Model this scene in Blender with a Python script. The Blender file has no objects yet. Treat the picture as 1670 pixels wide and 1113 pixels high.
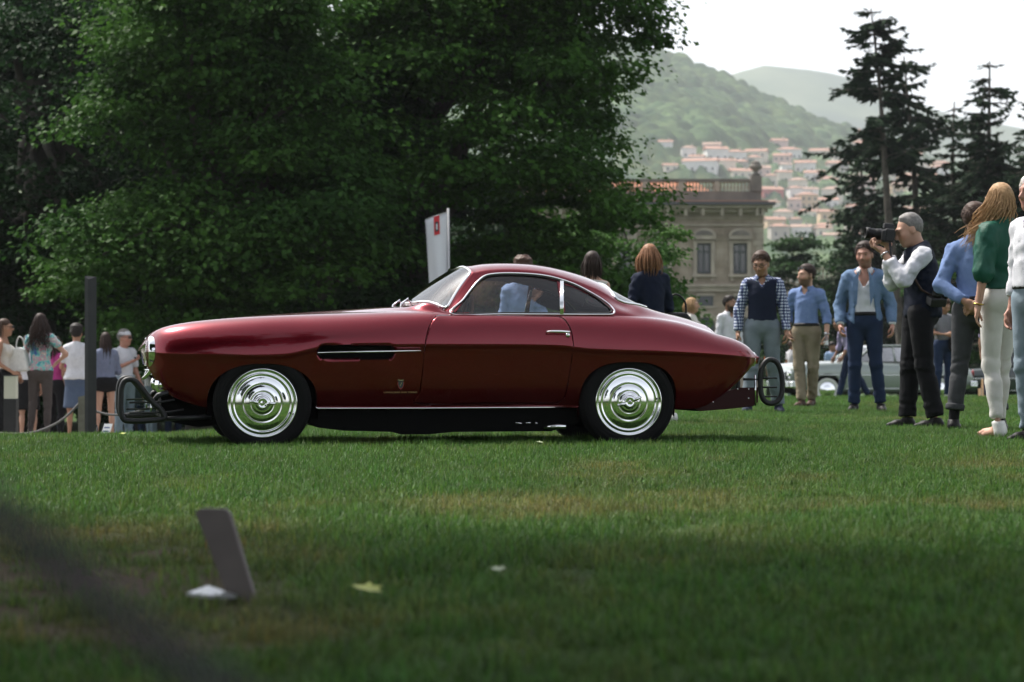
import bpy, bmesh, math, random
import numpy as np
from mathutils import Vector, Matrix
random.seed(7)
RNG = np.random.default_rng(7)
R = math.radians
scene = bpy.context.scene
COL = scene.collection

# ------------------------------------------------------------------ camera
CAM_H = 0.60
FPX = 3943.0                      # 85 mm lens, in pixels of the 1670 px wide photograph
cam_d = bpy.data.cameras.new("camera")
cam = bpy.data.objects.new("camera", cam_d)
COL.objects.link(cam)
cam.location = (0, 0, CAM_H)
cam.rotation_euler = (R(90), 0, 0)
cam_d.lens = 85.0
cam_d.sensor_width = 36.0
cam_d.shift_y = 28.5 / 1670.0
cam_d.clip_start = 0.05
cam_d.clip_end = 20000
cam_d.dof.use_dof = True
cam_d.dof.focus_distance = 15.5
cam_d.dof.aperture_fstop = 4.2
scene.camera = cam

# ------------------------------------------------------------------ sky and sun
SUN_EL, SUN_AZ = 58.0, -50.0       # azimuth measured clockwise from +Y: the sun stands high beyond the car, to the left
world = bpy.data.worlds.new("World")
scene.world = world
world.use_nodes = True
wn = world.node_tree
wn.nodes.clear()
sky = wn.nodes.new('ShaderNodeTexSky')
sky.sky_type = 'NISHITA'
sky.sun_disc = False
sky.sun_elevation = R(SUN_EL)
sky.sun_rotation = R(SUN_AZ)
sky.air_density = 1.0
sky.dust_density = 2.0
sky.ozone_density = 1.0
whs = wn.nodes.new('ShaderNodeHueSaturation')
whs.inputs['Saturation'].default_value = 0.30
bg = wn.nodes.new('ShaderNodeBackground')
bg.inputs['Strength'].default_value = 0.12
wo = wn.nodes.new('ShaderNodeOutputWorld')
wn.links.new(sky.outputs[0], whs.inputs['Color'])
wn.links.new(whs.outputs[0], bg.inputs[0])
wn.links.new(bg.outputs[0], wo.inputs[0])

sun_d = bpy.data.lights.new("sun", 'SUN')
sun_d.energy = 3.4
sun_d.angle = R(5.0)
sun_d.color = (1.0, 0.95, 0.87)
sun = bpy.data.objects.new("sun", sun_d)
COL.objects.link(sun)
_sd = Vector((math.sin(R(SUN_AZ)) * math.cos(R(SUN_EL)), math.cos(R(SUN_AZ)) * math.cos(R(SUN_EL)), math.sin(R(SUN_EL))))
sun.rotation_euler = _sd.to_track_quat('Z', 'Y').to_euler()

scene.view_settings.view_transform = 'Standard'
scene.view_settings.look = 'None'
scene.view_settings.exposure = 1.20
scene.view_settings.gamma = 1.0
scene.render.engine = 'CYCLES'
scene.cycles.use_denoising = True
scene.cycles.max_bounces = 8
scene.cycles.transparent_max_bounces = 12
scene.cycles.transmission_bounces = 6
scene.cycles.caustics_reflective = False
scene.cycles.caustics_refractive = False
scene.cycles.sample_clamp_indirect = 6.0

# ------------------------------------------------------------------ helpers
def W(px, py, Y):
    """point of the place that the photograph shows at pixel px,py, at a distance of Y metres"""
    return Vector(((px - 835.0) / FPX * Y, Y, CAM_H + (585.0 - py) / FPX * Y))

def link(o, parent=None):
    COL.objects.link(o)
    if parent is not None:
        o.parent = parent
    return o

def tag(o, label=None, cat=None, group=None, kind=None):
    if label: o["label"] = label
    if cat: o["category"] = cat
    if group: o["group"] = group
    if kind: o["kind"] = kind
    return o

def empty(name, loc=(0, 0, 0), rz=0.0, label=None, cat=None, group=None):
    o = bpy.data.objects.new(name, None)
    o.empty_display_size = 0.1
    o.location = loc
    o.rotation_euler = (0, 0, rz)
    COL.objects.link(o)
    return tag(o, label, cat, group)

def mesh_obj(name, verts, faces, mat=None, parent=None, smooth=True, loc=None):
    me = bpy.data.meshes.new(name)
    if isinstance(verts, np.ndarray) and isinstance(faces, np.ndarray):
        nv, nf, k = len(verts), len(faces), faces.shape[1]
        me.vertices.add(nv)
        me.vertices.foreach_set("co", np.ascontiguousarray(verts, np.float32).ravel())
        me.loops.add(nf * k)
        me.loops.foreach_set("vertex_index", np.ascontiguousarray(faces, np.int32).ravel())
        me.polygons.add(nf)
        me.polygons.foreach_set("loop_start", np.arange(0, nf * k, k, dtype=np.int32))
        me.update(calc_edges=True)
    else:
        me.from_pydata([tuple(v) for v in verts], [], [tuple(f) for f in faces])
        me.update()
    if smooth:
        me.polygons.foreach_set("use_smooth", np.ones(len(me.polygons), bool))
    if mat is not None:
        me.materials.append(mat)
    o = bpy.data.objects.new(name, me)
    if loc is not None: o.location = loc
    return link(o, parent)

def vcol(o, cols, name="Col"):
    at = o.data.color_attributes.new(name, 'FLOAT_COLOR', 'POINT')
    c = np.ones((len(o.data.vertices), 4), np.float32)
    c[:, :3] = cols
    at.data.foreach_set("color", c.ravel())

class MB:
    """collects simple shapes into one mesh"""
    def __init__(s): s.v = []; s.f = []
    def add(s, v, f):
        n = len(s.v); s.v += [tuple(p) for p in v]; s.f += [tuple(i + n for i in q) for q in f]; return s
    def box(s, x0, x1, y0, y1, z0, z1):
        v = [(x0,y0,z0),(x1,y0,z0),(x1,y1,z0),(x0,y1,z0),(x0,y0,z1),(x1,y0,z1),(x1,y1,z1),(x0,y1,z1)]
        return s.add(v, [(0,3,2,1),(4,5,6,7),(0,1,5,4),(1,2,6,5),(2,3,7,6),(3,0,4,7)])
    def tube(s, pts, r, n=8, closed=False, caps=True):
        pts = [Vector(p) for p in pts]; m = len(pts)
        rs = r if hasattr(r, '__len__') else [r] * m
        v = []; f = []
        up = None
        for i, p in enumerate(pts):
            a = pts[(i - 1) % m] if (closed or i > 0) else p
            b = pts[(i + 1) % m] if (closed or i < m - 1) else p
            t = (b - a); t = t.normalized() if t.length > 1e-9 else Vector((0,0,1))
            if up is None:
                up = Vector((0,0,1)) if abs(t.z) < .9 else Vector((1,0,0))
            e1 = (up - t * up.dot(t))
            if e1.length < 1e-6: e1 = t.orthogonal()
            e1.normalize(); up = e1; e2 = t.cross(e1)
            for k in range(n):
                an = 2 * math.pi * k / n
                v.append(p + (e1 * math.cos(an) + e2 * math.sin(an)) * rs[i])
        for i in range(m if closed else m - 1):
            j = (i + 1) % m
            for k in range(n):
                l = (k + 1) % n
                f.append((i*n+k, i*n+l, j*n+l, j*n+k))
        if caps and not closed:
            f.append(tuple(range(n - 1, -1, -1))); f.append(tuple((m-1)*n + k for k in range(n)))
        return s.add(v, f)
    def lathe(s, prof, n=48, axis='z', center=(0,0,0)):
        """prof: (radius, height) pairs; axis: z or y"""
        v = []; f = []; m = len(prof)
        for (r, h) in prof:
            for k in range(n):
                a = 2 * math.pi * k / n
                c, sn = math.cos(a) * r, math.sin(a) * r
                p = (c, sn, h) if axis == 'z' else (c, h, sn)
                v.append((p[0]+center[0], p[1]+center[1], p[2]+center[2]))
        for i in range(m - 1):
            for k in range(n):
                l = (k + 1) % n
                q = (i*n+k, i*n+l, (i+1)*n+l, (i+1)*n+k)
                f.append(q if axis == 'z' else q[::-1])
        return s.add(v, f)
    def prism(s, poly, y0, y1):
        """poly in x,z extruded along y"""
        n = len(poly)
        v = [(x, y0, z) for x, z in poly] + [(x, y1, z) for x, z in poly]
        f = [tuple(range(n)), tuple(range(2*n-1, n-1, -1))]
        for i in range(n):
            j = (i + 1) % n
            f.append((i, i + n, j + n, j))
        return s.add(v, f)
    def ell(s, c, r, n=12, m=8):
        v = []; f = []
        for i in range(m + 1):
            ph = math.pi * i / m
            for k in range(n):
                a = 2 * math.pi * k / n
                v.append((c[0]+r[0]*math.sin(ph)*math.cos(a), c[1]+r[1]*math.sin(ph)*math.sin(a), c[2]-r[2]*math.cos(ph)))
        for i in range(m):
            for k in range(n):
                l = (k+1) % n
                f.append((i*n+k, i*n+l, (i+1)*n+l, (i+1)*n+k))
        return s.add(v, f)
    def build(s, name, mat, parent=None, smooth=False, loc=None, auto=None):
        o = mesh_obj(name, s.v, s.f, mat, parent, smooth, loc)
        if auto is not None:
            sharp_by_angle(o.data, auto)
        return o

def sharp_by_angle(me, deg):
    bm = bmesh.new(); bm.from_mesh(me)
    bmesh.ops.remove_doubles(bm, verts=bm.verts, dist=1e-5)
    bmesh.ops.recalc_face_normals(bm, faces=bm.faces)
    for e in bm.edges:
        e.smooth = not (len(e.link_faces) == 2 and e.calc_face_angle(0) > R(deg))
    for f in bm.faces: f.smooth = True
    bm.to_mesh(me); bm.free()

def catmull(pts, n=8, closed=False):
    P = [Vector(p) for p in pts]; m = len(P); out = []
    for i in range(m if closed else m - 1):
        p0 = P[(i-1) % m] if (closed or i > 0) else P[0]
        p1 = P[i]; p2 = P[(i+1) % m]
        p3 = P[(i+2) % m] if (closed or i < m - 2) else P[-1]
        for k in range(n):
            t = k / n
            out.append(0.5*((2*p1) + (p2-p0)*t + (2*p0-5*p1+4*p2-p3)*t*t + (3*p1-p0-3*p2+p3)*t**3))
    if not closed: out.append(P[-1])
    return out

def copy_tree(o, parent=None):
    c = o.copy(); COL.objects.link(c); c.parent = parent
    for ch in list(o.children): copy_tree(ch, c)
    return c

# ------------------------------------------------------------------ materials
def mat(name, col, rough=0.6, metal=0.0, spec=0.5, noise=None, bump=None, coat=0.0, sheen=0.0, vc=False, trans=0.0, sss=0.0, coords='Object'):
    """noise = (scale, other colour, contrast) ; bump = (scale, strength)"""
    m = bpy.data.materials.new(name); m.use_nodes = True
    nt = m.node_tree; b = nt.nodes['Principled BSDF']
    b.inputs['Base Color'].default_value = (*col, 1)
    b.inputs['Roughness'].default_value = rough
    b.inputs['Metallic'].default_value = metal
    b.inputs['Specular IOR Level'].default_value = spec
    b.inputs['Coat Weight'].default_value = coat
    b.inputs['Coat Roughness'].default_value = 0.03
    b.inputs['Sheen Weight'].default_value = sheen
    b.inputs['Transmission Weight'].default_value = trans
    if sss:
        b.inputs['Subsurface Weight'].default_value = sss
        b.inputs['Subsurface Radius'].default_value = (0.02, 0.008, 0.004)
        b.inputs['Subsurface Scale'].default_value = 0.5
    tc = None
    if noise or bump:
        tc = nt.nodes.new('ShaderNodeTexCoord')
    src = None
    if vc:
        a = nt.nodes.new('ShaderNodeVertexColor'); a.layer_name = "Col"; src = a.outputs['Color']
        nt.links.new(src, b.inputs['Base Color'])
    if noise:
        n = nt.nodes.new('ShaderNodeTexNoise'); n.inputs['Scale'].default_value = noise[0]; n.inputs['Detail'].default_value = 6
        nt.links.new(tc.outputs[coords], n.inputs['Vector'])
        r = nt.nodes.new('ShaderNodeValToRGB')
        c = noise[2] if len(noise) > 2 else 0.2
        r.color_ramp.elements[0].position = 0.5 - c; r.color_ramp.elements[1].position = 0.5 + c
        nt.links.new(n.outputs['Fac'], r.inputs['Fac'])
        mx = nt.nodes.new('ShaderNodeMix'); mx.data_type = 'RGBA'
        nt.links.new(r.outputs['Color'], mx.inputs['Factor'])
        if src is not None: nt.links.new(src, mx.inputs['A'])
        else: mx.inputs['A'].default_value = (*col, 1)
        mx.inputs['B'].default_value = (*noise[1], 1)
        nt.links.new(mx.outputs['Result'], b.inputs['Base Color'])
    if bump:
        n = nt.nodes.new('ShaderNodeTexNoise'); n.inputs['Scale'].default_value = bump[0]; n.inputs['Detail'].default_value = 5
        nt.links.new(tc.outputs[coords], n.inputs['Vector'])
        bp = nt.nodes.new('ShaderNodeBump'); bp.inputs['Strength'].default_value = bump[1]; bp.inputs['Distance'].default_value = 0.02
        nt.links.new(n.outputs['Fac'], bp.inputs['Height'])
        nt.links.new(bp.outputs['Normal'], b.inputs['Normal'])
    return m

def glass_mat(name, tint=(0.9, 0.93, 0.93), f0=0.06, rough=0.0):
    """thin sheet of glass: see-through with a mirror coat that grows towards grazing angles"""
    m = bpy.data.materials.new(name); m.use_nodes = True
    nt = m.node_tree; nt.nodes.clear()
    t = nt.nodes.new('ShaderNodeBsdfTransparent'); t.inputs[0].default_value = (*tint, 1)
    g = nt.nodes.new('ShaderNodeBsdfGlossy'); g.inputs['Roughness'].default_value = rough
    fr = nt.nodes.new('ShaderNodeFresnel'); fr.inputs['IOR'].default_value = (1 + f0**.5) / (1 - f0**.5)
    mx = nt.nodes.new('ShaderNodeMixShader'); o = nt.nodes.new('ShaderNodeOutputMaterial')
    nt.links.new(fr.outputs[0], mx.inputs[0]); nt.links.new(t.outputs[0], mx.inputs[1]); nt.links.new(g.outputs[0], mx.inputs[2])
    nt.links.new(mx.outputs[0], o.inputs[0])
    return m

M = {}
M['chrome'] = mat('chrome', (0.86, 0.87, 0.88), 0.05, 1.0)
M['black_rubber'] = mat('black_rubber', (0.007, 0.007, 0.008), 0.55, bump=(60, .1))
M['tyre'] = mat('tyre', (0.0045, 0.0045, 0.005), 0.8, spec=.25, bump=(90, .2))
M['glass'] = glass_mat('glass')
M['dark_metal'] = mat('dark_metal', (0.02, 0.02, 0.022), 0.45, 0.3)
# ================================================================== ground
def sstep(a, b, x):
    t = np.clip((x - a) / (b - a), 0, 1); return t * t * (3 - 2 * t)
def vnoise(x, y, s, seed=0):
    """smooth value noise, numpy"""
    x = np.asarray(x, float) / s + 17.3 * seed + 1000; y = np.asarray(y, float) / s + 9.1 * seed + 1000
    xi, yi = np.floor(x).astype(np.int64), np.floor(y).astype(np.int64)
    fx_, fy_ = x - xi, y - yi
    fx_ = fx_ * fx_ * (3 - 2 * fx_); fy_ = fy_ * fy_ * (3 - 2 * fy_)
    def h(a, b):
        n = (a * 374761393 + b * 668265263 + seed * 974711) & 0x7fffffff
        n = ((n ^ (n >> 13)) * 1274126177) & 0x7fffffff
        return ((n ^ (n >> 16)) & 0xffff) / 65535.0
    return (h(xi, yi) * (1-fx_) + h(xi+1, yi) * fx_) * (1-fy_) + (h(xi, yi+1) * (1-fx_) + h(xi+1, yi+1) * fx_) * fy_
def fbm(x, y, s, seed=0, o=3):
    return sum(vnoise(x, y, s / 2**i, seed + i) * .5**i for i in range(o)) / sum(.5**i for i in range(o))
def ground_z(x, y):
    x = np.asarray(x, float); y = np.asarray(y, float)
    yc = 17.5 + (36 - 17.5) * sstep(-3.5, 4.5, x)
    d = y - yc
    soft = np.where(d > 3, d, np.where(d < -3, 0, (d + 3) ** 2 / 12))
    z = -(.034 - .013 * sstep(-3.5, 4.5, x)) * soft
    z = np.where(z < -.9, -.9 - .4 * (1 - np.exp((z + .9) / .4)), z)
    z = z - .02 * np.clip(y - 110, 0, 200)
    near = np.exp(-((y - 15.6) / 4.0) ** 2)
    z = z + .032 * np.exp(-((y - 15.4) / 5.0) ** 2 - (np.clip(np.abs(x) - 6, 0, 99) / 4) ** 2)
    z = z + (fbm(x, y, 3.0, 5, 3) - .5) * .05 * (1 - near) * sstep(60, 20, y) * sstep(-40, -10, x + y)
    return z
def dirt_mask(x, y):
    """bare worn earth by the path in the left foreground, and thin yellowed streaks"""
    n = fbm(x, y, .8, 11, 3); n2 = fbm(x, y, .35, 21, 3)
    # worn strip running from the left edge into the lawn, 5 to 8 m from the camera
    left = sstep(-.45, -.95, x + .09 * (y - 6.5) + .5 * (n - .5)) * sstep(4.2, 5.0, y) * sstep(9.5, 7.4, y)
    return np.clip(left * sstep(.38, .62, n * .6 + n2 * .5), 0, 1)
def dry_mask(x, y):
    n = fbm(x * 1.3, y * .55, .9, 31, 4); n2 = fbm(x, y, .25, 41, 2)
    band = np.exp(-((y - 10.2 - .18 * x) / 1.7) ** 2) * .07 + np.exp(-((y - 8.0) / .9) ** 2) * sstep(1.5, -1.2, x) * .15 + .30 * sstep(-.2, -.7, x + .05 * (y - 6.5)) * sstep(4.6, 5.2, y) * sstep(9.0, 7.6, y)
    return np.clip(sstep(.52, .95, n * .8 + .1 + band + .35 * (n2 - .5)), 0, 1) * .65
def shade_of_use(x, y): return fbm(x, y, 2.5, 51, 3)

xs_g = np.concatenate([-np.geomspace(5000, 41, 26), np.linspace(-40, -9, 40), np.linspace(-8.8, 8.8, 131), np.linspace(9, 40, 40), np.geomspace(41, 5000, 26)])
ys_g = np.concatenate([-np.geomspace(3000, 31, 18), np.linspace(-30, 2, 24), np.linspace(2.1, 24, 150), np.linspace(24.3, 60, 80), np.geomspace(61, 1400, 40)])
GX, GY = np.meshgrid(xs_g, ys_g, indexing='ij')
gvv = np.stack([GX, GY, ground_z(GX, GY)], -1).reshape(-1, 3)
gid = np.arange(len(gvv)).reshape(GX.shape)
gq = np.stack([gid[:-1,:-1], gid[1:,:-1], gid[1:,1:], gid[:-1,1:]], -1).reshape(-1, 4)

def lawn_mat():
    m = bpy.data.materials.new('lawn_soil'); m.use_nodes = True
    nt = m.node_tree; b = nt.nodes['Principled BSDF']; b.inputs['Roughness'].default_value = 1.0; b.inputs['Specular IOR Level'].default_value = .1
    vc = nt.nodes.new('ShaderNodeVertexColor'); vc.layer_name = 'Col'
    tc = nt.nodes.new('ShaderNodeTexCoord')
    n = nt.nodes.new('ShaderNodeTexNoise'); n.inputs['Scale'].default_value = 30; n.inputs['Detail'].default_value = 8
    nt.links.new(tc.outputs['Object'], n.inputs['Vector'])
    hs = nt.nodes.new('ShaderNodeMix'); hs.data_type = 'RGBA'; hs.blend_type = 'MULTIPLY'; hs.inputs['Factor'].default_value = .7
    r = nt.nodes.new('ShaderNodeValToRGB'); r.color_ramp.elements[0].position = .3; r.color_ramp.elements[0].color = (.35,.35,.35,1); r.color_ramp.elements[1].position = .7; r.color_ramp.elements[1].color = (1.3,1.3,1.3,1)
    nt.links.new(n.outputs['Fac'], r.inputs['Fac']); nt.links.new(vc.outputs['Color'], hs.inputs['A']); nt.links.new(r.outputs['Color'], hs.inputs['B'])
    nt.links.new(hs.outputs['Result'], b.inputs['Base Color'])
    bp = nt.nodes.new('ShaderNodeBump'); bp.inputs['Strength'].default_value = .8; bp.inputs['Distance'].default_value = .03
    nt.links.new(n.outputs['Fac'], bp.inputs['Height']); nt.links.new(bp.outputs['Normal'], b.inputs['Normal'])
    return m
M['lawn'] = lawn_mat()
lawn = mesh_obj('lawn', gvv, gq, M['lawn'])
tag(lawn, kind='structure')
_d = dirt_mask(gvv[:,0], gvv[:,1])[:, None]; _y = dry_mask(gvv[:,0], gvv[:,1])[:, None]
_c = np.array([.036, .072, .016]) * (1 - _y) + np.array([.085, .075, .030]) * _y
_c = _c * (1 - _d) + np.array([.085, .062, .040]) * _d
vcol(lawn, _c)

# gravel path where the crowd on the left stands
xp = np.linspace(-40, 0, 60); yp = np.linspace(29.5, 38.5, 16)
PX, PY = np.meshgrid(xp, yp, indexing='ij')
PY2 = PY + .8 * np.sin(PX * .15)
pv = np.stack([PX, PY2, ground_z(PX, PY2) + .015], -1).reshape(-1, 3); pid = np.arange(len(pv)).reshape(PX.shape)
pq = np.stack([pid[:-1,:-1], pid[1:,:-1], pid[1:,1:], pid[:-1,1:]], -1).reshape(-1, 4)
tag(mesh_obj('path', pv, pq, mat('gravel', (.16, .145, .125), .95, noise=(60, (.26, .24, .21), .15), bump=(120, .5))), kind='structure')

# ------------------------------------------------------------------ grass blades
def grass_mat():
    m = bpy.data.materials.new('grass_blade'); m.use_nodes = True
    nt = m.node_tree; nt.nodes.clear()
    o = nt.nodes.new('ShaderNodeOutputMaterial')
    at = nt.nodes.new('ShaderNodeAttribute'); at.attribute_type = 'INSTANCER'; at.attribute_name = 'tint'
    vc = nt.nodes.new('ShaderNodeVertexColor'); vc.layer_name = 'Col'
    mx = nt.nodes.new('ShaderNodeMix'); mx.data_type = 'RGBA'; mx.blend_type = 'MULTIPLY'; mx.inputs['Factor'].default_value = 1
    nt.links.new(at.outputs['Color'], mx.inputs['A']); nt.links.new(vc.outputs['Color'], mx.inputs['B'])
    d = nt.nodes.new('ShaderNodeBsdfPrincipled'); d.inputs['Roughness'].default_value = .55; d.inputs['Specular IOR Level'].default_value = .25
    t = nt.nodes.new('ShaderNodeBsdfTranslucent')
    ms = nt.nodes.new('ShaderNodeMixShader'); ms.inputs[0].default_value = .35
    nt.links.new(mx.outputs['Result'], d.inputs['Base Color']); nt.links.new(mx.outputs['Result'], t.inputs['Color'])
    nt.links.new(d.outputs[0], ms.inputs[1]); nt.links.new(t.outputs[0], ms.inputs[2]); nt.links.new(ms.outputs[0], o.inputs[0])
    return m
M['grass'] = grass_mat()
tuft_col = bpy.data.collections.new('grass_tufts')
for ti in range(6):
    rg = np.random.default_rng(100 + ti)
    nb_ = 46; vs = []; fs = []; cs = []
    for b in range(nb_):
        r0 = .085 * math.sqrt(rg.random()); a0_ = rg.random() * 6.283
        x0, y0 = r0 * math.cos(a0_), r0 * math.sin(a0_)
        hgt = (.022 + .030 * rg.random() ** 1.3) * (1.0 if ti < 5 else 1.4); lean = .006 + .042 * rg.random() ** 1.4; la = rg.random() * 6.283; wd = .0012 + .0013 * rg.random()
        wa = la + 1.57 + rg.normal() * .5; n0 = len(vs)
        shade = .40 + 1.0 * rg.random(); yel = rg.random() ** 3
        for k in range(4):
            t = k / 3; w = wd * (1 - t ** 2) + .0002
            cx_, cy_ = x0 + lean * t * t * math.cos(la), y0 + lean * t * t * math.sin(la); cz = hgt * (t - .22 * t * t * min(1, lean / .04)) - .006
            for sg in (-1, 1):
                vs.append((cx_ + sg * w * math.cos(wa), cy_ + sg * w * math.sin(wa), cz)); cs.append((shade * (1 + .6 * yel), shade * (1 + .12 * yel), shade * (1 + .1 * yel)))
        for k in range(3): fs.append((n0+2*k, n0+2*k+1, n0+2*k+3, n0+2*k+2))
    me = bpy.data.meshes.new('tuft'); me.from_pydata(vs, [], fs); me.materials.append(M['grass'])
    ob = bpy.data.objects.new('tuft', me); vcol(ob, np.array(cs)); tuft_col.objects.link(ob)

def scatter(y0, y1, dens, xmul, xadd):
    pts = []
    ar = 0
    ys = RNG.uniform(y0, y1, int(dens * (y1 - y0) * 2 * ((y0 + y1) / 2 * .2117 * xmul + xadd) * 1.3))
    hw = ys * .2117 * xmul + xadd; hmax = hw.max()
    xs = RNG.uniform(-hmax, hmax, len(ys)); k = np.abs(xs) < hw
    return np.stack([xs[k], ys[k]], 1)
gp = np.concatenate([scatter(3.6, 9, 190, 1.15, .5), scatter(9, 14, 170, 1.15, .6), scatter(14, 21, 170, 1.1, .7), scatter(21, 30, 110, 1.1, .8), scatter(30, 48, 60, 1.1, 1.0), scatter(48, 75, 18, 1.1, 1.0)])
px_, py_ = gp[:, 0], gp[:, 1]
dm, ym = dirt_mask(px_, py_), dry_mask(px_, py_)
lush = shade_of_use(px_, py_)
onpath = (py_ > 28.5) & (px_ < .3)
# nothing grows under the four wheels' contact patch
keepg = (RNG.random(len(gp)) > dm * .80) & ~onpath & (np.hypot(px_ - (345 - 835) / FPX * 5.95, py_ - 5.85) > .13) & (RNG.random(len(gp)) > .35 * ym)
gp = gp[keepg]; ym = ym[keepg]; lush = lush[keepg]; px_, py_ = gp[:, 0], gp[:, 1]
ng = len(gp)
sc = (.72 + .62 * lush) * (1 - .30 * ym) * RNG.uniform(.8, 1.2, ng) * np.where(py_ > 30, 1.25, 1.0)
tint = np.array([.058, .142, .026]) * (1 - ym[:, None]) + np.array([.175, .165, .062]) * ym[:, None]
tint *= RNG.uniform(.75, 1.25, (ng, 1)) * (.80 + .40 * lush[:, None])
tint[:, 0] *= RNG.uniform(.85, 1.25, ng)
gm = bpy.data.meshes.new('grass')
gm.vertices.add(ng); gm.vertices.foreach_set('co', np.stack([px_, py_, ground_z(px_, py_)], 1).astype(np.float32).ravel())
for nm, arr in (('sc', sc), ('rot', RNG.uniform(0, 6.283, ng))):
    a = gm.attributes.new(nm, 'FLOAT', 'POINT'); a.data.foreach_set('value', arr.astype(np.float32))
a = gm.attributes.new('pick', 'INT', 'POINT'); a.data.foreach_set('value', RNG.integers(0, 6, ng).astype(np.int32))
a = gm.attributes.new('tint', 'FLOAT_COLOR', 'POINT'); a.data.foreach_set('color', np.concatenate([tint, np.ones((ng, 1))], 1).astype(np.float32).ravel())
grass = bpy.data.objects.new('grass', gm); link(grass); tag(grass, 'short mown green grass with yellowed streaks covering the lawn', 'grass', kind='stuff')
gn = bpy.data.node_groups.new('grass_nodes', 'GeometryNodeTree')
gn.interface.new_socket('Geometry', in_out='INPUT', socket_type='NodeSocketGeometry'); gn.interface.new_socket('Geometry', in_out='OUTPUT', socket_type='NodeSocketGeometry')
N = gn.nodes; gi_, go_ = N.new('NodeGroupInput'), N.new('NodeGroupOutput')
ci = N.new('GeometryNodeCollectionInfo'); ci.inputs['Collection'].default_value = tuft_col; ci.inputs['Separate Children'].default_value = True; ci.inputs['Reset Children'].default_value = True
ip = N.new('GeometryNodeInstanceOnPoints'); ip.inputs['Pick Instance'].default_value = True
def na(nm, ty):
    q = N.new('GeometryNodeInputNamedAttribute'); q.data_type = ty; q.inputs['Name'].default_value = nm; return q
s_n, r_n, p_n = na('sc', 'FLOAT'), na('rot', 'FLOAT'), na('pick', 'INT')
cv = N.new('ShaderNodeCombineXYZ'); gn.links.new(r_n.outputs[0], cv.inputs['Z'])
e2r = N.new('FunctionNodeEulerToRotation'); gn.links.new(cv.outputs[0], e2r.inputs[0])
gn.links.new(gi_.outputs[0], ip.inputs['Points']); gn.links.new(ci.outputs[0], ip.inputs['Instance']); gn.links.new(p_n.outputs[0], ip.inputs['Instance Index'])
gn.links.new(e2r.outputs[0], ip.inputs['Rotation']); gn.links.new(s_n.outputs[0], ip.inputs['Scale']); gn.links.new(ip.outputs[0], go_.inputs[0])
grass.modifiers.new('grass', 'NODES').node_group = gn
# ================================================================== the red coupe
CAR_YAW = R(10)
CAR_O = Vector((0, 0, 0))
CW, SW = math.cos(CAR_YAW), math.sin(CAR_YAW)
HALF = 0.74
# near side plane crosses the picture column 727 (middle of the wheelbase) at 15.62 m
_mid = W(727, 585, 15.62)
CAR_O = Vector((_mid.x - SW * HALF, _mid.y + CW * HALF, 0.0))

def L(px, py, yl):
    """pixel -> local (x, z) of the car on the lengthwise plane y = yl"""
    dx, dz = (px - 835.0) / FPX, (585.0 - py) / FPX
    # world = (t*dx, t, H + t*dz); local y = -sin*(X-ox) + cos*(Y-oy)
    t = (yl + (-SW * CAR_O.x + CW * CAR_O.y)) / (-SW * dx + CW)
    X, Y = t * dx - CAR_O.x, t - CAR_O.y
    return CW * X + SW * Y, CAM_H + t * dz

def pchip(xs, ys, x):
    xs = np.asarray(xs, float); ys = np.asarray(ys, float)
    o = np.argsort(xs); xs = xs[o]; ys = ys[o]
    h = np.diff(xs); d = np.diff(ys) / h
    m = np.zeros(len(xs)); m[0] = d[0]; m[-1] = d[-1]
    for i in range(1, len(xs) - 1):
        if d[i-1] * d[i] > 0:
            w1 = 2*h[i] + h[i-1]; w2 = h[i] + 2*h[i-1]
            m[i] = (w1 + w2) / (w1 / d[i-1] + w2 / d[i])
    x = np.clip(x, xs[0], xs[-1])
    i = np.clip(np.searchsorted(xs, x) - 1, 0, len(h) - 1)
    t = (x - xs[i]) / h[i]
    return ((2*t**3-3*t**2+1)*ys[i] + (t**3-2*t**2+t)*h[i]*m[i] + (-2*t**3+3*t**2)*ys[i+1] + (t**3-t**2)*h[i]*m[i+1])

def gsm(a, s):
    k = int(4 * s) + 1
    w = np.exp(-0.5 * (np.arange(-k, k + 1) / s) ** 2); w /= w.sum()
    p = np.concatenate([2*a[0] - a[k:0:-1], a, 2*a[-1] - a[-2:-k-2:-1]])
    return np.convolve(p, w, 'valid')

XN, XT = L(241, 575, -.5)[0], L(1239, 585, -.5)[0]
NX = 470
XS = XN + (XT - XN) * (0.5 - 0.5 * np.cos(np.pi * (np.linspace(0.0, 1.0, NX)))) * .25 + (XT - XN) * np.linspace(0, 1, NX) * .75
def curve_z(pts, yl):
    q = [L(px, py, yl) for px, py in pts]
    return pchip([a for a, b in q], [b for a, b in q], XS)
def curve_v(pts):
    """value given at picture columns (taken on the side plane)"""
    return pchip([L(px, 585, -.6)[0] for px, v in pts], [v for px, v in pts], XS)

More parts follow.
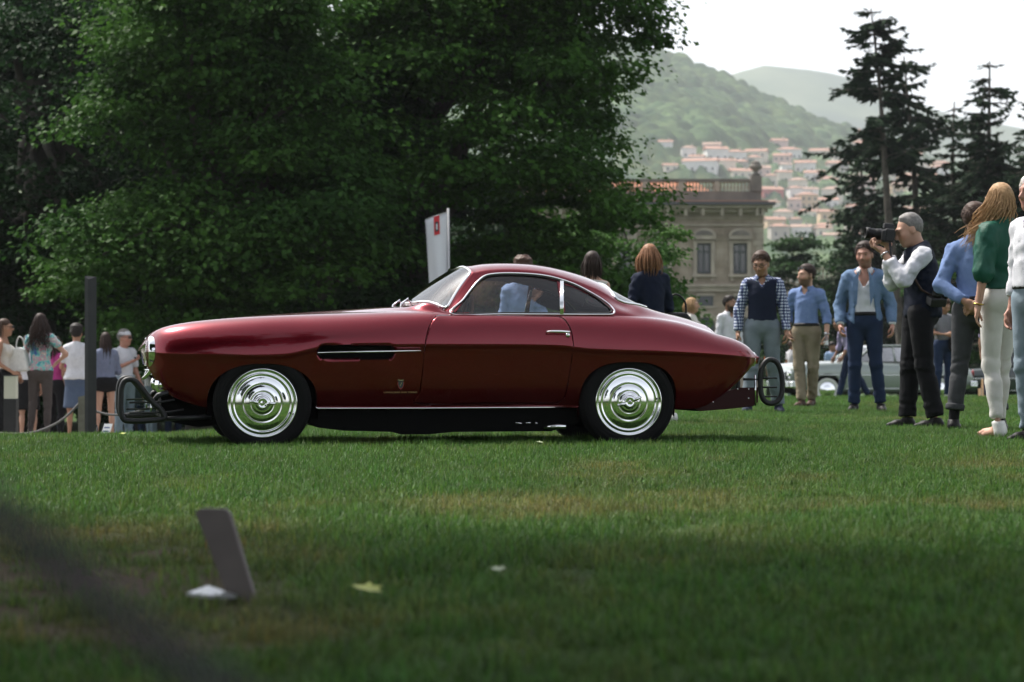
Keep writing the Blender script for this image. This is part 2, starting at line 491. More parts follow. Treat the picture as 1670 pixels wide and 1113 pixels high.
z0 = curve_z([(241,592),(246,606),(256,624),(275,643),(300,655),(345,666),(420,668),(510,666),(700,666),(942,664),(1000,664),(1090,666),(1130,668),(1150,664.5),(1170,655),(1200,634),(1222,612),(1239,594)], -.66)
z1 = curve_z([(241,573),(262,577),(350,579),(430,581),(475,579),(520,567),(600,564),(700,563),(800,563),(925,565),(950,570),(1000,572),(1100,575),(1195,580),(1239,584)], -.74)
z2 = curve_z([(241,562),(244,551),(250,544),(262,536),(290,528.5),(330,523),(400,517.5),(480,514),(560,511.5),(650,509),(700,509),(735,512.5),(800,513),(870,514),(940,515),(1003,515.5),(1050,518),(1100,525),(1150,539),(1165,544),(1200,553),(1220,561.5),(1232,571),(1237,578),(1239,583)], -.55)
z4 = curve_z([(225,585),(240,572),(262,551),(290,537),(330,527),(400,518),(480,511.5),(560,505.5),(620,501.5),(652,500),(662,494),(742,442),(754,437.5),(770,435.2),(800,433.3),(830,433),(870,435.5),(900,440),(930,447.5),(960,458),(985,469),(1010,483),(1040,499.5),(1060,506.5),(1100,516),(1130,525),(1153,533),(1160,543),(1166,552),(1180,562),(1200,575),(1260,592)], 0.0)
z3c = curve_z([(600,509),(700,509),(727,511),(734,504),(768,450),(774,446),(786,443),(800,441),(830,440),(870,442),(900,447),(930,455.5),(960,466.5),(985,478),(1003,490),(1020,502),(1042,514),(1060,519),(1240,590)], -.52)
yw = curve_v([(241,.46),(245,.515),(252,.56),(265,.615),(300,.68),(350,.725),(430,.755),(520,.76),(600,.762),(800,.762),(935,.765),(1000,.775),(1060,.77),(1100,.755),(1160,.70),(1200,.64),(1222,.585),(1234,.53),(1239,.48)])
y2 = curve_v([(241,.42),(262,.46),(300,.50),(430,.55),(600,.57),(680,.60),(735,.645),(800,.655),(940,.655),(1003,.645),(1060,.61),(1150,.56),(1200,.50),(1239,.44)])
y3 = curve_v([(241,.25),(430,.33),(600,.37),(660,.45),(727,.615),(772,.50),(800,.495),(900,.495),(960,.495),(1003,.51),(1042,.50),(1060,.45),(1150,.36),(1239,.25)])
cab = curve_v([(241,0),(690,0),(728,1),(1003,1),(1055,0),(1239,0)])
for _a, _s in ((z0, 4), (z1, 6), (z2, 3), (z4, 2.2), (yw, 4), (y2, 5), (y3, 4), (cab, 4)):
    _a[:] = gsm(_a, _s)
z3h = z2 * .45 + z4 * .55 + .006
z3 = z3h * (1 - cab) + gsm(z3c, 1.5) * cab
z3 = np.where(XS > L(1150, 520, -.3)[0], np.minimum(z3, z2 - .002), z3)

def herm(P, Q, T0, T1, n):
    """rows of sections: Hermite from P to Q"""
    t = np.linspace(0, 1, n)[None, :, None]
    P, Q, T0, T1 = [a[:, None, :] for a in (P, Q, T0, T1)]
    return (2*t**3-3*t**2+1)*P + (t**3-2*t**2+t)*T0 + (-2*t**3+3*t**2)*Q + (t**3-t**2)*T1
def yz(y, z): return np.stack([y, z], 1)
def unit(a): return a / np.linalg.norm(a, axis=1, keepdims=True)
K1 = yz(yw, z1); K2 = yz(y2, z2); K3 = yz(y3, z3); K4 = yz(np.zeros(NX), z4)
one = np.ones(NX)
# lower side: under-cut below the crease line, then almost upright down to the sill
nlow, nup, ngl, nrf = 32, 34, 46, 34
tl = np.linspace(0, 1, nlow)[None, :]
hz = (z1 - z0)[:, None]
dep = tl * hz
sharp = curve_v([(241,.2),(300,.8),(430,1),(900,1),(1195,1),(1239,.3)])[:, None]
ylow = yw[:, None] - sharp * .024 * (1 - np.exp(-(dep / .030))) - .16 * sharp * dep - .060 * np.clip(tl, 0, 1) ** 3.2 * np.clip(hz / .3, .3, 1)
low = np.stack([ylow, z1[:, None] - dep], 2)[:, ::-1]              # from sill up to the crease
d12 = np.linalg.norm(K2 - K1, axis=1)[:, None]
d23 = np.linalg.norm(K3 - K2, axis=1)[:, None]
d34 = np.linalg.norm(K4 - K3, axis=1)[:, None]
c = cab[:, None]
Tu1 = unit(yz(-.10 * one, one))
Tb_in = unit(yz(-one, .10 * one)) * (1 - c) + unit(yz(-.85 * one, .42 * one)) * c
Th = unit(K4 - K2)
Tb_out = Th * (1 - c) + unit(yz(-.20 * one, one)) * c
hood3 = unit(K4 - K2)
Tr_in = hood3 * (1 - c) + unit(yz(-.62 * one, one)) * c
roofup = np.clip((z4 - z3), 0, .5)
Tr_out = hood3 * (1 - c) + unit(yz(-one, .5 * one + 2.2 * roofup)) * c
T4 = yz(-one, 0 * one)
up = herm(K1, K2, Tu1 * d12 * 1.15, Tb_in * d12 * 1.1, nup)
gl = herm(K2, K3, Tb_out * d23, Tr_in * d23, ngl)
def colx(px, py, yl): return L(px, py, yl)[0]
def top_part(k3, k4, cc):
    d = np.linalg.norm(k4 - k3, axis=1)[:, None]
    h3 = unit(k4 - k3 * [1, .5] - K2 * [0, .5])
    ru = np.clip(k4[:, 1] - k3[:, 1], 0, .5)
    to = h3 * (1 - cc) + unit(yz(-one, .5 * one + 2.2 * ru)) * cc
    return herm(k3, k4, to * d * .9, T4 * d * .9, nrf)
# the screen is a ruled, bowed sheet between the scuttle curve and the front edge of the roof
XB0, XB1 = colx(733, 508, -.60), colx(657, 499, 0.0)
XT0, XT1 = colx(771, 448, -.50), colx(743, 441, 0.0)
_ih = int(np.searchsorted(XS, XB1)) - 1
z4hood = np.where(XS < XS[_ih], z4, z4[_ih] + .02 * (XS - XS[_ih]))
_ir = int(np.searchsorted(XS, colx(760, 437, 0)))
z4roof = np.where(XS > XS[_ir], z4, z4[_ir] - .10 * (XS[_ir] - XS) - .5 * (XS[_ir] - XS) ** 2)
_i3 = int(np.searchsorted(XS, XB0)); _i4 = int(np.searchsorted(XS, colx(776, 446, -.5)))
z3hood = np.where(XS < XB0 - .02, z3, z3[max(_i3 - 3, 0)])
z3roof = np.where(XS > XS[_i4], z3, z3[_i4] - .05 * (XS[_i4] - XS)); y3roof = np.where(XS > XS[_i4], y3, y3[_i4])
rf_n = top_part(K3, K4, c)
rf_h = top_part(yz(y3, z3hood), yz(0 * one, z4hood), 0 * c)
rf_r = top_part(yz(y3roof, z3roof), yz(0 * one, z4roof), one[:, None])
tq = np.linspace(0, 1, nrf); q_ = 1 - tq                             # q: 1 at the pillar, 0 on the centre line
xb_q = XB1 + (XB0 - XB1) * q_ ** 2.4
xt_q = XT1 + (XT0 - XT1) * q_ ** 2.4
rf = rf_n.copy()
SPAR = np.full((NX, nrf), -1.0)
for j in range(nrf):
    B = [float(np.interp(xb_q[j], XS, rf_h[:, j, k])) for k in (0, 1)]
    T_ = [float(np.interp(xt_q[j], XS, rf_r[:, j, k])) for k in (0, 1)]
    s_ = (XS - xb_q[j]) / (xt_q[j] - xb_q[j])
    SPAR[:, j] = s_
    zone = (XS < XS[_i4])
    bow = .018 * np.sin(np.pi * np.clip(s_, 0, 1))
    for k in (0, 1):
        lin = B[k] + (T_[k] - B[k]) * s_ + (bow if k else 0)
        val = np.where(s_ < 0, rf_h[:, j, k], np.where(s_ > 1, rf_r[:, j, k], lin))
        rf[:, j, k] = np.where(zone, val, rf_n[:, j, k])
# the pillar edge belongs to both the side and the top
_pz = (XS < XS[_i4])
K3 = np.where(_pz[:, None], rf[:, 0, :], K3)
gl = herm(K2, K3, Tb_out * d23, Tr_in * d23, ngl)
SEC = np.concatenate([low, up[:, 1:], gl[:, 1:], rf[:, 1:]], 1)      # (NX, NV, 2)
NV = SEC.shape[1]
I1, I2, I3 = nlow - 1, nlow + nup - 2, nlow + nup + ngl - 3         # section index of crease, belt, rail

# louvre recess in the front wing
def slot_sd(x, z, cx, cz, hx, r, sl=0.0):
    zz = z - cz - sl * (x - cx)
    dx_ = np.maximum(np.abs(x - cx) - (hx - r), 0)
    return np.hypot(dx_, zz) - r
_xa, _za = L(581, 574.5, -.74); _hx = (L(646, 575, -.74)[0] - L(517, 575, -.74)[0]) / 2
XX = np.repeat(XS[:, None], NV, 1)
sd = slot_sd(XX, SEC[:, :, 1], _xa, _za, _hx, .048)
rec = np.clip(-sd / .014, 0, 1); rec = rec * rec * (3 - 2 * rec)
rec[:, I2:] = 0
SEC[:, :, 0] -= .045 * rec

# round the two ends off in plan: nose and tail pull together
GV = np.zeros((NX, NV, 3)); GV[:, :, 0] = XX; GV[:, :, 1] = -SEC[:, :, 0]; GV[:, :, 2] = SEC[:, :, 1]
# centre of the nose leans forward a touch, the wing pods stand back
wq = 1 - np.clip(SEC[:, :, 0] / .5, 0, 1) ** 2
nose = np.clip((XS - XN) / .35, 0, 1)[:, None]
GV[:, :, 0] -= .05 * wq * (1 - nose) ** 2

def side_px(px, py, yl=-.745): return L(px, py, yl)
F_W = L(429, 655, -.70); R_W = L(1025, 654.5, -.70)
WZ = 0.315
F_WX, R_WX = F_W[0], R_W[0]
def arch_val(x, z, cx, rx, rz, n, cz=WZ):
    zz = np.maximum(z - cz, 0)
    below = z < cz
    v = (np.abs((x - cx) / rx) ** n + (zz / rz) ** n) ** (1 / n)
    return np.where(below, np.abs((x - cx) / rx), v)
AF = (F_WX, .352, .252, 2.3); AR = (R_WX + .005, .325, .262, 2.6)

def in_poly(x, z, poly):
    p = np.asarray(poly); inside = np.zeros(x.shape, bool)
    j = len(p) - 1
    for i in range(len(p)):
        cnd = ((p[i,1] > z) != (p[j,1] > z)) & (x < (p[j,0]-p[i,0]) * (z-p[i,1]) / (p[j,1]-p[i,1]+1e-12) + p[i,0])
        inside ^= cnd; j = i
    return inside
def poly_dist(x, z, poly, closed=True):
    p = np.asarray(poly); best = np.full(x.shape, 9.)
    n = len(p)
    for i in range(n if closed else n - 1):
        a, b = p[i], p[(i+1) % n]
        ab = b - a; t = np.clip(((x-a[0])*ab[0] + (z-a[1])*ab[1]) / (ab@ab + 1e-12), 0, 1)
        best = np.minimum(best, np.hypot(x-a[0]-t*ab[0], z-a[1]-t*ab[1]))
    return best

# outline of the door and of the side windows, on the car's flank
door_px = [(728,513.5),(716,514),(708,520),(700,532),(694.5,548),(692,563),(690,600),(686.5,640),(685,660),(800,660),(905,659),(918,656),(926,648),(931,610),(934.5,575),(934,552),(930,533),(923,520),(914,515.5)]
door_pl = [L(a, b, -.74) for a, b in door_px]
door_pl = [tuple(v) for v in catmull([(a, b, 0) for a, b in door_pl], 6)]
door_pl = [(a, b) for a, b, _ in door_pl]
win_px = [(741,510.5),(772,470),(786,455),(800,450),(830,448.2),(870,450),(900,455),(912.5,459),(912.5,510.5)]
qwin_px = [(919.5,510.5),(919.5,461.5),(945,470.5),(970,484),(988,496),(996,503),(998.5,507.5),(994,510.8)]
win_pl = [L(a, b, -.60) for a, b in win_px]
qwin_pl = [L(a, b, -.60) for a, b in qwin_px]

fx = 0.25 * (GV[:-1,:-1] + GV[1:,:-1] + GV[:-1,1:] + GV[1:,1:])      # face centres (NX-1, NV-1, 3)
FX, FY, FZ = fx[..., 0], fx[..., 1], fx[..., 2]
VI = np.arange(NV - 1)[None, :] * np.ones((NX - 1, 1))
SIDE = VI < I2
WIN = (VI >= I2) & (VI < I3)
TOP = VI >= I3
cls = np.zeros((NX - 1, NV - 1), int)                                # 0 body
arch = np.minimum(arch_val(FX, FZ, *AF), arch_val(FX, FZ, *AR))
cls[(arch < 1.0) & SIDE] = -1
dr = in_poly(FX, FZ, door_pl) & SIDE
dd = poly_dist(FX, FZ, door_pl)
cls[dr & (cls == 0)] = 1
cls[in_poly(FX, FZ, win_pl) & WIN] = 2
cls[in_poly(FX, FZ, qwin_pl) & WIN] = 3
sdf_ = slot_sd(FX, FZ, _xa, _za, _hx, .048)
cls[(sdf_ < -.004) & SIDE & (VI < I2 - 2)] = 6
# windscreen and rear window, in the roof part of the sections
wv = (VI - I3) / (NV - 1 - I3)
SF = np.zeros((NX - 1, NV - 1)) - 1
_sp = .25 * (SPAR[:-1, :-1] + SPAR[1:, :-1] + SPAR[:-1, 1:] + SPAR[1:, 1:])
SF[:, I3:] = _sp
cls[TOP & (SF > .03) & (SF < .97) & (wv > .04)] = 4
rw_top = colx(1003, 480, -.45) + (colx(972, 465, 0.0) - colx(1003, 480, -.45)) * np.clip((wv - .06) / .94, 0, 1) ** .5
rw_bot = colx(1046, 505, -.3) + (colx(1048, 505, 0.0) - colx(1046, 505, -.3)) * wv
cls[TOP & (FX > rw_top) & (FX < rw_bot) & (wv > .06)] = 5

gi = np.arange(NX * NV).reshape(NX, NV)
quad = np.stack([gi[:-1,:-1], gi[1:,:-1], gi[1:,1:], gi[:-1,1:]], -1)
V0 = GV.reshape(-1, 3).copy()
# pull the ragged rim of the wheel openings onto a clean arch
keep = cls != -1
used = np.zeros(NX * NV, bool); used[quad[keep].ravel()] = True
gone = np.zeros(NX * NV, bool); gone[quad[(arch < 1.0) & SIDE].ravel()] = True
rim = used & gone
for A in (AF, AR):
    m = rim & (np.abs(V0[:, 0] - A[0]) < .6)
    x, z = V0[m, 0] - A[0], V0[m, 2] - WZ
    val = arch_val(V0[m, 0], V0[m, 2], *A)
    V0[m, 0] = A[0] + x / val
    V0[m, 2] = np.where(z > 0, WZ + z / val, V0[m, 2])
# clean shut line round the door: vertices shared by door and body move onto the outline
def nearest_on(P, poly):
    p = np.asarray(poly); best = np.full(len(P), 9.); out = P.copy()
    for i in range(len(p)):
        a_, b_ = p[i], p[(i+1) % len(p)]; ab = b_ - a_
        t = np.clip(((P - a_) @ ab) / (ab @ ab + 1e-12), 0, 1)
        qp = a_ + t[:, None] * ab; d_ = np.hypot(*(P - qp).T)
        m_ = d_ < best; best[m_] = d_[m_]; out[m_] = qp[m_]
    return out
ud = np.zeros(NX * NV, bool); ud[quad[cls == 1].ravel()] = True
ub = np.zeros(NX * NV, bool); ub[quad[cls == 0].ravel()] = True
dv = np.where(ud & ub)[0]
ZBELT = z2
low_ = V0[dv, 2] < np.interp(V0[dv, 0], XS, z2) - .004
dv = dv[low_]
V0[dv[:, None], [0, 2]] = nearest_on(V0[dv][:, [0, 2]], door_pl)
V0D = V0.copy()
_cd = np.array([np.mean([p[0] for p in door_pl]), np.mean([p[1] for p in door_pl])])
_dir = _cd - V0D[dv][:, [0, 2]]; _dir = np.sign(_dir) * (np.abs(_dir) > .05)
_e = np.abs(V0D[dv][:, 0] - _cd[0]) / .45 > np.abs(V0D[dv][:, 2] - _cd[1]) / .2
V0D[dv, 0] += _dir[:, 0] * .0050
V0D[dv, 2] += _dir[:, 1] * .0040

def sub(clsid, mirror=True, V0=None):
    V0 = globals()['V0'] if V0 is None else V0
    q = quad[cls == clsid].reshape(-1, 4)
    u, inv = np.unique(q.ravel(), return_inverse=True)
    v = V0[u]; f = inv.reshape(-1, 4)
    if not mirror: return v, f
    v2 = v * [1, -1, 1]
    n = len(v)
    f2 = f[:, ::-1] + n
    V = np.concatenate([v, v2]); Fa = np.concatenate([f, f2])
    # weld the centre line
    cl = np.where(np.abs(v[:, 1]) < 1e-6)[0]
    remap = np.arange(2 * n); remap[cl + n] = cl
    return V, remap[Fa]

def paint_mat():
    m = bpy.data.materials.new('maroon_paint'); m.use_nodes = True
    nt = m.node_tree; b = nt.nodes['Principled BSDF']
    b.inputs['Base Color'].default_value = (0.175, 0.0028, 0.0120, 1)
    b.inputs['Roughness'].default_value = 0.24
    b.inputs['Metallic'].default_value = 0.76
    b.inputs['Coat Weight'].default_value = 1.0
    b.inputs['Coat Roughness'].default_value = 0.005
    b.inputs['Coat IOR'].default_value = 1.40
    tc = nt.nodes.new('ShaderNodeTexCoord')
    n = nt.nodes.new('ShaderNodeTexNoise'); n.inputs['Scale'].default_value = 2.2; n.inputs['Detail'].default_value = 2
    bp = nt.nodes.new('ShaderNodeBump'); bp.inputs['Strength'].default_value = 0.04; bp.inputs['Distance'].default_value = 0.02
    nt.links.new(tc.outputs['Object'], n.inputs['Vector']); nt.links.new(n.outputs['Fac'], bp.inputs['Height'])
    nt.links.new(bp.outputs['Normal'], b.inputs['Coat Normal'])
    return m
M['paint'] = paint_mat()
M['car_glass'] = glass_mat('car_glass', (0.80, 0.80, 0.84), 0.07)
M['screen_glass'] = glass_mat('screen_glass', (0.70, 0.76, 0.74), 0.20)
M['headliner'] = mat('headliner', (0.32, 0.27, 0.27), .9)
M['leather'] = mat('leather', (0.30, 0.17, 0.10), .5, bump=(40, .2))
M['underbody'] = mat('underbody', (0.004, 0.004, 0.004), .9, spec=.1); M['bracket'] = mat('bracket_shaded_paint', (.028, .004, .005), .55, spec=.2)  # bracket: body paint darkened, with its shading put into the colour
M['carpet'] = mat('carpet', (0.05, 0.02, 0.02), .95)

car = empty('classic_coupe', CAR_O, CAR_YAW, 'long maroon red classic coupe with chrome wheel covers parked side-on on the lawn', 'car')

# ---- painted shell
v, f = sub(0)
nb = len(v)
body = mesh_obj('body', v, f, M['paint'], car)
# inner return of the arches and the ends
def end_cap(ix, flip):
    ring = np.concatenate([GV[ix], GV[ix][::-1][1:] * [1, -1, 1]])
    cen = ring.mean(0); n = len(ring)
    vv = [tuple(p) for p in ring] + [tuple(cen + [(-.012 if not flip else .012), 0, 0])]
    ff = [(i, (i+1) % n, n) if not flip else ((i+1) % n, i, n) for i in range(n)]
    return vv, ff
for ix, fl, nm in ((0, False, 'nose_panel'), (NX - 1, True, 'tail_panel')):
    vv, ff = end_cap(ix, fl)
    mesh_obj(nm, vv, ff, M['paint'], car)
for A in (AF, AR):                                               # wheel housings
    for s in (-1, 1):
        mb = MB(); pts = []
        for k in range(41):
            a = math.pi * k / 40
            ca, sa = math.cos(a), math.sin(a)
            q = (abs(ca) ** A[3] + abs(sa) ** A[3]) ** (1 / A[3])
            pts.append((A[0] + A[1] * ca / q, WZ + A[2] * sa / q))
        pts = [(A[0] + A[1], .20)] + pts + [(A[0] - A[1], .20)]
        # lip: find the flank's y at each point
        ys = []
        for (x, z) in pts:
            i = int(np.clip(np.searchsorted(XS, x), 1, NX - 1))
            zz = SEC[i, :I1 + 1, 1]; ys.append(float(np.interp(z, zz, SEC[i, :I1 + 1, 0])))
        n = len(pts); vs = []; fs = []
        for (x, z), y in zip(pts, ys):
            vs.append((x, s * (y - .001), z))
        for (x, z), y in zip(pts, ys):
            vs.append((A[0] + (x - A[0]) * 1.01, s * (y - .03), z + .004))
        for i in range(n - 1): fs.append((i, i + 1, i + 1 + n, i + n))
        mesh_obj('arch_lip', vs, fs, M['paint'], body)
        vs = []; fs = []
        for (x, z), y in zip(pts, ys): vs.append((A[0] + (x - A[0]) * 1.02, s * (y - .03), z + .008))
        for (x, z), y in zip(pts, ys): vs.append((A[0] + (x - A[0]) * 1.02, s * .30, z + .12))
        for i in range(n - 1): fs.append((i, i + 1, i + 1 + n, i + n))
        fs.append(tuple(range(n, 2 * n)))
        mesh_obj('wheel_housing', vs, fs, M['underbody'], car)
# ---- doors
vd, fd = sub(1, False, V0D)
DOORS = []
for s in (1, -1):
    d = mesh_obj('door', vd * [1, s, 1], fd if s == 1 else fd[:, ::-1], M['paint'], car)
    so = d.modifiers.new('thick', 'SOLIDIFY'); so.thickness = .018; so.offset = -1
    DOORS.append(d)
# ---- glass
for cid, nm in ((2, 'door_window'), (3, 'quarter_window')):
    vg, fg = sub(cid, False)
    for s in (1, -1):
        mesh_obj(nm, vg * [1, s, 1] - [0, -.006 * s, 0], fg if s == 1 else fg[:, ::-1], M['car_glass'], car)
vv_, fv_ = sub(6, False)
for s in (1, -1): mesh_obj('side_vent', vv_ * [1, s, 1], fv_ if s == 1 else fv_[:, ::-1], M['underbody'], car)  # recess faces coloured near black to stand in for the shade inside
vg, fg = sub(4); mesh_obj('windscreen', vg, fg, M['screen_glass'], car)
vg, fg = sub(5); mesh_obj('rear_window', vg, fg, M['screen_glass'], car)

def surf_y(x, z, lo=0, hi=None):
    """outward half width of the shell at x, height z"""
    i = int(np.clip(np.searchsorted(XS, x), 1, NX - 1)); t = (x - XS[i-1]) / (XS[i] - XS[i-1])
    s = SEC[i-1] * (1 - t) + SEC[i] * t
    hi = I3 if hi is None else hi
    return float(np.interp(z, s[lo:hi+1, 1], s[lo:hi+1, 0]))
def on_flank(pts_px, yl=-.745, off=.004, lo=0, hi=None, s=1):
    out = []
    for px, py in pts_px:
        x, z = L(px, py, yl)
        y = surf_y(x, z, lo, hi)
        for _ in range(3):
            x, z = L(px, py, -y); y = surf_y(x, z, lo, hi)
        out.append(Vector((x, -s * (y + off), z)))
    return out

# ---- bright trim
for s in (1, -1):
    def both(pp): return [Vector((p.x, p.y * s, p.z)) for p in pp]
    wl = on_flank([(p[0], p[1]) for p in catmull([(a, b, 0) for a, b in [(737,512.3),(755,489),(771,468),(785,453.5),(800,447.6),(830,445.8),(870,447.5),(900,452),(930,461),(950,470),(975,484),(992,496),(1000,504),(1002,509),(998,512.6),(985,513.2),(919,513),(820,512.6)]], 6, True)], -.6, .003, I2, I3)
    MB().tube(both(wl), .0058, 8, True).build('window_frame', M['chrome'], car, True)
    wl2 = on_flank([(p[0], p[1]) for p in catmull([(a, b, 0) for a, b in [(741,511),(758,488),(773,469),(787,455.5),(801,450),(830,448.5),(870,450.2),(900,455),(930,464),(950,473),(973,486),(988,497.5),(995.5,504.5),(997,508),(993,510.4),(985,511),(919,510.8),(820,510.6)]], 6, True)], -.6, .002, I2, I3)
    MB().tube(both(wl2), .0052, 6, True).build('window_seal', M['black_rubber'], car, True)
    bp = on_flank([(915.8,513),(915.9,490),(916,459)], -.6, .006, I2, I3)
    mbp = MB()
    bp = both(bp)
    for dx_ in (-.008, 0, .008): mbp.tube([p + Vector((dx_, 0, 0)) for p in bp], .0065, 6)
    mbp.build('window_divider', M['chrome'], car, True)
    st = both(on_flank([(514,664),(518,666.3),(600,666.2),(700,666),(820,665.2),(942,664.2)], -.70, .004, 0, I1))
    MB().tube(st, .0060, 8).build('sill_trim', M['chrome'], car, True)
    vt = [L(518, 575.5, -.75), L(600, 574, -.75), L(686, 572.3, -.75)]
    vt = [Vector((x, -.757 * s, z)) for x, z in vt]
    MB().tube(vt, [.0035, .0065, .0055], 8).build('vent_trim', M['chrome'], car, True)
# windscreen and rear window surrounds (follow the grid)
def grid_pt(x, w):
    i = int(np.clip(np.searchsorted(XS, x), 1, NX - 1)); t = (x - XS[i-1]) / (XS[i] - XS[i-1])
    s = GV[i-1] * (1 - t) + GV[i] * t
    k = I3 + w * (NV - 1 - I3); a = int(min(k, NV - 2)); fr = k - a
    p = s[a] * (1 - fr) + s[a+1] * fr
    return Vector((x, p[1], p[2]))
def ring(base, top, w0):
    ws = np.linspace(w0, 1, 26); half = []
    for w in ws[::-1]: half.append(grid_pt(base(w), w))
    xa, xb = base(w0), top(w0)
    for k in range(1, 12): half.append(grid_pt(xa + (xb - xa) * k / 12, w0))
    for w in ws: half.append(grid_pt(top(w), w))
    other = [Vector((p.x, -p.y, p.z)) for p in half[::-1]]
    loop = half + other[1:-1]
    out = []
    n = len(loop)
    for i in range(n):                                   # soften the corners
        out.append((loop[i-1] + loop[i] * 2 + loop[(i+1) % n]) / 4 + Vector((0, 0, .003)))
    return out
a1 = XB1
def scr(sv, w):
    q = 1 - w
    return XB1 + (XB0 - XB1) * q ** 2.4 + sv * ((XT1 - XB1) + ((XT0 - XT1) - (XB0 - XB1)) * q ** 2.4)
ws_ring = ring(lambda w: scr(.03, w), lambda w: scr(.97, w), .04)
MB().tube(ws_ring, .0085, 8, True).build('windscreen_frame', M['chrome'], car, True)
c0, c1 = colx(1003, 480, -.45), colx(972, 465, 0.0); e0, e1 = colx(1046, 505, -.3), colx(1048, 505, 0.0)
rw_ring = ring(lambda w: e0 + (e1 - e0) * w, lambda w: c0 + (c1 - c0) * max(0, (w - .06) / .94) ** .5, .06)
MB().tube(rw_ring, .009, 8, True).build('rear_window_frame', M['chrome'], car, True)

# ---- floor, sills and running gear that hang below the body
mb = MB()
def poly_band(pts, y0, y1): mb.prism([L(a, b, -.6) for a, b in pts][::-1], y0, y1)
poly_band([(505,664),(945,662),(945,690),(900,704),(740,705),(700,709),(655,709),(640,705),(560,703),(520,698),(505,690)], -.57, .57)
mb.build('underfloor', M['underbody'], car)
mb = MB()
mb.prism([L(a, b, -.5) for a, b in [(262,640),(330,655),(352,662),(352,694),(322,697),(285,690),(262,682)]][::-1], -.50, .50)
mb.build('front_valance', M['underbody'], car)
mb = MB()
mb.prism([L(a, b, -.5) for a, b in [(1085,660),(1150,655),(1160,665),(1138,671),(1110,669),(1085,665)]][::-1], -.50, .50)
mb.build('rear_valance', M['underbody'], car)
mb = MB(); mb.box(XN + .35, XT - .45, -.42, .42, .32, .46); mb.build('chassis', M['underbody'], car)
for s in (-1, 1):
    for (xx) in (F_WX, R_WX):
        pass
# exhaust ends
p = [Vector((*[L(890, 697, -.66)[0]], -.60, L(890, 697, -.66)[1])), Vector((L(924, 696, -.66)[0], -.645, L(924, 696, -.66)[1]))]
MB().tube(p, .017, 12).build('exhaust_pipe', M['chrome'], car, True)
for a, b in (((841,690),(852,691)), ((858,690),(866,690)), ((873,690),(877,691))):
    q = [Vector((L(*w_, -.64)[0], -.636, L(*w_, -.64)[1])) for w_ in (a, b)]
    MB().tube(q, .005, 6).build('exhaust_clamp', M['chrome'], car, True)

# ---- cabin
ib = int(np.searchsorted(XS, colx(735, 510, -.6))); it = int(np.searchsorted(XS, colx(1046, 505, -.3)))
ins = GV[int(np.searchsorted(XS, colx(772, 440, -.5))):int(np.searchsorted(XS, colx(990, 470, -.3))), I3 - 3:, :].copy()
ins[..., 2] -= .022; ins[..., 1] *= .965
n1, n2 = ins.shape[:2]
vv = np.concatenate([ins.reshape(-1, 3), ins.reshape(-1, 3) * [1, -1, 1]]); g2 = np.arange(n1 * n2).reshape(n1, n2)
qq = np.stack([g2[:-1,:-1], g2[:-1,1:], g2[1:,1:], g2[1:,:-1]], -1).reshape(-1, 4)
mesh_obj('headliner', vv, np.concatenate([qq, qq[:, ::-1] + n1 * n2]), M['headliner'], car)
cx0, cx1 = colx(690, 520, -.5), colx(1040, 515, -.5)
zb = L(800, 520, -.6)[1]
mb = MB(); mb.box(cx0, cx1, -.60, .60, .30, .34); mb.build('cabin_floor', M['carpet'], car)
mb = MB(); mb.box(colx(985, 515, -.4), cx1, -.55, .55, .34, zb - .03); mb.build('parcel_shelf', M['carpet'], car)
mb = MB(); mb.box(cx0, colx(745, 515, -.4), -.58, .58, .34, zb - .015); mb.build('dashboard', M['carpet'], car)
for s in (-1, 1):
    sx = colx(862, 520, -.35)
    seat = MB(); seat.box(sx - .42, sx + .04, s * .33 - .23, s * .33 + .23, .34, .52)
    so = seat.build('seat_cushion', M['leather'], car); bv = so.modifiers.new('b', 'BEVEL'); bv.width = .05; bv.segments = 3
    bk = MB(); bk.prism([(sx, .48), (sx + .13, .48), (sx + .26, zb + .01), (sx + .15, zb + .012)], s * .33 - .21, s * .33 + .21)
    so = bk.build('seat_back', M['leather'], car); bv = so.modifiers.new('b', 'BEVEL'); bv.width = .035; bv.segments = 3
wc = Vector((colx(762, 512, -.35), -.32, zb - .03))
mb = MB(); mb.tube([wc + Vector((.07 * math.cos(a) * .35, .19 * math.sin(a), .19 * math.cos(a))) for a in np.linspace(0, 2*math.pi, 32, endpoint=False)], .012, 8, True)
mb.tube([wc + Vector((0, -.18, 0)), wc + Vector((-.03, 0, 0)), wc + Vector((0, .18, 0))], .009, 6)
mb.tube([wc + Vector((-.03, 0, 0)), wc + Vector((-.35, 0, -.12))], .018, 8)
mb.build('steering_wheel', M['leather'], car, True)

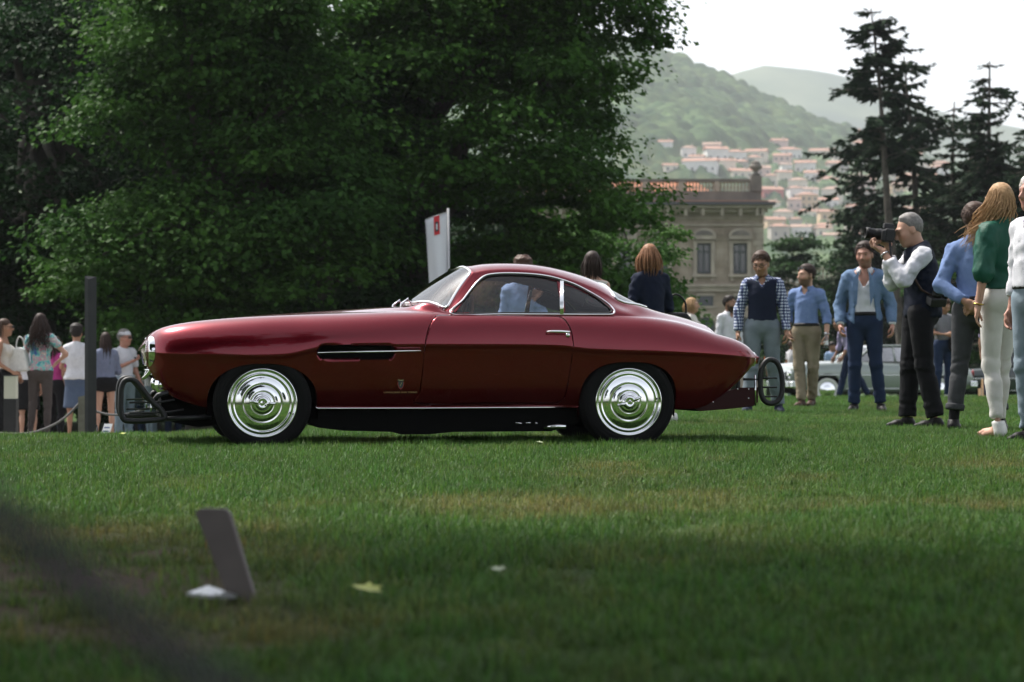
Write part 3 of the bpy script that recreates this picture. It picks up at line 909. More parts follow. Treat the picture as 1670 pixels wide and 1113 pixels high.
# ---- wheels
def make_wheel(s):
    w = empty('wheel'); w.parent = car
    tp = [(.215,-.075),(.222,-.086),(.236,-.092),(.262,-.096),(.288,-.092),(.303,-.080),(.312,-.060),(.3155,-.03),(.316,0),(.3155,.03),(.312,.06),(.303,.08),(.262,.09),(.215,.07)]
    t = MB().lathe(tp, 72, 'y').build('tyre', M['tyre'], w, True)
    mb = MB()
    for (r, y) in ((.247, -.0955), (.272, -.0958), (.296, -.0885)):
        mb.tube([(r * math.cos(a), y, r * math.sin(a)) for a in np.linspace(0, 2*math.pi, 72, endpoint=False)], .0016, 5, True)
    mb.build('tyre_rib', M['tyre'], w, True)
    hp = [(.2235,-.078),(.2245,-.088),(.219,-.0935),(.2125,-.092),(.207,-.082),(.201,-.078),(.196,-.082),(.190,-.087),(.184,-.0875),(.179,-.084),(.175,-.083),(.165,-.0865),(.150,-.0905),(.135,-.0935),(.122,-.095),(.1175,-.093),(.1145,-.0945),(.110,-.0975),(.098,-.1005),(.085,-.103),(.074,-.1045),(.070,-.103),(.067,-.106),(.060,-.112),(.052,-.114),(.046,-.113),(.043,-.118),(.036,-.124),(.026,-.126),(.022,-.123),(.012,-.125),(.0005,-.1255)]
    H = MB().lathe(hp, 96, 'y').build('hubcap', M['chrome'], w, True)
    for sg in (1, -1):
        MB().tube([(sg * .03, -.116, 0), (sg * .055, -.121, .003), (sg * .083, -.117, .006)], [.013, .0105, .007], 8).build('spinner_ear', M['chrome'], w, True)
    MB().tube([(.180, -.082, -.045), (.184, -.096, -.046)], .006, 8).build('valve', M['black_rubber'], w, True)
    MB().lathe([(.0,.02),(.205,.02),(.21,-.07),(.215,-.075)], 48, 'y').build('rim', M['dark_metal'], w, True)
    return w
for xx, st, rl in ((F_WX, -3.0, 0.1), (R_WX, 0, -.35)):
    for s in (1, -1):
        w = make_wheel(s)
        w.location = (xx, -s * .62, WZ)
        w.rotation_euler = (0, rl, R(st) if s == 1 else R(180 + st))

# ---- lamps
def rot_lathe(prof, c, name, m_, yaw, parent, n=36, sy=1.0):
    """lathe about the x axis, opening to -x, swung by yaw"""
    mb = MB(); mb.lathe(prof, n, 'z')
    mtx = Matrix.Translation(c) @ Matrix.Rotation(yaw, 4, 'Z') @ Matrix.Rotation(R(-90), 4, 'Y')
    mb.v = [tuple(mtx @ Vector(p)) for p in mb.v]
    return mb.build(name, m_, parent, True)
for s in (-1, 1):
    hx, hz_ = L(247, 574, -.50)
    cpt = Vector((hx, s * .455, hz_))
    hl = rot_lathe([(.100,-.075),(.102,-.01),(.100,.012),(.095,.019),(.090,.016),(.086,.008)], cpt, 'headlight', M['chrome'], s * R(0), car)
    lens = rot_lathe([(.092,.010),(.080,.022),(.055,.034),(.028,.040),(.0,.042)], cpt, 'lens', M['glass'], s * R(0), hl)
    rot_lathe([(.090,.006),(.06,-.03),(.03,-.05),(0,-.055)], cpt, 'reflector', M['chrome'], s * R(0), hl)
    il = L(262, 628, -.52)
    cpt = Vector((il[0] - .01, s * .50, il[1]))
    fl = rot_lathe([(.050,-.04),(.052,.004),(.046,.012),(.03,.022),(0,.028)], cpt, 'fog_lamp', M['chrome'], s * R(-10), car, 24)
    tl_ = L(1232, 586, -.5)
    c2 = Vector((tl_[0], s * .455, tl_[1]))
    q = MB(); q.lathe([(.046,-.06),(.050,-.012),(.047,.002),(.040,.004)], 32, 'z')
    mtx = Matrix.Translation(c2) @ Matrix.Rotation(R(90), 4, 'Y') @ Matrix.Scale(1.0, 4)
    q.v = [tuple(mtx @ Vector(p)) for p in q.v]; tl2 = q.build('tail_light', M['chrome'], car, True)
    q = MB(); q.lathe([(.041,.0),(.034,.014),(.02,.020),(0,.022)], 32, 'z'); q.v = [tuple(mtx @ Vector(p)) for p in q.v]
    M.setdefault('red_lens', mat('red_lens', (.25, .004, .006), .08, coat=1.0)); q.build('lens', M['red_lens'], tl2, True)
# grille between the head lamps
gx, gz = L(236, 596, 0)
gl_ = empty('grille'); gl_.parent = car
mb = MB(); mb.tube([(gx - .01 + .05 * (math.cos(a) ** 2), .30 * math.cos(a), gz + .085 * math.sin(a)) for a in np.linspace(0, 2*math.pi, 40, endpoint=False)], .014, 8, True); mb.build('grille_frame', M['chrome'], gl_, True)
for k in range(5):
    zz = (k - 2) * .03; hw = .28 * math.sqrt(max(.05, 1 - (zz / .085) ** 2))
    MB().tube([(gx + .045, -hw, gz + zz), (gx, 0, gz + zz), (gx + .045, hw, gz + zz)], .005, 6).build('grille_bar', M['chrome'], gl_, True)

# ---- bumper guards (black rimmed loops) and their brackets
M['guard_pane'] = glass_mat('guard_pane', (0.80, 0.82, 0.82), 0.05)
def loop_obj(name, pts_px, yl, r, s, mat_, parent, n=7):
    pts = [Vector((*[L(a, b, -yl)[0]], -yl * s, L(a, b, -yl)[1])) for a, b in pts_px]
    return MB().tube(catmull(pts, n, True), r, 10, True).build(name, mat_, parent, True)
def fill(name, pts_px, yl, s, mat_, parent):
    pts = [Vector((L(a, b, -yl)[0], -yl * s, L(a, b, -yl)[1])) for a, b in pts_px]
    pts = catmull(pts, 7, True); n = len(pts)
    return mesh_obj(name, pts, [tuple(range(n))], mat_, parent, False)
def bar(name, pts_px, yl, r, s, mat_, parent):
    pts = [Vector((L(a, b, -yl)[0], -yl * s, L(a, b, -yl)[1])) for a, b in pts_px]
    return MB().tube(pts, r, 8).build(name, mat_, parent, True)
fl_px = [(198,634),(203,622),(213,619),(223,624),(237,641),(248,655),(262,668),(268,682),(245,686),(212,687),(201,683),(197,668),(197,650)]
rl_px = [(1241,640),(1240,619),(1243,600),(1250,589),(1259,587),(1268,593),(1274,608),(1276,628),(1274,645),(1266,656),(1255,658),(1246,653)]
for s in (1, -1):
    g = loop_obj('bumper_guard', fl_px, .60, .018, s, M['black_rubber'], car)
    fill('pane', fl_px, .60, s, M['guard_pane'], g)
    bar('guard_bar', [(211,657),(262,656),(285,652)], .60, .006, s, M['dark_metal'], g)
    bar('guard_bar', [(211,674),(270,673),(300,668)], .60, .006, s, M['dark_metal'], g)
    bar('guard_post', [(246.5,657),(246.5,674)], .60, .005, s, M['chrome'], g)
    bar('guard_bracket', [(262,684),(300,682),(345,680)], .58, .016, s, M['dark_metal'], g)
    bar('guard_arm', [(250,656),(258,645),(275,640)], .58, .017, s, M['dark_metal'], g)
    g = loop_obj('bumper_guard', rl_px, .56, .018, s, M['black_rubber'], car)
    fill('pane', rl_px, .56, s, M['guard_pane'], g)
    for yy in (617, 632, 647): bar('guard_bar', [(1243,yy),(1267,yy)], .56, .006, s, M['dark_metal'], g)
    bar('guard_bar', [(1212,619),(1243,619)], .56, .008, s, M['dark_metal'], g)
    bar('guard_post', [(1232,612),(1232,662)], .56, .007, s, M['chrome'], g)
    mb = MB(); mb.prism([L(a, b, -.55) for a, b in [(1130,664),(1172,648),(1186,638),(1205,632.5),(1236,632),(1236,656),(1228,663),(1180,668),(1140,671)]][::-1], -s * .55 - .008, -s * .55 + .008)
    o = mb.build('guard_bracket', M['bracket'], g); bv = o.modifiers.new('b', 'BEVEL'); bv.width = .004; bv.segments = 2
    for a, b in ((1203,635),(1221,635),(1221,650),(1163,656)):
        x, z = L(a, b, -.56); MB().ell((x, -s * .559, z), (.005, .004, .005), 8, 6).build('bolt', M['chrome'], g, True)

# ---- small fittings: handle, lock, badge, script, wiper, filler
for s, d in ((1, DOORS[0]), (-1, DOORS[1])):
    hp = on_flank([(891,541.5),(900,541),(915,541.2),(928,541.8)], -.74, .030, I1, I2, s)
    h = MB().tube(hp, [.006, .0088, .0092, .0075], 10).build('door_handle', M['chrome'], d, True)
    q = on_flank([(925,541.5),(925,541.5)], -.74, .0, I1, I2, s); q2 = on_flank([(925,541.5)], -.74, .03, I1, I2, s)
    MB().tube([q[0], q2[0]], .007, 8).build('handle_stem', M['chrome'], h, True)
    q = on_flank([(892,541.5)], -.74, .0, I1, I2, s); q2 = on_flank([(892,541.5)], -.74, .03, I1, I2, s)
    MB().tube([q[0], q2[0]], .006, 8).build('handle_stem', M['chrome'], h, True)
    q = on_flank([(926,547)], -.74, .004, I1, I2, s)[0]
    MB().ell(q, (.015, .012, .015), 14, 10).build('door_lock', M['chrome'], d, True)
M['badge_gold'] = mat('badge_gold', (.42, .36, .16), .35, .7)
M['badge_red'] = mat('badge_red', (.35, .02, .03), .3)
M['badge_dark'] = mat('badge_dark', (.03, .05, .05), .3)
for s in (1, -1):
    bx_, bz_ = L(655, 627, -.73); by = surf_y(bx_, bz_, 0, I1) + .002
    bd = empty('badge'); bd.parent = car; bd.location = (bx_, -s * by, bz_)
    sh = [(-.020,.026),(0,.022),(.020,.026),(.021,.0),(.014,-.022),(0,-.034),(-.014,-.022),(-.021,0)]
    MB().prism(sh, -.002 * s, .002 * s).build('shield_rim', M['badge_red'], bd)
    MB().prism([(x * .8, z * .8 - .001) for x, z in sh], -.0035 * s, .001 * s).build('shield', M['badge_dark'], bd)
    MB().tube([(-.006, -.004 * s, -.012), (.006, -.004 * s, .010)], .002, 6).build('shield_stroke', M['badge_gold'], bd)
    MB().tube([(-.019, -.004 * s, .028), (0, -.004 * s, .024), (.019, -.004 * s, .028)], .0035, 6).build('crown_band', M['chrome'], bd)
    cr = MB()
    for k in range(5): cr.ell((-.012 + .006 * k, -.003 * s, .041 + .003 * (k % 2)), (.0035, .002, .006), 8, 6)
    cr.build('crown', M['badge_gold'], bd, True)
    tcu = bpy.data.curves.new('script', 'FONT'); tcu.body = 'CARROZZERIA GHIA TORINO'; tcu.size = .0155; tcu.extrude = .001
    tcu.align_x = 'CENTER'; tcu.space_character = 1.05
    to = bpy.data.objects.new('tmp', tcu); COL.objects.link(to)
    me = bpy.data.meshes.new_from_object(to.evaluated_get(bpy.context.evaluated_depsgraph_get())); bpy.data.objects.remove(to)
    me.materials.clear(); me.materials.append(M['badge_gold'])
    tx, tz = L(655, 641.5, -.73)
    so = bpy.data.objects.new('script', me); link(so, car); so.rotation_euler = (R(90), 0, 0 if s == 1 else R(180)); so.location = (tx, -s * (surf_y(tx, tz, 0, I1) + .003), tz)
for sy in (-.22, .22):
    w0 = grid_pt(a1 + .01, .98); x0 = colx(664, 497, -.15)
    i = int(np.searchsorted(XS, x0)); zz = float(np.interp(abs(sy), SEC[i, I3:, 0][::-1], SEC[i, I3:, 1][::-1]))
    mb = MB(); mb.tube([(x0 - .05, sy, zz - .03), (x0 - .045, sy, zz + .005), (x0 - .01, sy, zz + .035), (x0 + .02, sy + .02, zz + .01)], [.012, .009, .006, .005], 8)
    mb.tube([(x0 - .01, sy, zz + .035), (x0 + .03, sy + .2, zz + .055)], .004, 6)
    mb.build('wiper', M['chrome'], car, True)
# ================================================================== trees
def leaf_mat(name, tr=.33, rough=.5):
    m = bpy.data.materials.new(name); m.use_nodes = True
    nt = m.node_tree; nt.nodes.clear()
    o = nt.nodes.new('ShaderNodeOutputMaterial'); vc = nt.nodes.new('ShaderNodeVertexColor'); vc.layer_name = 'Col'
    d = nt.nodes.new('ShaderNodeBsdfPrincipled'); d.inputs['Roughness'].default_value = rough; d.inputs['Specular IOR Level'].default_value = .05
    t = nt.nodes.new('ShaderNodeBsdfTranslucent'); ms = nt.nodes.new('ShaderNodeMixShader'); ms.inputs[0].default_value = tr
    nt.links.new(vc.outputs[0], d.inputs['Base Color']); nt.links.new(vc.outputs[0], t.inputs[0])
    nt.links.new(d.outputs[0], ms.inputs[1]); nt.links.new(t.outputs[0], ms.inputs[2]); nt.links.new(ms.outputs[0], o.inputs[0])
    return m
M['leaf'] = leaf_mat('leaf'); M['needle'] = leaf_mat('needle', .12, .7)
M['bark'] = mat('bark', (.026, .023, .019), .9, noise=(3.5, (.055, .048, .038), .15), bump=(14, .8))
M['bark_dark'] = mat('bark_dark', (.045, .036, .03), .9, noise=(6, (.09, .075, .06), .15), bump=(18, .8))

def rand_unit(rg, n):
    v = rg.normal(size=(n, 3)); return v / np.linalg.norm(v, axis=1, keepdims=True)
def leaf_mesh(name, P, Nn, D, size, cols, parent, material, wid=.42, fold=.18):
    """one rhombic, folded leaf per row"""
    Bn = np.cross(Nn, D); Bn /= np.linalg.norm(Bn, axis=1, keepdims=True) + 1e-9
    s = size[:, None]
    a = P - D * s * .5; b = P + D * s * .5
    l = P + Bn * s * wid + Nn * s * fold - D * s * .06; r = P - Bn * s * wid + Nn * s * fold - D * s * .06
    V = np.stack([a, r, b, l], 1).reshape(-1, 3)
    n = len(P); F = np.arange(n * 4).reshape(n, 4)
    F = np.concatenate([F[:, [0, 1, 2]], F[:, [0, 2, 3]]])
    o = mesh_obj(name, V, F, material, parent, False)
    vcol(o, np.repeat(cols, 4, 0))
    return o

def limb(mb, p0, p1, r0, r1, rg, sag=.12, n=8):
    p0, p1 = Vector(p0), Vector(p1); d = (p1 - p0).length
    mid = [p0.lerp(p1, t) + Vector((rg.normal() * .05 * d * math.sin(math.pi*t), rg.normal() * .05 * d * math.sin(math.pi*t), sag * d * math.sin(math.pi * t))) for t in np.linspace(0, 1, 6)]
    mb.tube(mid, list(np.linspace(r0, r1, 6)), n)

def broadleaf(name, base, trunk, crown, nclump, per, lsize, cols, seed, label, cat='tree', group=None, zcut=None, limbs=16, clump_r=(.55, 1.15), trunk_mat='bark', shell=.55, fork=None, drop=None, holes=None):
    """trunk=(radius, height, lean xy); crown=list of (cx,cy,cz,rx,ry,rz) relative to the base"""
    rg = np.random.default_rng(seed)
    t = empty(name, base, 0, label, cat, group)
    mb = MB()
    rad, hgt, lean = trunk
    top = Vector((lean[0], lean[1], hgt))
    ts = np.linspace(0, 1, 9)
    mb.tube([Vector((lean[0]*q + .06*math.sin(5*q+seed), lean[1]*q, hgt*q)) for q in ts], [rad * (1.35 - .35 * min(1, q * 6)) * (1 - .45 * q) for q in ts], 14)
    w = np.array([c[3]*c[4]*c[5] for c in crown]) ** .66; w /= w.sum()
    # clumps of foliage spread through the crown, more of them towards its outside
    C = []; Rr = []
    tries = 0
    while len(C) < nclump and tries < nclump * 30:
        tries += 1
        c = crown[rg.choice(len(crown), p=w)]
        u = rand_unit(rg, 1)[0] * (shell + (1 - shell) * rg.random()) ** .6
        p = np.array(c[:3]) + u * np.array(c[3:])
        if p[2] < .4 + (drop or 0): continue
        if zcut and p[2] > zcut: continue
        C.append(p); Rr.append(rg.uniform(*clump_r))
    C = np.array(C); Rr = np.array(Rr)
    order = rg.permutation(len(C))[:limbs]
    for i in order:
        q = .45 + .55 * rg.random()
        p0 = Vector((lean[0]*q, lean[1]*q, hgt*q))
        limb(mb, p0, C[i], rad * .38 * rg.uniform(.6, 1.1), rad * .05, rg)
    if fork:
        for (f0, f1, r0_, r1_) in fork: limb(mb, f0, f1, r0_, r1_, rg, .05, 10)
    mb.build('trunk', M[trunk_mat], t, True)
    # leaves hang in sprays on the upper shell of each clump
    n = nclump * per
    ci = np.repeat(np.arange(len(C)), per)
    n = len(ci)
    u = rand_unit(rg, n); u[:, 2] = np.where(u[:, 2] < -.3, -u[:, 2] * .6, u[:, 2])
    rr = rg.random(n) ** .28
    lob = .45 + 1.05 * vnoise(u[:, 0] * 3.2 + ci * 7.7, u[:, 1] * 3.2 + u[:, 2] * 2.6, 1.0, seed)
    P = C[ci] + u * (Rr[ci] * rr * lob)[:, None] * np.array([1.15, 1.15, .60])
    Nn = u * .55 + np.array([0, 0, .75]) + rg.normal(size=(n, 3)) * .45
    Nn /= np.linalg.norm(Nn, axis=1, keepdims=True)
    D = u * [1, 1, .2] + np.array([0, 0, -.55]) + rg.normal(size=(n, 3)) * .5
    D -= Nn * (D * Nn).sum(1, keepdims=True); D /= np.linalg.norm(D, axis=1, keepdims=True) + 1e-9
    size = lsize * rg.uniform(.55, 1.4, n)
    if holes:                                                        # natural openings between the boughs
        for (hx_, hz2, rx_, rz_) in holes:
            w_ = ((P[:, 0] - hx_) / rx_) ** 2 + ((P[:, 2] - hz2) / rz_) ** 2; kp = w_ > .55 + .9 * rg.random(len(P))
            P, Nn, D, size, ci = P[kp], Nn[kp], D[kp], size[kp], ci[kp]
        n = len(P)
    c0, c1 = np.array(cols[0]), np.array(cols[1])
    k = np.clip(.45 * rg.random(n) + .55 * rg.random(len(C))[ci], 0, 1)[:, None]
    leaf_mesh('crown', P, Nn, D, size, c0 * (1 - k) + c1 * k, t, M['leaf'])
    return t

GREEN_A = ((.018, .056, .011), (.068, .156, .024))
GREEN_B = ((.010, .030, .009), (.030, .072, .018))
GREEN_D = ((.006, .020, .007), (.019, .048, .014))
def B(px, Y, dz=0.0):
    x = (px - 835) / FPX * Y
    return (x, Y, float(ground_z(x, Y)) + dz)

# the big plane tree over the car: the crown is given in metres from the trunk's foot
broadleaf('plane_tree', B(676, 46), (.42, 5.6, (-.15, .3)),
          [(1.0, -.6, 5.6, 3.2, 3.2, 3.0), (2.9, -.4, 3.5, 1.6, 1.8, 1.9), (-1.2, 0, 7.2, 4.2, 3.6, 2.6), (3.1, -.2, 7.2, 1.45, 2.0, 1.6), (.6, 0, 9.5, 3.6, 4.0, 2.6)],
          265, 580, .108, GREEN_A, 3, 'large plane tree with thick dark trunk and spreading green crown behind the coupe', zcut=9.6, limbs=20, drop=1.6, holes=[(1.90, 3.0, .42, .40), (2.6, 4.25, .75, .16), (1.0, 5.1, .28, .20), (1.55, 3.9, .22, .2), (-.65, 3.5, .2, .2)],
          fork=[((-.05, .1, 2.6), (-1.3, .2, 5.2), .26, .14), ((0, .15, 3.6), (1.3, .1, 6.4), .22, .12)])
broadleaf('leafy_tree', B(985, 52), (.16, 3.0, (.2, 0)), [(0.2, 0, 2.6, 1.45, 1.4, 1.9), (1.05, -.2, 1.7, 1.0, .9, 1.0)], 70, 460, .095, ((.030, .080, .018), (.085, .18, .036)), 5,
          'bright green small tree with low branches in front of the stone villa', limbs=10, clump_r=(.35, .7))
broadleaf('leafy_tree', B(335, 41), (.30, 5.2, (.2, 0)),
          [(.1, 0, 4.8, 2.1, 2.0, 2.8), (-.9, -.5, 3.0, 1.7, 1.5, 2.4), (1.2, -.4, 2.9, 1.6, 1.5, 2.3), (.3, 0, 7.0, 1.8, 1.7, 1.6)],
          155, 590, .102, ((.014, .044, .010), (.056, .128, .022)), 9, 'mid green leafy tree with drooping sprays left of the plane tree', limbs=18, drop=.2)
broadleaf('leafy_tree', B(545, 45), (.22, 4.4, (-.2, 0)), [(0, 0, 3.0, 1.5, 1.4, 2.2), (.2, 0, 5.6, 1.6, 1.5, 1.8), (.5, -.3, 1.6, 1.1, 1.0, 1.0)], 110, 480, .10, GREEN_B, 13,
          'dark leafy tree with low foliage just left of the plane trunk', limbs=12, drop=.1)
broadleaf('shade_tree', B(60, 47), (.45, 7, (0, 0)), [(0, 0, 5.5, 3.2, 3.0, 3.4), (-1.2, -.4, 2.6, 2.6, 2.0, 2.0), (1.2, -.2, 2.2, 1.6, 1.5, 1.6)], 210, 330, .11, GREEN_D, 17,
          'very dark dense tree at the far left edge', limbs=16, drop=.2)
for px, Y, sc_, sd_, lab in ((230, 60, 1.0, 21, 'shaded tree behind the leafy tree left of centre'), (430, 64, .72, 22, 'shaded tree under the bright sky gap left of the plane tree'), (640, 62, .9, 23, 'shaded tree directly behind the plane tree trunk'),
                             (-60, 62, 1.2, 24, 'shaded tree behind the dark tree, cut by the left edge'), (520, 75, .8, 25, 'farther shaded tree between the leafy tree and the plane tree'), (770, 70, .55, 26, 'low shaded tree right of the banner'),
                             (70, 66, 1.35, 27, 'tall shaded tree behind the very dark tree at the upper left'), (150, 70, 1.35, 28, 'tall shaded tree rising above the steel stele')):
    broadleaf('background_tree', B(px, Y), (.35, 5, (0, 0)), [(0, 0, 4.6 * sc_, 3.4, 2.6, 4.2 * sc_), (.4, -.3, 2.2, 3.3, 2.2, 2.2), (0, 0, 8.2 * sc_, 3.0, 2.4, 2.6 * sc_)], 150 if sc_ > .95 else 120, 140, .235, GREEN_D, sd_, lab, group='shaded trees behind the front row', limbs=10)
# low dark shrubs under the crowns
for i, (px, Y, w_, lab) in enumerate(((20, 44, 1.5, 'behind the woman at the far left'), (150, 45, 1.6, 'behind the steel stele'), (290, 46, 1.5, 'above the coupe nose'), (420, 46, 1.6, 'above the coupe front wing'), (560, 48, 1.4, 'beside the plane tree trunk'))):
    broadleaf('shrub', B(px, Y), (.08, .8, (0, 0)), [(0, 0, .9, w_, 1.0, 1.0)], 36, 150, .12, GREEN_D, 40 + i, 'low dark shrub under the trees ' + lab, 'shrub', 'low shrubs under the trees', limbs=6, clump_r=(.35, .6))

def conifer(name, base, top, rad, levels, cols, seed, label, group=None, gap=0.0, start=.2, twig=.46, droop=.35, per=5, shape=None, trunk_mat='bark_dark', wf=2.6):
    """top = offset of the tip from the foot; levels = list of (height 0..1, branch length)"""
    rg = np.random.default_rng(seed)
    t = empty(name, base, 0, label, 'tree', group)
    top = Vector(top); H = top.length
    mb = MB(); pts = [top * q + Vector((.05 * math.sin(q * 9 + seed), 0, 0)) for q in np.linspace(0, 1, 10)]
    mb.tube(pts, [rad * (1 - .93 * q) + .01 for q in np.linspace(0, 1, 10)], 9)
    P = []; D = []; S = []
    hs = [l[0] for l in levels]; ls = [l[1] for l in levels]
    nwh = int(H * wf)
    for w in range(nwh):
        q = start + (1 - start) * (w + rg.random() * .6) / nwh
        q = min(q, .995)
        Lb = float(np.interp(q, hs, ls))
        nbr = rg.integers(per - 2, per + 2)
        for b in range(nbr):
            if rg.random() < gap: continue
            an = rg.random() * 6.283; Ln = Lb * (.18 + 1.75 * float(vnoise(an * 1.1 + seed, q * 9, 1.0, seed)) ** 1.4) * rg.uniform(.7, 1.25)
            dirv = np.array([math.cos(an), math.sin(an)])
            p0 = np.array(top * q); m = max(4, int(Ln / .16)); prev = None
            rise = rg.uniform(-.15, .42); drp = droop * rg.uniform(.4, 1.6)
            path = []
            for k in range(m + 1):
                s = k / m
                path.append(p0 + np.array([dirv[0]*Ln*s, dirv[1]*Ln*s, Ln * (rise * s - drp * s * s + .18 * s**4)]))
            mb.tube(path[::max(1, m // 4)], list(np.linspace(rad * .16, .008, len(path[::max(1, m // 4)]))), 4, caps=False)
            for k in range(1, m + 1):
                s = k / m; tl = twig * (1.0 - .55 * s) * rg.uniform(.6, 1.3) * min(1, Ln)
                for sg in (-1, 1):
                    for rpt in range(3):
                        side = np.array([-dirv[1] * sg, dirv[0] * sg, 0])
                        dd_ = side * rg.uniform(.3, 1.0) + np.array([dirv[0], dirv[1], 0]) * rg.uniform(.2, .9) + np.array([0, 0, rg.uniform(-.75, .10)])
                        dd_ /= np.linalg.norm(dd_)
                        P.append(path[k] + dd_ * tl * .5 + rg.normal(size=3) * .03); D.append(dd_); S.append(tl)
            dd_ = path[-1] - path[-2]; dd_ /= np.linalg.norm(dd_); P.append(path[-1] + dd_ * .1); D.append(dd_); S.append(.35)
    mb.build('trunk', M[trunk_mat], t, True)
    P, D, S = np.array(P), np.array(D), np.array(S)
    n = len(P)
    Nn = np.cross(D, rand_unit(rg, n)); Nn /= np.linalg.norm(Nn, axis=1, keepdims=True) + 1e-9
    k = rg.random(n)[:, None]; c0, c1 = np.array(cols[0]), np.array(cols[1])
    leaf_mesh('crown', P, Nn, D, S, c0 * (1 - k) + c1 * k, t, M['needle'], wid=.20, fold=.03)
    return t
NEED = ((.008, .018, .010), (.022, .044, .020))
def off(px0, py0, px1, py1, Y):
    a, b = W(px0, py0, Y), W(px1, py1, Y); return (b - a)
conifer('spruce_tree', B(1478, 88), W(1421, 14, 88) - Vector(B(1478, 88)), .23, [(0, .8), (.45, 1.0), (.58, 1.7), (.66, .8), (.72, 1.5), (.82, 1.4), (.90, 1.15), (.96, .7), (1, .25)], NEED, 51,
        'tallest thin spruce with bare leaning trunk and open ragged crown', gap=.36, start=.60, droop=.34, per=5, wf=1.5, twig=.56)
conifer('spruce_tree', B(1514, 94), W(1476, 92, 94) - Vector(B(1514, 94)), .24, [(0, 1.0), (.5, 1.6), (.62, 1.9), (.75, 2.1), (.88, 1.5), (1, .25)], NEED, 52,
        'dark spruce with leaning trunk just right of the tallest one', gap=.25, start=.50, droop=.34, per=5, wf=1.6, twig=.6)
conifer('fir_tree', B(1420, 98), W(1405, 235, 98) - Vector(B(1420, 98)), .2, [(0, 1.6), (.5, 1.7), (.8, 1.2), (1, .3)], NEED, 53, 'lower dark fir left of the bare spruce trunk', gap=.1, start=.25, per=7)
conifer('fir_tree', B(1556, 92), W(1556, 166, 92) - Vector(B(1556, 92)), .2, [(0, 1.5), (.5, 1.35), (.8, .95), (1, .2)], NEED, 54, 'narrow dark fir between the spruces and the right edge', gap=.02, start=.08, per=8)
conifer('fir_tree', B(1622, 90), W(1612, 100, 90) - Vector(B(1622, 90)), .25, [(0, 2.4), (.4, 2.3), (.65, 1.7), (.72, 1.0), (.85, .8), (.95, .55), (1, .2)], NEED, 55, 'broad dark fir with ragged thin top at the right edge', gap=.03, start=.08, per=9)
conifer('fir_tree', B(1690, 86), W(1690, 150, 86) - Vector(B(1690, 86)), .25, [(0, 2.4), (.5, 2.0), (.8, 1.2), (1, .2)], NEED, 56, 'dark fir half cut off by the right edge of the picture', gap=.03, start=.08, per=9)
conifer('fir_tree', B(1500, 104), W(1498, 330, 104) - Vector(B(1500, 104)), .2, [(0, 2.4), (.5, 2.2), (.8, 1.4), (1, .3)], NEED, 57, 'low dark fir behind the photographer', gap=.02, start=.06, per=8)
conifer('cypress_tree', B(1372, 110), W(1372, 405, 110) - Vector(B(1372, 110)), .14, [(0, .9), (.5, .75), (.8, .5), (1, .1)], NEED, 58, 'narrow dark cypress behind the man in the blue blazer', gap=0, start=.03, per=8, droop=.1)
broadleaf('round_bush', B(1545, 70), (.1, 1.8, (0, 0)), [(0, 0, 2.9, .95, .9, 1.15), (.2, 0, 1.4, 1.2, 1.0, 1.3)], 50, 220, .115, ((.022, .06, .016), (.055, .12, .028)), 61, 'rounded green bush between the dark firs', 'bush', limbs=6, clump_r=(.3, .5))
broadleaf('leafy_tree', B(1300, 120), (.2, 3.5, (0, 0)), [(0, 0, 5.6, 1.5, 1.6, 2.5), (-.6, 0, 2.6, 1.7, 1.4, 2.6), (1.0, 0, 3.8, 1.3, 1.2, 2.4)], 110, 170, .21, GREEN_B, 63, 'dark green tree standing right beside the villa', limbs=10, clump_r=(.45, .85))
broadleaf('leafy_tree', B(1372, 132), (.2, 3.0, (0, 0)), [(0, 0, 3.0, 2.2, 1.6, 2.4)], 60, 150, .22, GREEN_D, 64, 'low dark tree behind the man in the blue blazer', limbs=8, clump_r=(.45, .85))
for px, Y, cr, sd_, lab in ((1425, 100, [(0, 0, 5.6, 1.5, 1.4, 2.4), (-.6, 0, 2.8, 1.7, 1.4, 2.2)], 65, 'dark leafy tree below the bare spruce trunk'), (1530, 108, [(0, 0, 4.6, 2.2, 1.6, 3.2)], 66, 'dark leafy tree behind the photographer'),
                            (1605, 104, [(0, 0, 7.0, 2.0, 1.6, 3.6), (.4, 0, 3.4, 2.6, 1.6, 3.2)], 67, 'tall dark leafy tree among the firs at the right'), (1680, 100, [(0, 0, 6.0, 2.2, 1.6, 3.8), (0, 0, 2.8, 2.4, 1.6, 2.6)], 68, 'dark leafy tree at the right picture edge'), (1330, 140, [(0, 0, 3.0, 3.2, 1.6, 2.6)], 69, 'low dark tree behind the man in khaki chinos')):
    broadleaf('leafy_tree', B(px, Y), (.2, 3.5, (0, 0)), cr, 90, 150, .24, GREEN_D, sd_, lab, limbs=10, clump_r=(.5, .95))
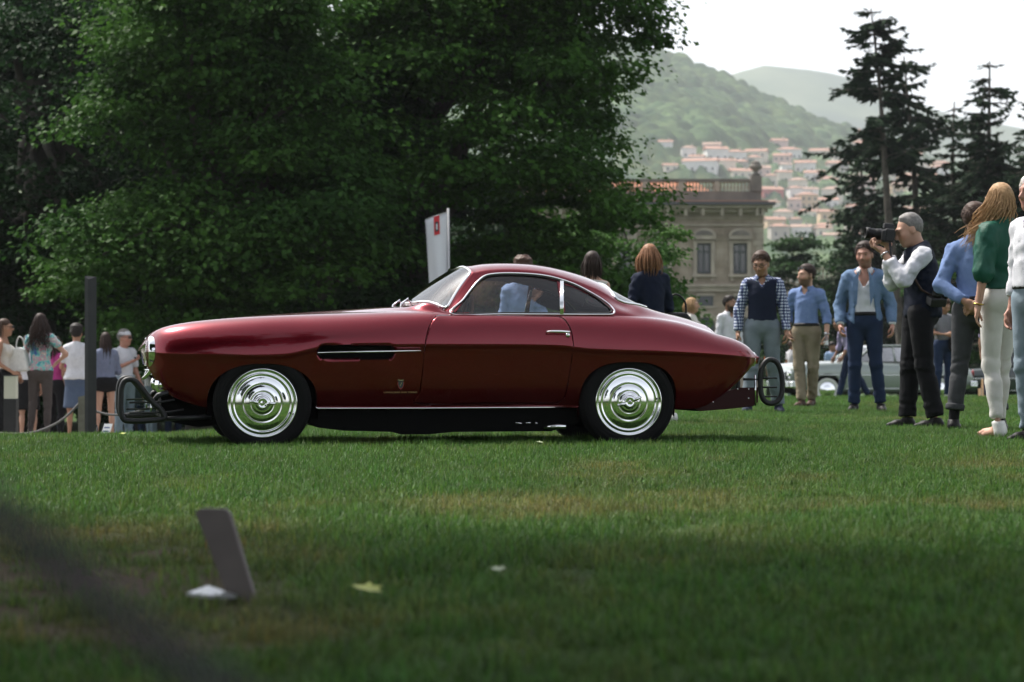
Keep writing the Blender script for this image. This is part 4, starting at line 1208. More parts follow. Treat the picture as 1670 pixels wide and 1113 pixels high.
# trees on the near side of the lawn, behind and beside the camera: they shade the foreground and mirror in the paint
for i, (x, y, h_, cr, lab) in enumerate(((-8.6, 6.2, 8.5, [(1.6, .4, 7.0, 4.6, 4.4, 2.6), (5.2, .6, 8.0, 3.6, 3.8, 2.0)], 'overhanging lawn tree that shades the foreground from the left'), (-14, -7, 22, None, 'tall lawn tree left behind the camera'), (-27, -9, 22, None, 'tall lawn tree farthest left behind the camera'), (-9, -30, 15, None, 'lawn tree straight behind the camera'),
                                 (9, -33, 11, None, 'low lawn tree right behind the camera'), (18, -38, 10, None, 'second low lawn tree right behind the camera'), (31, -38, 11, None, 'lawn tree farthest right behind the camera'))):
    broadleaf('lawn_tree', (x, y, 0), (.4, h_ * .6, (0, 0)), cr or [(0, 0, h_ * .62, h_ * .36, h_ * .36, h_ * .42)], 200 if cr else 130, 90, .40 if cr else .55, GREEN_B, 70 + i, lab, group='trees on the near side of the lawn', limbs=10, clump_r=(.8, 1.5) if cr else (1.2, 2.4))
# ================================================================== hills, town, villa, sky air
def hill_mat(name, c0, c1, c2, sc_):
    m = bpy.data.materials.new(name); m.use_nodes = True
    nt = m.node_tree; b = nt.nodes['Principled BSDF']; b.inputs['Roughness'].default_value = 1; b.inputs['Specular IOR Level'].default_value = .05
    tc = nt.nodes.new('ShaderNodeTexCoord'); n = nt.nodes.new('ShaderNodeTexNoise'); n.inputs['Scale'].default_value = sc_; n.inputs['Detail'].default_value = 9
    nt.links.new(tc.outputs['Object'], n.inputs['Vector'])
    r = nt.nodes.new('ShaderNodeValToRGB'); e = r.color_ramp.elements; e[0].position = .36; e[0].color = (*c0, 1); e[1].position = .64; e[1].color = (*c2, 1)
    x = e.new(.5); x.color = (*c1, 1)
    nt.links.new(n.outputs['Fac'], r.inputs['Fac']); nt.links.new(r.outputs['Color'], b.inputs['Base Color'])
    return m
def slope_z(x, y):
    """the near hillside: houses stand on its foot, woods cover its upper part"""
    t = x / np.maximum(y, 1)                                   # sideways angle as seen from the lawn
    crest = np.interp(t, [-.3, -.05, .05, .065, .0875, .105, .1255, .145, .18, .30], [.150, .142, .126, .122, .114, .104, .0965, .090, .080, .06])
    s = np.clip((y - 950) / 950, 0, 1)
    zc = CAM_H + crest * 1900
    z = 30 + (zc - 30) * (s ** .93) - np.clip(y - 1900, 0, 2000) * .25
    return z
hx = np.concatenate([np.arange(-420, 40, 9.0), np.arange(40, 400, 2.6), np.arange(400, 640, 9.0)]); hy = np.arange(930, 2150, 4.0)
HX, HY = np.meshgrid(hx, hy, indexing='ij')
HZ = slope_z(HX, HY) + (fbm(HX, HY, 120, 61, 3) - .5) * 16
TERR = HZ.copy()
rg = np.random.default_rng(5)
town_lim = lambda x, y: (CAM_H + 0 + .087 * y)                    # woods above this sight line
ntr = 15000
tx = rg.uniform(-100, 480, ntr); ty = rg.uniform(960, 2100, ntr)
HT = np.zeros(HX.shape)
ix = np.clip(np.searchsorted(hx, tx), 0, len(hx)-1); iy = ((ty - hy[0]) / 4.0).astype(int)
for a, b_, x, y in zip(ix, iy, tx, ty):
    elev = (TERR[a, b_] - CAM_H) / y
    town = elev < .086
    if town and rg.random() < .45: continue
    r = rg.uniform(2.2, 4.4) if town else rg.uniform(3.5, 7.5); h_ = r * rg.uniform(.9, 1.5)
    i0, i1, j0, j1 = max(a-3, 0), min(a+4, len(hx)), max(b_-3, 0), min(b_+4, len(hy))
    d2 = ((HX[i0:i1, j0:j1] - x) ** 2 + (HY[i0:i1, j0:j1] - y) ** 2) / r**2
    dome = TERR[i0:i1, j0:j1] + h_ * np.sqrt(np.clip(1 - d2, 0, 1))
    up_ = (d2 < 1) & (dome > HZ[i0:i1, j0:j1])
    HT[i0:i1, j0:j1] = np.where(up_, rg.random() + .01, HT[i0:i1, j0:j1])
    HZ[i0:i1, j0:j1] = np.maximum(HZ[i0:i1, j0:j1], dome)
hv = np.stack([HX, HY, HZ], -1).reshape(-1, 3); hid = np.arange(len(hv)).reshape(HX.shape)
hq = np.stack([hid[:-1,:-1], hid[1:,:-1], hid[1:,1:], hid[:-1,1:]], -1).reshape(-1, 4)
whill = tag(mesh_obj('wooded_hill', hv, hq, mat('woods', (.05, .09, .03), 1.0, vc=True, spec=.05, noise=(.11, (.022, .045, .022), .22))), kind='structure')
_ht = HT.reshape(-1, 1); _lf = fbm(hv[:, 0], hv[:, 1], 90, 81, 3)[:, None]
_wc = np.array([.030, .062, .030]) * (1 - _ht) + np.array([.115, .165, .070]) * _ht
_wc = _wc * (.25 + 1.5 * _lf); _gc = np.array([.10, .12, .05]) * (.7 + .6 * _lf)
vcol(whill, np.where(_ht > 0, _wc, _gc))
fxh = np.arange(-900, 2600, 40.0); fyh = np.arange(3200, 5400, 50.0)
FXH, FYH = np.meshgrid(fxh, fyh, indexing='ij')
tt = FXH / FYH
fc = np.interp(tt, [-.2, .05, .085, .105, .125, .145, .18, .25, .5], [.07, .095, .112, .1185, .1165, .111, .098, .085, .05]) * 4500
FZH = -20 + (fc + 20) * sstep(3100, 4500, FYH) - np.clip(FYH - 4500, 0, 2000) * .3 + (fbm(FXH, FYH, 400, 71, 4) - .5) * 60 * sstep(3100, 3600, FYH)
fv = np.stack([FXH, FYH, FZH], -1).reshape(-1, 3); fid = np.arange(len(fv)).reshape(FXH.shape)
fq = np.stack([fid[:-1,:-1], fid[1:,:-1], fid[1:,1:], fid[:-1,1:]], -1).reshape(-1, 4)
tag(mesh_obj('far_hill', fv, fq, hill_mat('far_woods', (.03, .06, .03), (.05, .085, .035), (.09, .12, .06), .006)), kind='structure')

# ---- houses of the hillside town
def terr_at(x, y):
    a = int(np.clip(np.searchsorted(hx, x), 0, len(hx)-1)); b_ = int(np.clip((y - hy[0]) / 4.0, 0, len(hy)-1)); return float(TERR[a, b_])
def on_slope(px, py):
    """where the sight line through the pixel meets the hillside"""
    for y in np.arange(955, 1800, 4.0):
        x = (px - 835) / FPX * y; z = CAM_H + (585 - py) / FPX * y
        if terr_at(x, y) >= z: return x, y, terr_at(x, y)
    return None
WALLS = {'white': (.78, .76, .74), 'cream': (.72, .66, .56), 'pink': (.66, .50, .45), 'ochre': (.60, .44, .28), 'red': (.45, .13, .10), 'stone': (.42, .38, .33)}
for k_, v_ in WALLS.items(): M['wall_' + k_] = mat('plaster_' + k_, v_, .9, noise=(.4, tuple(c * .8 for c in v_), .25))
M['roof_tile'] = mat('roof_tile', (.34, .185, .13), .9, noise=(.8, (.26, .14, .10), .25)); M['roof_dull'] = mat('roof_dull', (.34, .22, .17), .9, noise=(.8, (.24, .16, .12), .25))
M['far_window'] = mat('far_window', (.05, .055, .06), .25)
def house(px, py, wpx, hpx, wall, roof='roof_tile', label=None, hip=False, tower=False, group=None):
    q = on_slope(px, py)
    if q is None: return
    x, y, z = q; s = y / FPX; w, h_ = wpx * s, hpx * s; d = min(w, 11)
    t = empty('hillside_house' if not tower else 'church', (x, y, z + .5), rg.uniform(-.25, .25), label or 'small %s hillside house with terracotta roof in the hazy town' % wall, 'house' if not tower else 'church', group or ('%s houses of the hillside town' % wall))
    MB().box(-w/2, w/2, 0, d, -4, h_ + 1).build('wall', M['wall_' + wall], t)
    e = .5; rh = min(w, d) * .17 if not tower else 3
    mb = MB()
    if hip or tower:
        mb.add([(-w/2-e, -e, h_+1.03), (w/2+e, -e, h_+1.03), (w/2+e, d+e, h_+1.03), (-w/2-e, d+e, h_+1.03), (-w/6, d/2, h_+1+rh), (w/6, d/2, h_+1+rh)], [(0,1,5,4),(1,2,5),(2,3,4,5),(3,0,4),(3,2,1,0)])
    else:
        mb.add([(-w/2-e, -e, h_+1.03), (w/2+e, -e, h_+1.03), (w/2+e, d+e, h_+1.03), (-w/2-e, d+e, h_+1.03), (-w/2-e, d/2, h_+1+rh), (w/2+e, d/2, h_+1+rh)], [(0,1,5,4),(1,2,5),(2,3,4,5),(3,0,4),(3,2,1,0)])
    rf_ = mb.build('roof', M[roof], t)
    if not tower: MB().box(w*.2, w*.2+.7, d*.3, d*.3+.7, h_+1+rh*.4, h_+1+rh+1.0).build('chimney', M['wall_stone'], rf_)
    mb = MB(); nf = max(1, int(h_ / 3.1)); nc = max(1, int(w / 3.0))
    for r_ in range(nf):
        for c_ in range(nc):
            cx_ = -w/2 + (c_ + .5) * w / nc; cz = 1.6 + r_ * h_ / nf
            mb.box(cx_-.5, cx_+.5, -.06, .05, cz, cz + 1.5)
    tag(mb.build('windows', M['far_window'], t), kind='stuff')
for a in ((1140,286,56,17,'white','roof_tile','long white building with red roof at the left of the hillside town',False), (1203,269,30,16,'white','roof_tile','white block with flat red roof in the upper row of the town',True),
          (1232,263,34,10,'cream','roof_tile','long cream house right of the white block in the upper row',False), (1287,263,42,15,'white','roof_tile','wide white house high in the middle of the town',True),
          (1340,264,46,14,'cream','roof_tile','wide cream house in the upper row left of the firs',False), (1313,285,34,15,'white','roof_tile','white house below the wide cream house',False),
          (1261,330,36,13,'red','roof_tile','red painted house just right of the villa roof urn',False), (1320,348,30,22,'ochre','roof_tile','ochre orange house low in the town left of the firs',True),
          (1352,377,28,26,'ochre','roof_tile','tall ochre house lowest in the town',False), (1257,308,20,16,'cream','roof_tile','small cream house directly above the red painted one',True), (1281,304,24,18,'cream','roof_tile','cream house right of the small cream one in mid town',False)):
    house(a[0], a[1], a[2], a[3], a[4], a[5], a[6], a[7])
house(1405, 256, 30, 18, 'white', 'roof_tile', 'white church with square tower between the fir branches', True, True); house(1402, 240, 8, 20, 'white', 'roof_tile', 'slim white bell tower between the fir branches', True, True)
taken = [(1140,278,30,14),(1203,261,17,12),(1232,258,19,9),(1287,256,22,12),(1340,257,24,12),(1313,277,19,12),(1261,324,19,11),(1320,338,17,16),(1352,365,16,18),(1257,300,12,13),(1281,295,14,14),(1405,245,18,22)]
rh_ = np.random.default_rng(77); cnt = 0
plan = []
kinds = ['white', 'cream', 'cream', 'pink', 'stone', 'ochre', 'white']
for _ in range(2500):
    if cnt >= 80: break
    px, py = rh_.uniform(1080, 1560), 248 + 160 * rh_.random() ** .9
    w_, h_ = rh_.uniform(16, 36), rh_.uniform(10, 19)
    if any(abs(px - a) < (w_ / 2 + c) * .8 and abs(py - h_/2 - b_) < (h_ / 2 + d) * .55 for a, b_, c, d in taken): continue
    if px < 1258 and py > 296: continue                              # behind the villa, never seen
    taken.append((px, py - h_/2, w_/2, h_/2)); cnt += 1
    plan.append((px, py, w_, h_, kinds[rh_.integers(7)], 'roof_tile' if rh_.random() < .75 else 'roof_dull', rh_.random() < .4))
ORD = ['first', 'second', 'third', 'fourth', 'fifth', 'sixth', 'seventh', 'eighth', 'ninth', 'tenth', 'eleventh', 'twelfth', 'thirteenth', 'fourteenth', 'fifteenth', 'sixteenth', 'seventeenth', 'eighteenth']
def band(py): return 'top' if py < 275 else 'upper middle' if py < 310 else 'lower middle' if py < 350 else 'bottom'
seen_ = {}
for pl_ in sorted(plan):
    kk = (pl_[4], band(pl_[1])); seen_[kk] = seen_.get(kk, 0) + 1
    house(pl_[0], pl_[1], pl_[2], pl_[3], pl_[4], pl_[5], '%s small %s house from the left in the %s row of the hillside town' % (ORD[min(seen_[kk], 18) - 1], pl_[4], kk[1]), pl_[6])
for px, py, lab in ((1160,190,'leftmost tiny white house high up in the wooded hill'),(1172,189,'middle tiny white house high up in the wooded hill'),(1185,190,'rightmost tiny white house in the row high up in the woods'),(1365,230,'lone tiny white house at the edge of the woods')):
    house(px, py, 10, 4, 'white', 'roof_tile', lab, group='tiny houses in the woods')

# ---- the stone villa
VY = 164.0; VS = VY / FPX
VX = lambda px: (px - 835) * VS
VZ = lambda py: CAM_H + (585 - py) * VS
def stone_mat(name, c, c2, brick=(1.2, .45), mortar=.75):
    m = bpy.data.materials.new(name); m.use_nodes = True
    nt = m.node_tree; b = nt.nodes['Principled BSDF']; b.inputs['Roughness'].default_value = .9
    tc = nt.nodes.new('ShaderNodeTexCoord'); mp = nt.nodes.new('ShaderNodeMapping'); mp.inputs['Rotation'].default_value = (R(90), 0, 0)
    bt = nt.nodes.new('ShaderNodeTexBrick'); bt.inputs['Color1'].default_value = (*c, 1); bt.inputs['Color2'].default_value = (*c2, 1); bt.inputs['Mortar'].default_value = (*[q * mortar for q in c], 1)
    bt.inputs['Scale'].default_value = 1; bt.inputs['Brick Width'].default_value = brick[0]; bt.inputs['Row Height'].default_value = brick[1]; bt.inputs['Mortar Size'].default_value = .02
    nt.links.new(tc.outputs['Object'], mp.inputs['Vector']); nt.links.new(mp.outputs['Vector'], bt.inputs['Vector'])
    n = nt.nodes.new('ShaderNodeTexNoise'); n.inputs['Scale'].default_value = .7; n.inputs['Detail'].default_value = 8; nt.links.new(tc.outputs['Object'], n.inputs['Vector'])
    r = nt.nodes.new('ShaderNodeValToRGB'); r.color_ramp.elements[0].position = .3; r.color_ramp.elements[0].color = (.6, .57, .52, 1); r.color_ramp.elements[1].position = .65; r.color_ramp.elements[1].color = (1, 1, 1, 1)
    mx = nt.nodes.new('ShaderNodeMix'); mx.data_type = 'RGBA'; mx.blend_type = 'MULTIPLY'; mx.inputs['Factor'].default_value = 1
    nt.links.new(n.outputs['Fac'], r.inputs['Fac']); nt.links.new(bt.outputs['Color'], mx.inputs['A']); nt.links.new(r.outputs['Color'], mx.inputs['B']); nt.links.new(mx.outputs['Result'], b.inputs['Base Color'])
    return m
M['villa'] = stone_mat('villa_stone', (.37, .31, .245), (.32, .27, .21)); M['villa_trim'] = mat('villa_trim', (.42, .365, .295), .9, noise=(1.2, (.28, .24, .195), .2))
M['villa_dark'] = mat('weathered_stone', (.20, .175, .15), .95, noise=(1.0, (.11, .10, .09), .2)); M['villa_gutter'] = mat('gutter', (.06, .06, .065), .6)
M['win_frame'] = mat('window_joinery', (.035, .05, .05), .5); M['win_glass'] = mat('window_pane', (.10, .10, .115), .08, spec=.8)
M['curtain'] = mat('curtain', (.35, .33, .34), .9)
villa = empty('stone_villa', (0, VY, 0), 0, 'weathered stone villa with balustraded roof and pedimented windows behind the people', 'villa')
def vb(name, x0, x1, y0, y1, d0, d1, m, parent=None, bev=None):
    o = MB().box(VX(x0), VX(x1), d0, d1, VZ(y1), VZ(y0)).build(name, M[m], parent or villa)
    return o
# main wall with its window openings, built from piers and bands so that the openings are real
wins = [960, 1019, 1090 - 12, 1148, 1207]
vb('wall', 790, 1245, 340, 395, 0, 12, 'villa'); vb('wall', 790, 1245, 447, 660, 0, 12, 'villa')
edges = [790] + sum([[c - 12, c + 12] for c in wins], []) + [1245]
for i in range(0, len(edges), 2): vb('wall', edges[i], edges[i+1], 395, 447, 0, 12, 'villa')
def villa_window(c, y0, y1, hw, ped=True):
    f = MB()
    f.box(VX(c-hw), VX(c-hw)+.13, .18, .30, VZ(y1), VZ(y0)); f.box(VX(c+hw)-.13, VX(c+hw), .18, .30, VZ(y1), VZ(y0)); f.box(VX(c-hw)+.13, VX(c+hw)-.13, .18, .30, VZ(y0)-.13, VZ(y0)); f.box(VX(c-hw)+.13, VX(c+hw)-.13, .18, .30, VZ(y1), VZ(y1)+.13)
    f.box(VX(c)-.06, VX(c)+.06, .19, .29, VZ(y1)+.13, VZ(y0)-.13); zt_ = VZ(y0) - (VZ(y0)-VZ(y1)) * .28; f.box(VX(c-hw)+.13, VX(c)-.06, .19, .29, zt_-.06, zt_+.06); f.box(VX(c)+.06, VX(c+hw)-.13, .19, .29, zt_-.06, zt_+.06)
    w = f.build('window', M['win_frame'], villa)
    for (x0, x1) in ((VX(c-hw)+.13, VX(c)-.06), (VX(c)+.06, VX(c+hw)-.13)):
        for (a, b_) in ((VZ(y1)+.13, zt_-.06), (zt_+.06, VZ(y0)-.13)):
            MB().box(x0, x1, .235, .25, a, b_).build('pane', M['win_glass'], w)
    MB().box(VX(c-hw), VX(c+hw), .5, .55, VZ(y1), VZ(y0)).build('curtain', M['villa_dark'], w)
    if ped:
        vb('window_surround', c-hw-6, c-hw, y0-4, y1+2, -.14, .17, 'villa_trim'); vb('window_surround', c+hw, c+hw+6, y0-4, y1+2, -.14, .17, 'villa_trim'); vb('window_lintel', c-hw, c+hw, y0-4, y0, -.14, .17, 'villa_trim')
        vb('window_sill', c-hw-8, c+hw+8, y1+2, y1+6, -.32, 0, 'villa_trim')
        for sg in (-1, 1): vb('sill_bracket', c+sg*(hw+2)-2, c+sg*(hw+2)+2, y1+6, y1+13, -.20, 0, 'villa_trim')
        vb('hood_base', c-hw-7, c+hw+7, y0-10, y0-6, -.40, 0, 'villa_trim')
        pts = [(c-hw-8, y0-10)] + [(c + (hw+8) * math.cos(a), y0 - 11 - 13 * math.sin(a)) for a in np.linspace(math.pi, 0, 13)] + [(c+hw+8, y0-10)]
        MB().prism([(VX(a), VZ(b_)) for a, b_ in pts][::-1], -.38, -.004).build('pediment', M['villa_trim'], villa)
        pts = [(c + (hw+3) * math.cos(a), y0 - 12.5 - 8 * math.sin(a)) for a in np.linspace(math.pi, 0, 13)]
        MB().prism([(VX(a), VZ(b_)) for a, b_ in pts][::-1], -.42, -.384).build('tympanum', M['villa_dark'], villa)
for c_ in wins: villa_window(c_, 397, 446, 11.5)
# arched window by the plane tree
an = np.linspace(0, math.pi, 15)
MB().prism([(VX(838 + 17 * math.cos(a)), VZ(405 - 17 * math.sin(a))) for a in an] + [(VX(821), VZ(450)), (VX(855), VZ(450))], -.10, -.004).build('arch_surround', M['villa_trim'], villa)
aw = MB().prism([(VX(838 + 13 * math.cos(a)), VZ(405 - 13 * math.sin(a))) for a in an] + [(VX(825), VZ(448)), (VX(851), VZ(448))], -.16, -.104).build('arched_window', M['win_frame'], villa)
for sg in (-1, 1):
    MB().box(VX(838 + sg*6) - .22, VX(838 + sg*6) + .22, -.19, -.164, VZ(446), VZ(426)).build('pane', M['win_glass'], aw); MB().box(VX(838 + sg*6) - .22, VX(838 + sg*6) + .22, -.19, -.164, VZ(423), VZ(408)).build('pane', M['win_glass'], aw)
# string courses, frieze, cornice, brackets
vb('string_course', 786, 1248, 464, 468, -.35, 0, 'villa_trim'); vb('string_course', 788, 1247, 468.2, 476, -.18, 0, 'villa_trim'); vb('frieze_moulding', 788, 1247, 366, 369, -.14, 0, 'villa_trim')
vb('architrave', 788, 1247, 355, 357, -.10, 0, 'villa_trim')
vb('cornice', 783, 1251, 341, 347, -.55, -.003, 'villa_trim'); vb('cornice', 778, 1258, 336, 340.9, -1.05, -.001, 'villa_trim'); vb('gutter', 775, 1262, 331, 335.9, -1.35, 0, 'villa_gutter'); vb('eaves_tiles', 778, 1250, 328.6, 330.9, -1.2, -.2, 'roof_tile')
for c_ in (826, 856, 885, 914, 943, 972, 1001, 1030, 1059, 1088, 1117, 1145, 1176, 1206, 1233, 1242): vb('bracket', c_-2.6, c_+2.6, 341, 353, -.50 - .42, -.552, 'villa_trim')
for k in range(9): vb('quoin', 1233 if k % 2 else 1229, 1245.5, 371 + k*10.4, 380.6 + k*10.4, -.07, -.002, 'villa_trim')
# attic with balustrade
vb('attic_wall', 790, 1243, 312, 328.4, .3, .9, 'villa_dark'); vb('handrail', 790, 1224, 291.5, 296, .25, .95, 'villa_dark')
piers = [(812, 822), (871, 881), (930, 940), (989, 999), (1048, 1058), (1107, 1118), (1166, 1174), (1225, 1243)]
for a, b_ in piers: vb('pier', a, b_, 296.2 if b_ < 1240 else 286, 311.9, .2, 1.0, 'villa_trim' if b_ < 1240 else 'villa_dark')
bal_prof = [(.05,0),(.09,.02),(.09,.07),(.05,.11),(.10,.24),(.085,.34),(.05,.46),(.045,.52),(.08,.57),(.08,.645)]
bm0 = None
for i in range(len(piers) - 1):
    x0, x1 = piers[i][1], piers[i+1][0]; n_ = 9
    for k in range(n_):
        cx_ = x0 + (k + .5) * (x1 - x0) / n_
        if bm0 is None:
            ob = MB().lathe(bal_prof, 8).build('baluster', M['villa_trim'], villa, True); bm0 = ob.data
        else: ob = bpy.data.objects.new('baluster', bm0); link(ob, villa)
        ob.location = (VX(cx_), .6, VZ(311.9))
MB().lathe([(.01,0),(.30,.0),(.30,.12),(.14,.2),(.16,.3),(.42,.52),(.46,.66),(.38,.72),(.30,.78),(.34,.86),(.18,1.0),(.05,1.05)], 16).build('urn', M['villa_dark'], villa, True).location = (VX(1234), .6, VZ(286) + .004)
mb = MB(); x0, x1 = VX(800), VX(1168)
mb.add([(x0, 1.6, VZ(314)), (x1, 1.6, VZ(314)), (x1, 11, VZ(314)), (x0, 11, VZ(314)), (x0 + 4, 6, VZ(285)), (x1 - 1.0, 6, VZ(285))], [(0,1,5,4),(1,2,5),(2,3,4,5),(3,0,4)])
M['villa_roof'] = mat('villa_roof', (.48, .19, .10), .9, noise=(1.5, (.36, .14, .075), .25)); mb.build('tiled_roof', M['villa_roof'], villa)
# ground storey: low window, rusticated arches
for c_ in (1030, 1090, 1151, 1211):
    f = vb('low_window', c_-12, c_+12, 483, 499, -.03, .02, 'win_frame'); vb('pane', c_-10, c_+10, 485, 497, -.045, -.032, 'win_glass', f); vb('low_window_surround', c_-15, c_+15, 479, 482.8, -.10, 0, 'villa_trim'); vb('low_window_surround', c_-15, c_+15, 499.2, 503, -.12, 0, 'villa_trim')
    for k in range(7):
        a0_, a1_ = math.pi * k / 7 + .015, math.pi * (k + 1) / 7 - .015
        MB().prism([(VX(c_ + 15 * math.cos(a0_)), VZ(532 - 15 * math.sin(a0_))), (VX(c_ + 23 * math.cos(a0_)), VZ(532 - 23 * math.sin(a0_))), (VX(c_ + 23 * math.cos(a1_)), VZ(532 - 23 * math.sin(a1_))), (VX(c_ + 15 * math.cos(a1_)), VZ(532 - 15 * math.sin(a1_)))], -.22, -.002).build('arch_stone', M['villa_trim'], villa)
    MB().prism([(VX(c_ + 14.6 * math.cos(a)), VZ(532 - 14.6 * math.sin(a))) for a in an] + [(VX(c_-14.6), VZ(575)), (VX(c_+14.6), VZ(575))], -.05, -.003).build('door', M['win_frame'], villa)
# terrace balustrade to the right of the villa
ter = empty('terrace_balustrade', (0, 150, 0), 0, 'pale stone terrace balustrade running right from the villa', 'balustrade')
TS = 150 / FPX; TX = lambda px: (px - 835) * TS; TZ = lambda py: CAM_H + (585 - py) * TS
MB().box(TX(1248), TX(1420), 0, .5, TZ(440), TZ(436)).build('handrail', M['villa_trim'], ter); MB().box(TX(1248), TX(1420), -.05, .55, TZ(600), TZ(462)).build('terrace_wall', M['villa'], ter)
tb = None
for k in range(26):
    if tb is None: ob = MB().lathe([(r_, z_ * 1.28) for r_, z_ in bal_prof], 8).build('baluster', M['villa_trim'], ter, True); tb = ob.data
    else: ob = bpy.data.objects.new('baluster', tb); link(ob, ter)
    ob.location = (TX(1252 + k * 6.5), .25, TZ(462))

# ---- air: thin even haze round everything
hz_ = MB().box(-1500, 3200, -60, 5600, -40, 760).build('haze', None); tag(hz_, kind='stuff')
hm = bpy.data.materials.new('haze_air'); hm.use_nodes = True; nt = hm.node_tree; nt.nodes.clear()
pv_ = nt.nodes.new('ShaderNodeVolumePrincipled'); pv_.inputs['Color'].default_value = (.90, .94, 1.0, 1); pv_.inputs['Density'].default_value = 0.00015; pv_.inputs['Anisotropy'].default_value = .2
oo = nt.nodes.new('ShaderNodeOutputMaterial'); nt.links.new(pv_.outputs[0], oo.inputs['Volume']); hz_.data.materials.append(hm)
# ================================================================== people
def surface_nets0(fn, lo, hi, h):
    lo = np.asarray(lo, float); hi = np.asarray(hi, float)
    n = np.maximum(((hi - lo) / h).astype(int) + 2, 4)
    ax = [(lo[i] + h * np.arange(n[i])).astype(np.float32) for i in range(3)]
    X, Y, Z = np.meshgrid(*ax, indexing='ij')
    P = np.stack([X, Y, Z], -1).reshape(-1, 3)
    D = fn(P).reshape(n).astype(np.float32)
    D[0] = D[-1] = 1; D[:, 0] = D[:, -1] = 1; D[:, :, 0] = D[:, :, -1] = 1
    ins = D < 0
    cs = np.zeros(n - 1, int)
    for a in (0, 1):
        for b in (0, 1):
            for c in (0, 1): cs += ins[a:n[0]-1+a, b:n[1]-1+b, c:n[2]-1+c]
    act = np.argwhere((cs > 0) & (cs < 8))
    if len(act) == 0: return np.zeros((0, 3)), np.zeros((0, 4), int)
    idx = -np.ones(n - 1, int); idx[act[:, 0], act[:, 1], act[:, 2]] = np.arange(len(act))
    acc = np.zeros((len(act), 3)); cnt = np.zeros(len(act))
    corners = [(a, b, c) for a in (0, 1) for b in (0, 1) for c in (0, 1)]
    for p in corners:
        for k in range(3):
            if p[k]: continue
            q = list(p); q[k] = 1
            d0 = D[act[:, 0]+p[0], act[:, 1]+p[1], act[:, 2]+p[2]]; d1 = D[act[:, 0]+q[0], act[:, 1]+q[1], act[:, 2]+q[2]]
            m = (d0 < 0) != (d1 < 0)
            t = np.where(m, d0 / np.where(m, d0 - d1, 1), 0)
            pt = np.array(p, float)[None, :].repeat(len(act), 0); pt[:, k] = t
            acc[m] += pt[m]; cnt[m] += 1
    V = lo + (act + acc / cnt[:, None]) * h
    F = []
    for k in range(3):
        i, j = (k + 1) % 3, (k + 2) % 3
        sl0 = [slice(1, n[0]-1)] * 3; sl0 = [slice(1, n[0]-1), slice(1, n[1]-1), slice(1, n[2]-1)]
        sl0[k] = slice(0, n[k]-1); sl1 = list(sl0); sl1[k] = slice(1, n[k])
        a_, b_ = ins[tuple(sl0)], ins[tuple(sl1)]
        e = np.argwhere(a_ != b_)
        if not len(e): continue
        flip = a_[e[:, 0], e[:, 1], e[:, 2]]
        st = np.array([1, 1, 1]); st[k] = 0; e = e + st
        q = []
        for (di, dj) in ((-1, -1), (0, -1), (0, 0), (-1, 0)):
            c = e.copy(); c[:, i] += di; c[:, j] += dj; q.append(idx[c[:, 0], c[:, 1], c[:, 2]])
        q = np.stack(q, 1); q[~flip] = q[~flip][:, ::-1]
        F.append(q)
    return V, np.concatenate(F)

def d_cap(P, a, b, ra, rb):
    a = np.asarray(a, np.float32); ba = np.asarray(b, np.float32) - a; pa = P - a
    t = np.clip((pa @ ba) / (ba @ ba + 1e-9), 0, 1)
    return np.sqrt(((pa - t[:, None] * ba) ** 2).sum(1)) - (ra + (rb - ra) * t)
def d_ell(P, c, r):
    p = (P - np.asarray(c, np.float32)); r = np.asarray(r, np.float32)
    k0 = np.sqrt(((p / r) ** 2).sum(1)); k1 = np.sqrt(((p / r**2) ** 2).sum(1)) + 1e-9
    return k0 * (k0 - 1) / k1
def smin(a, b, k=.03):
    h_ = np.clip(.5 + .5 * (b - a) / k, 0, 1); return b + (a - b) * h_ - k * h_ * (1 - h_)
def smax(a, b, k=.01): return -smin(-a, -b, k)
def folds(P, amp, f, seed, zs=1.0):
    r = np.random.default_rng(seed); out = 0
    for k in range(4):
        d = r.normal(size=3) * np.array([1, 1, zs]); d /= np.linalg.norm(d); d2 = r.normal(size=3); d2 /= np.linalg.norm(d2)
        fk = f * (1 + .55 * k)
        sg = np.sin(P @ (d * fk).astype(np.float32) + r.random() * 6 + 1.6 * np.sin(P @ (d2 * fk * .6).astype(np.float32) + r.random() * 6))
        out = out + (sg * .45 + (np.abs(sg) * 2 - 1.2) * .75) / (1 + .6 * k)
    return amp * out * .5
def rotz(v, a): return np.array([v[0]*math.cos(a) - v[1]*math.sin(a), v[0]*math.sin(a) + v[1]*math.cos(a), v[2]])

SKIN = {'fair': (.47, .27, .19), 'tan': (.36, .19, .12), 'olive': (.31, .17, .11), 'ruddy': (.40, .20, .145)}
M['skin'] = mat('skin', (.5, .3, .22), .5, vc=True, spec=.35, bump=(300, .05))
HAIRC = {'black': (.012, .009, .008), 'dark': (.022, .013, .010), 'brown': (.038, .021, .014), 'auburn': (.17, .082, .042), 'blond': (.25, .155, .080), 'grey': (.13, .122, .115), 'white': (.55, .53, .51), 'curl': (.05, .026, .018)}
for k_, v_ in HAIRC.items():
    M['hair_' + k_] = mat('hair_' + k_, v_, .58, noise=(60, tuple(min(1, c * 1.9) for c in v_), .25), spec=.25)

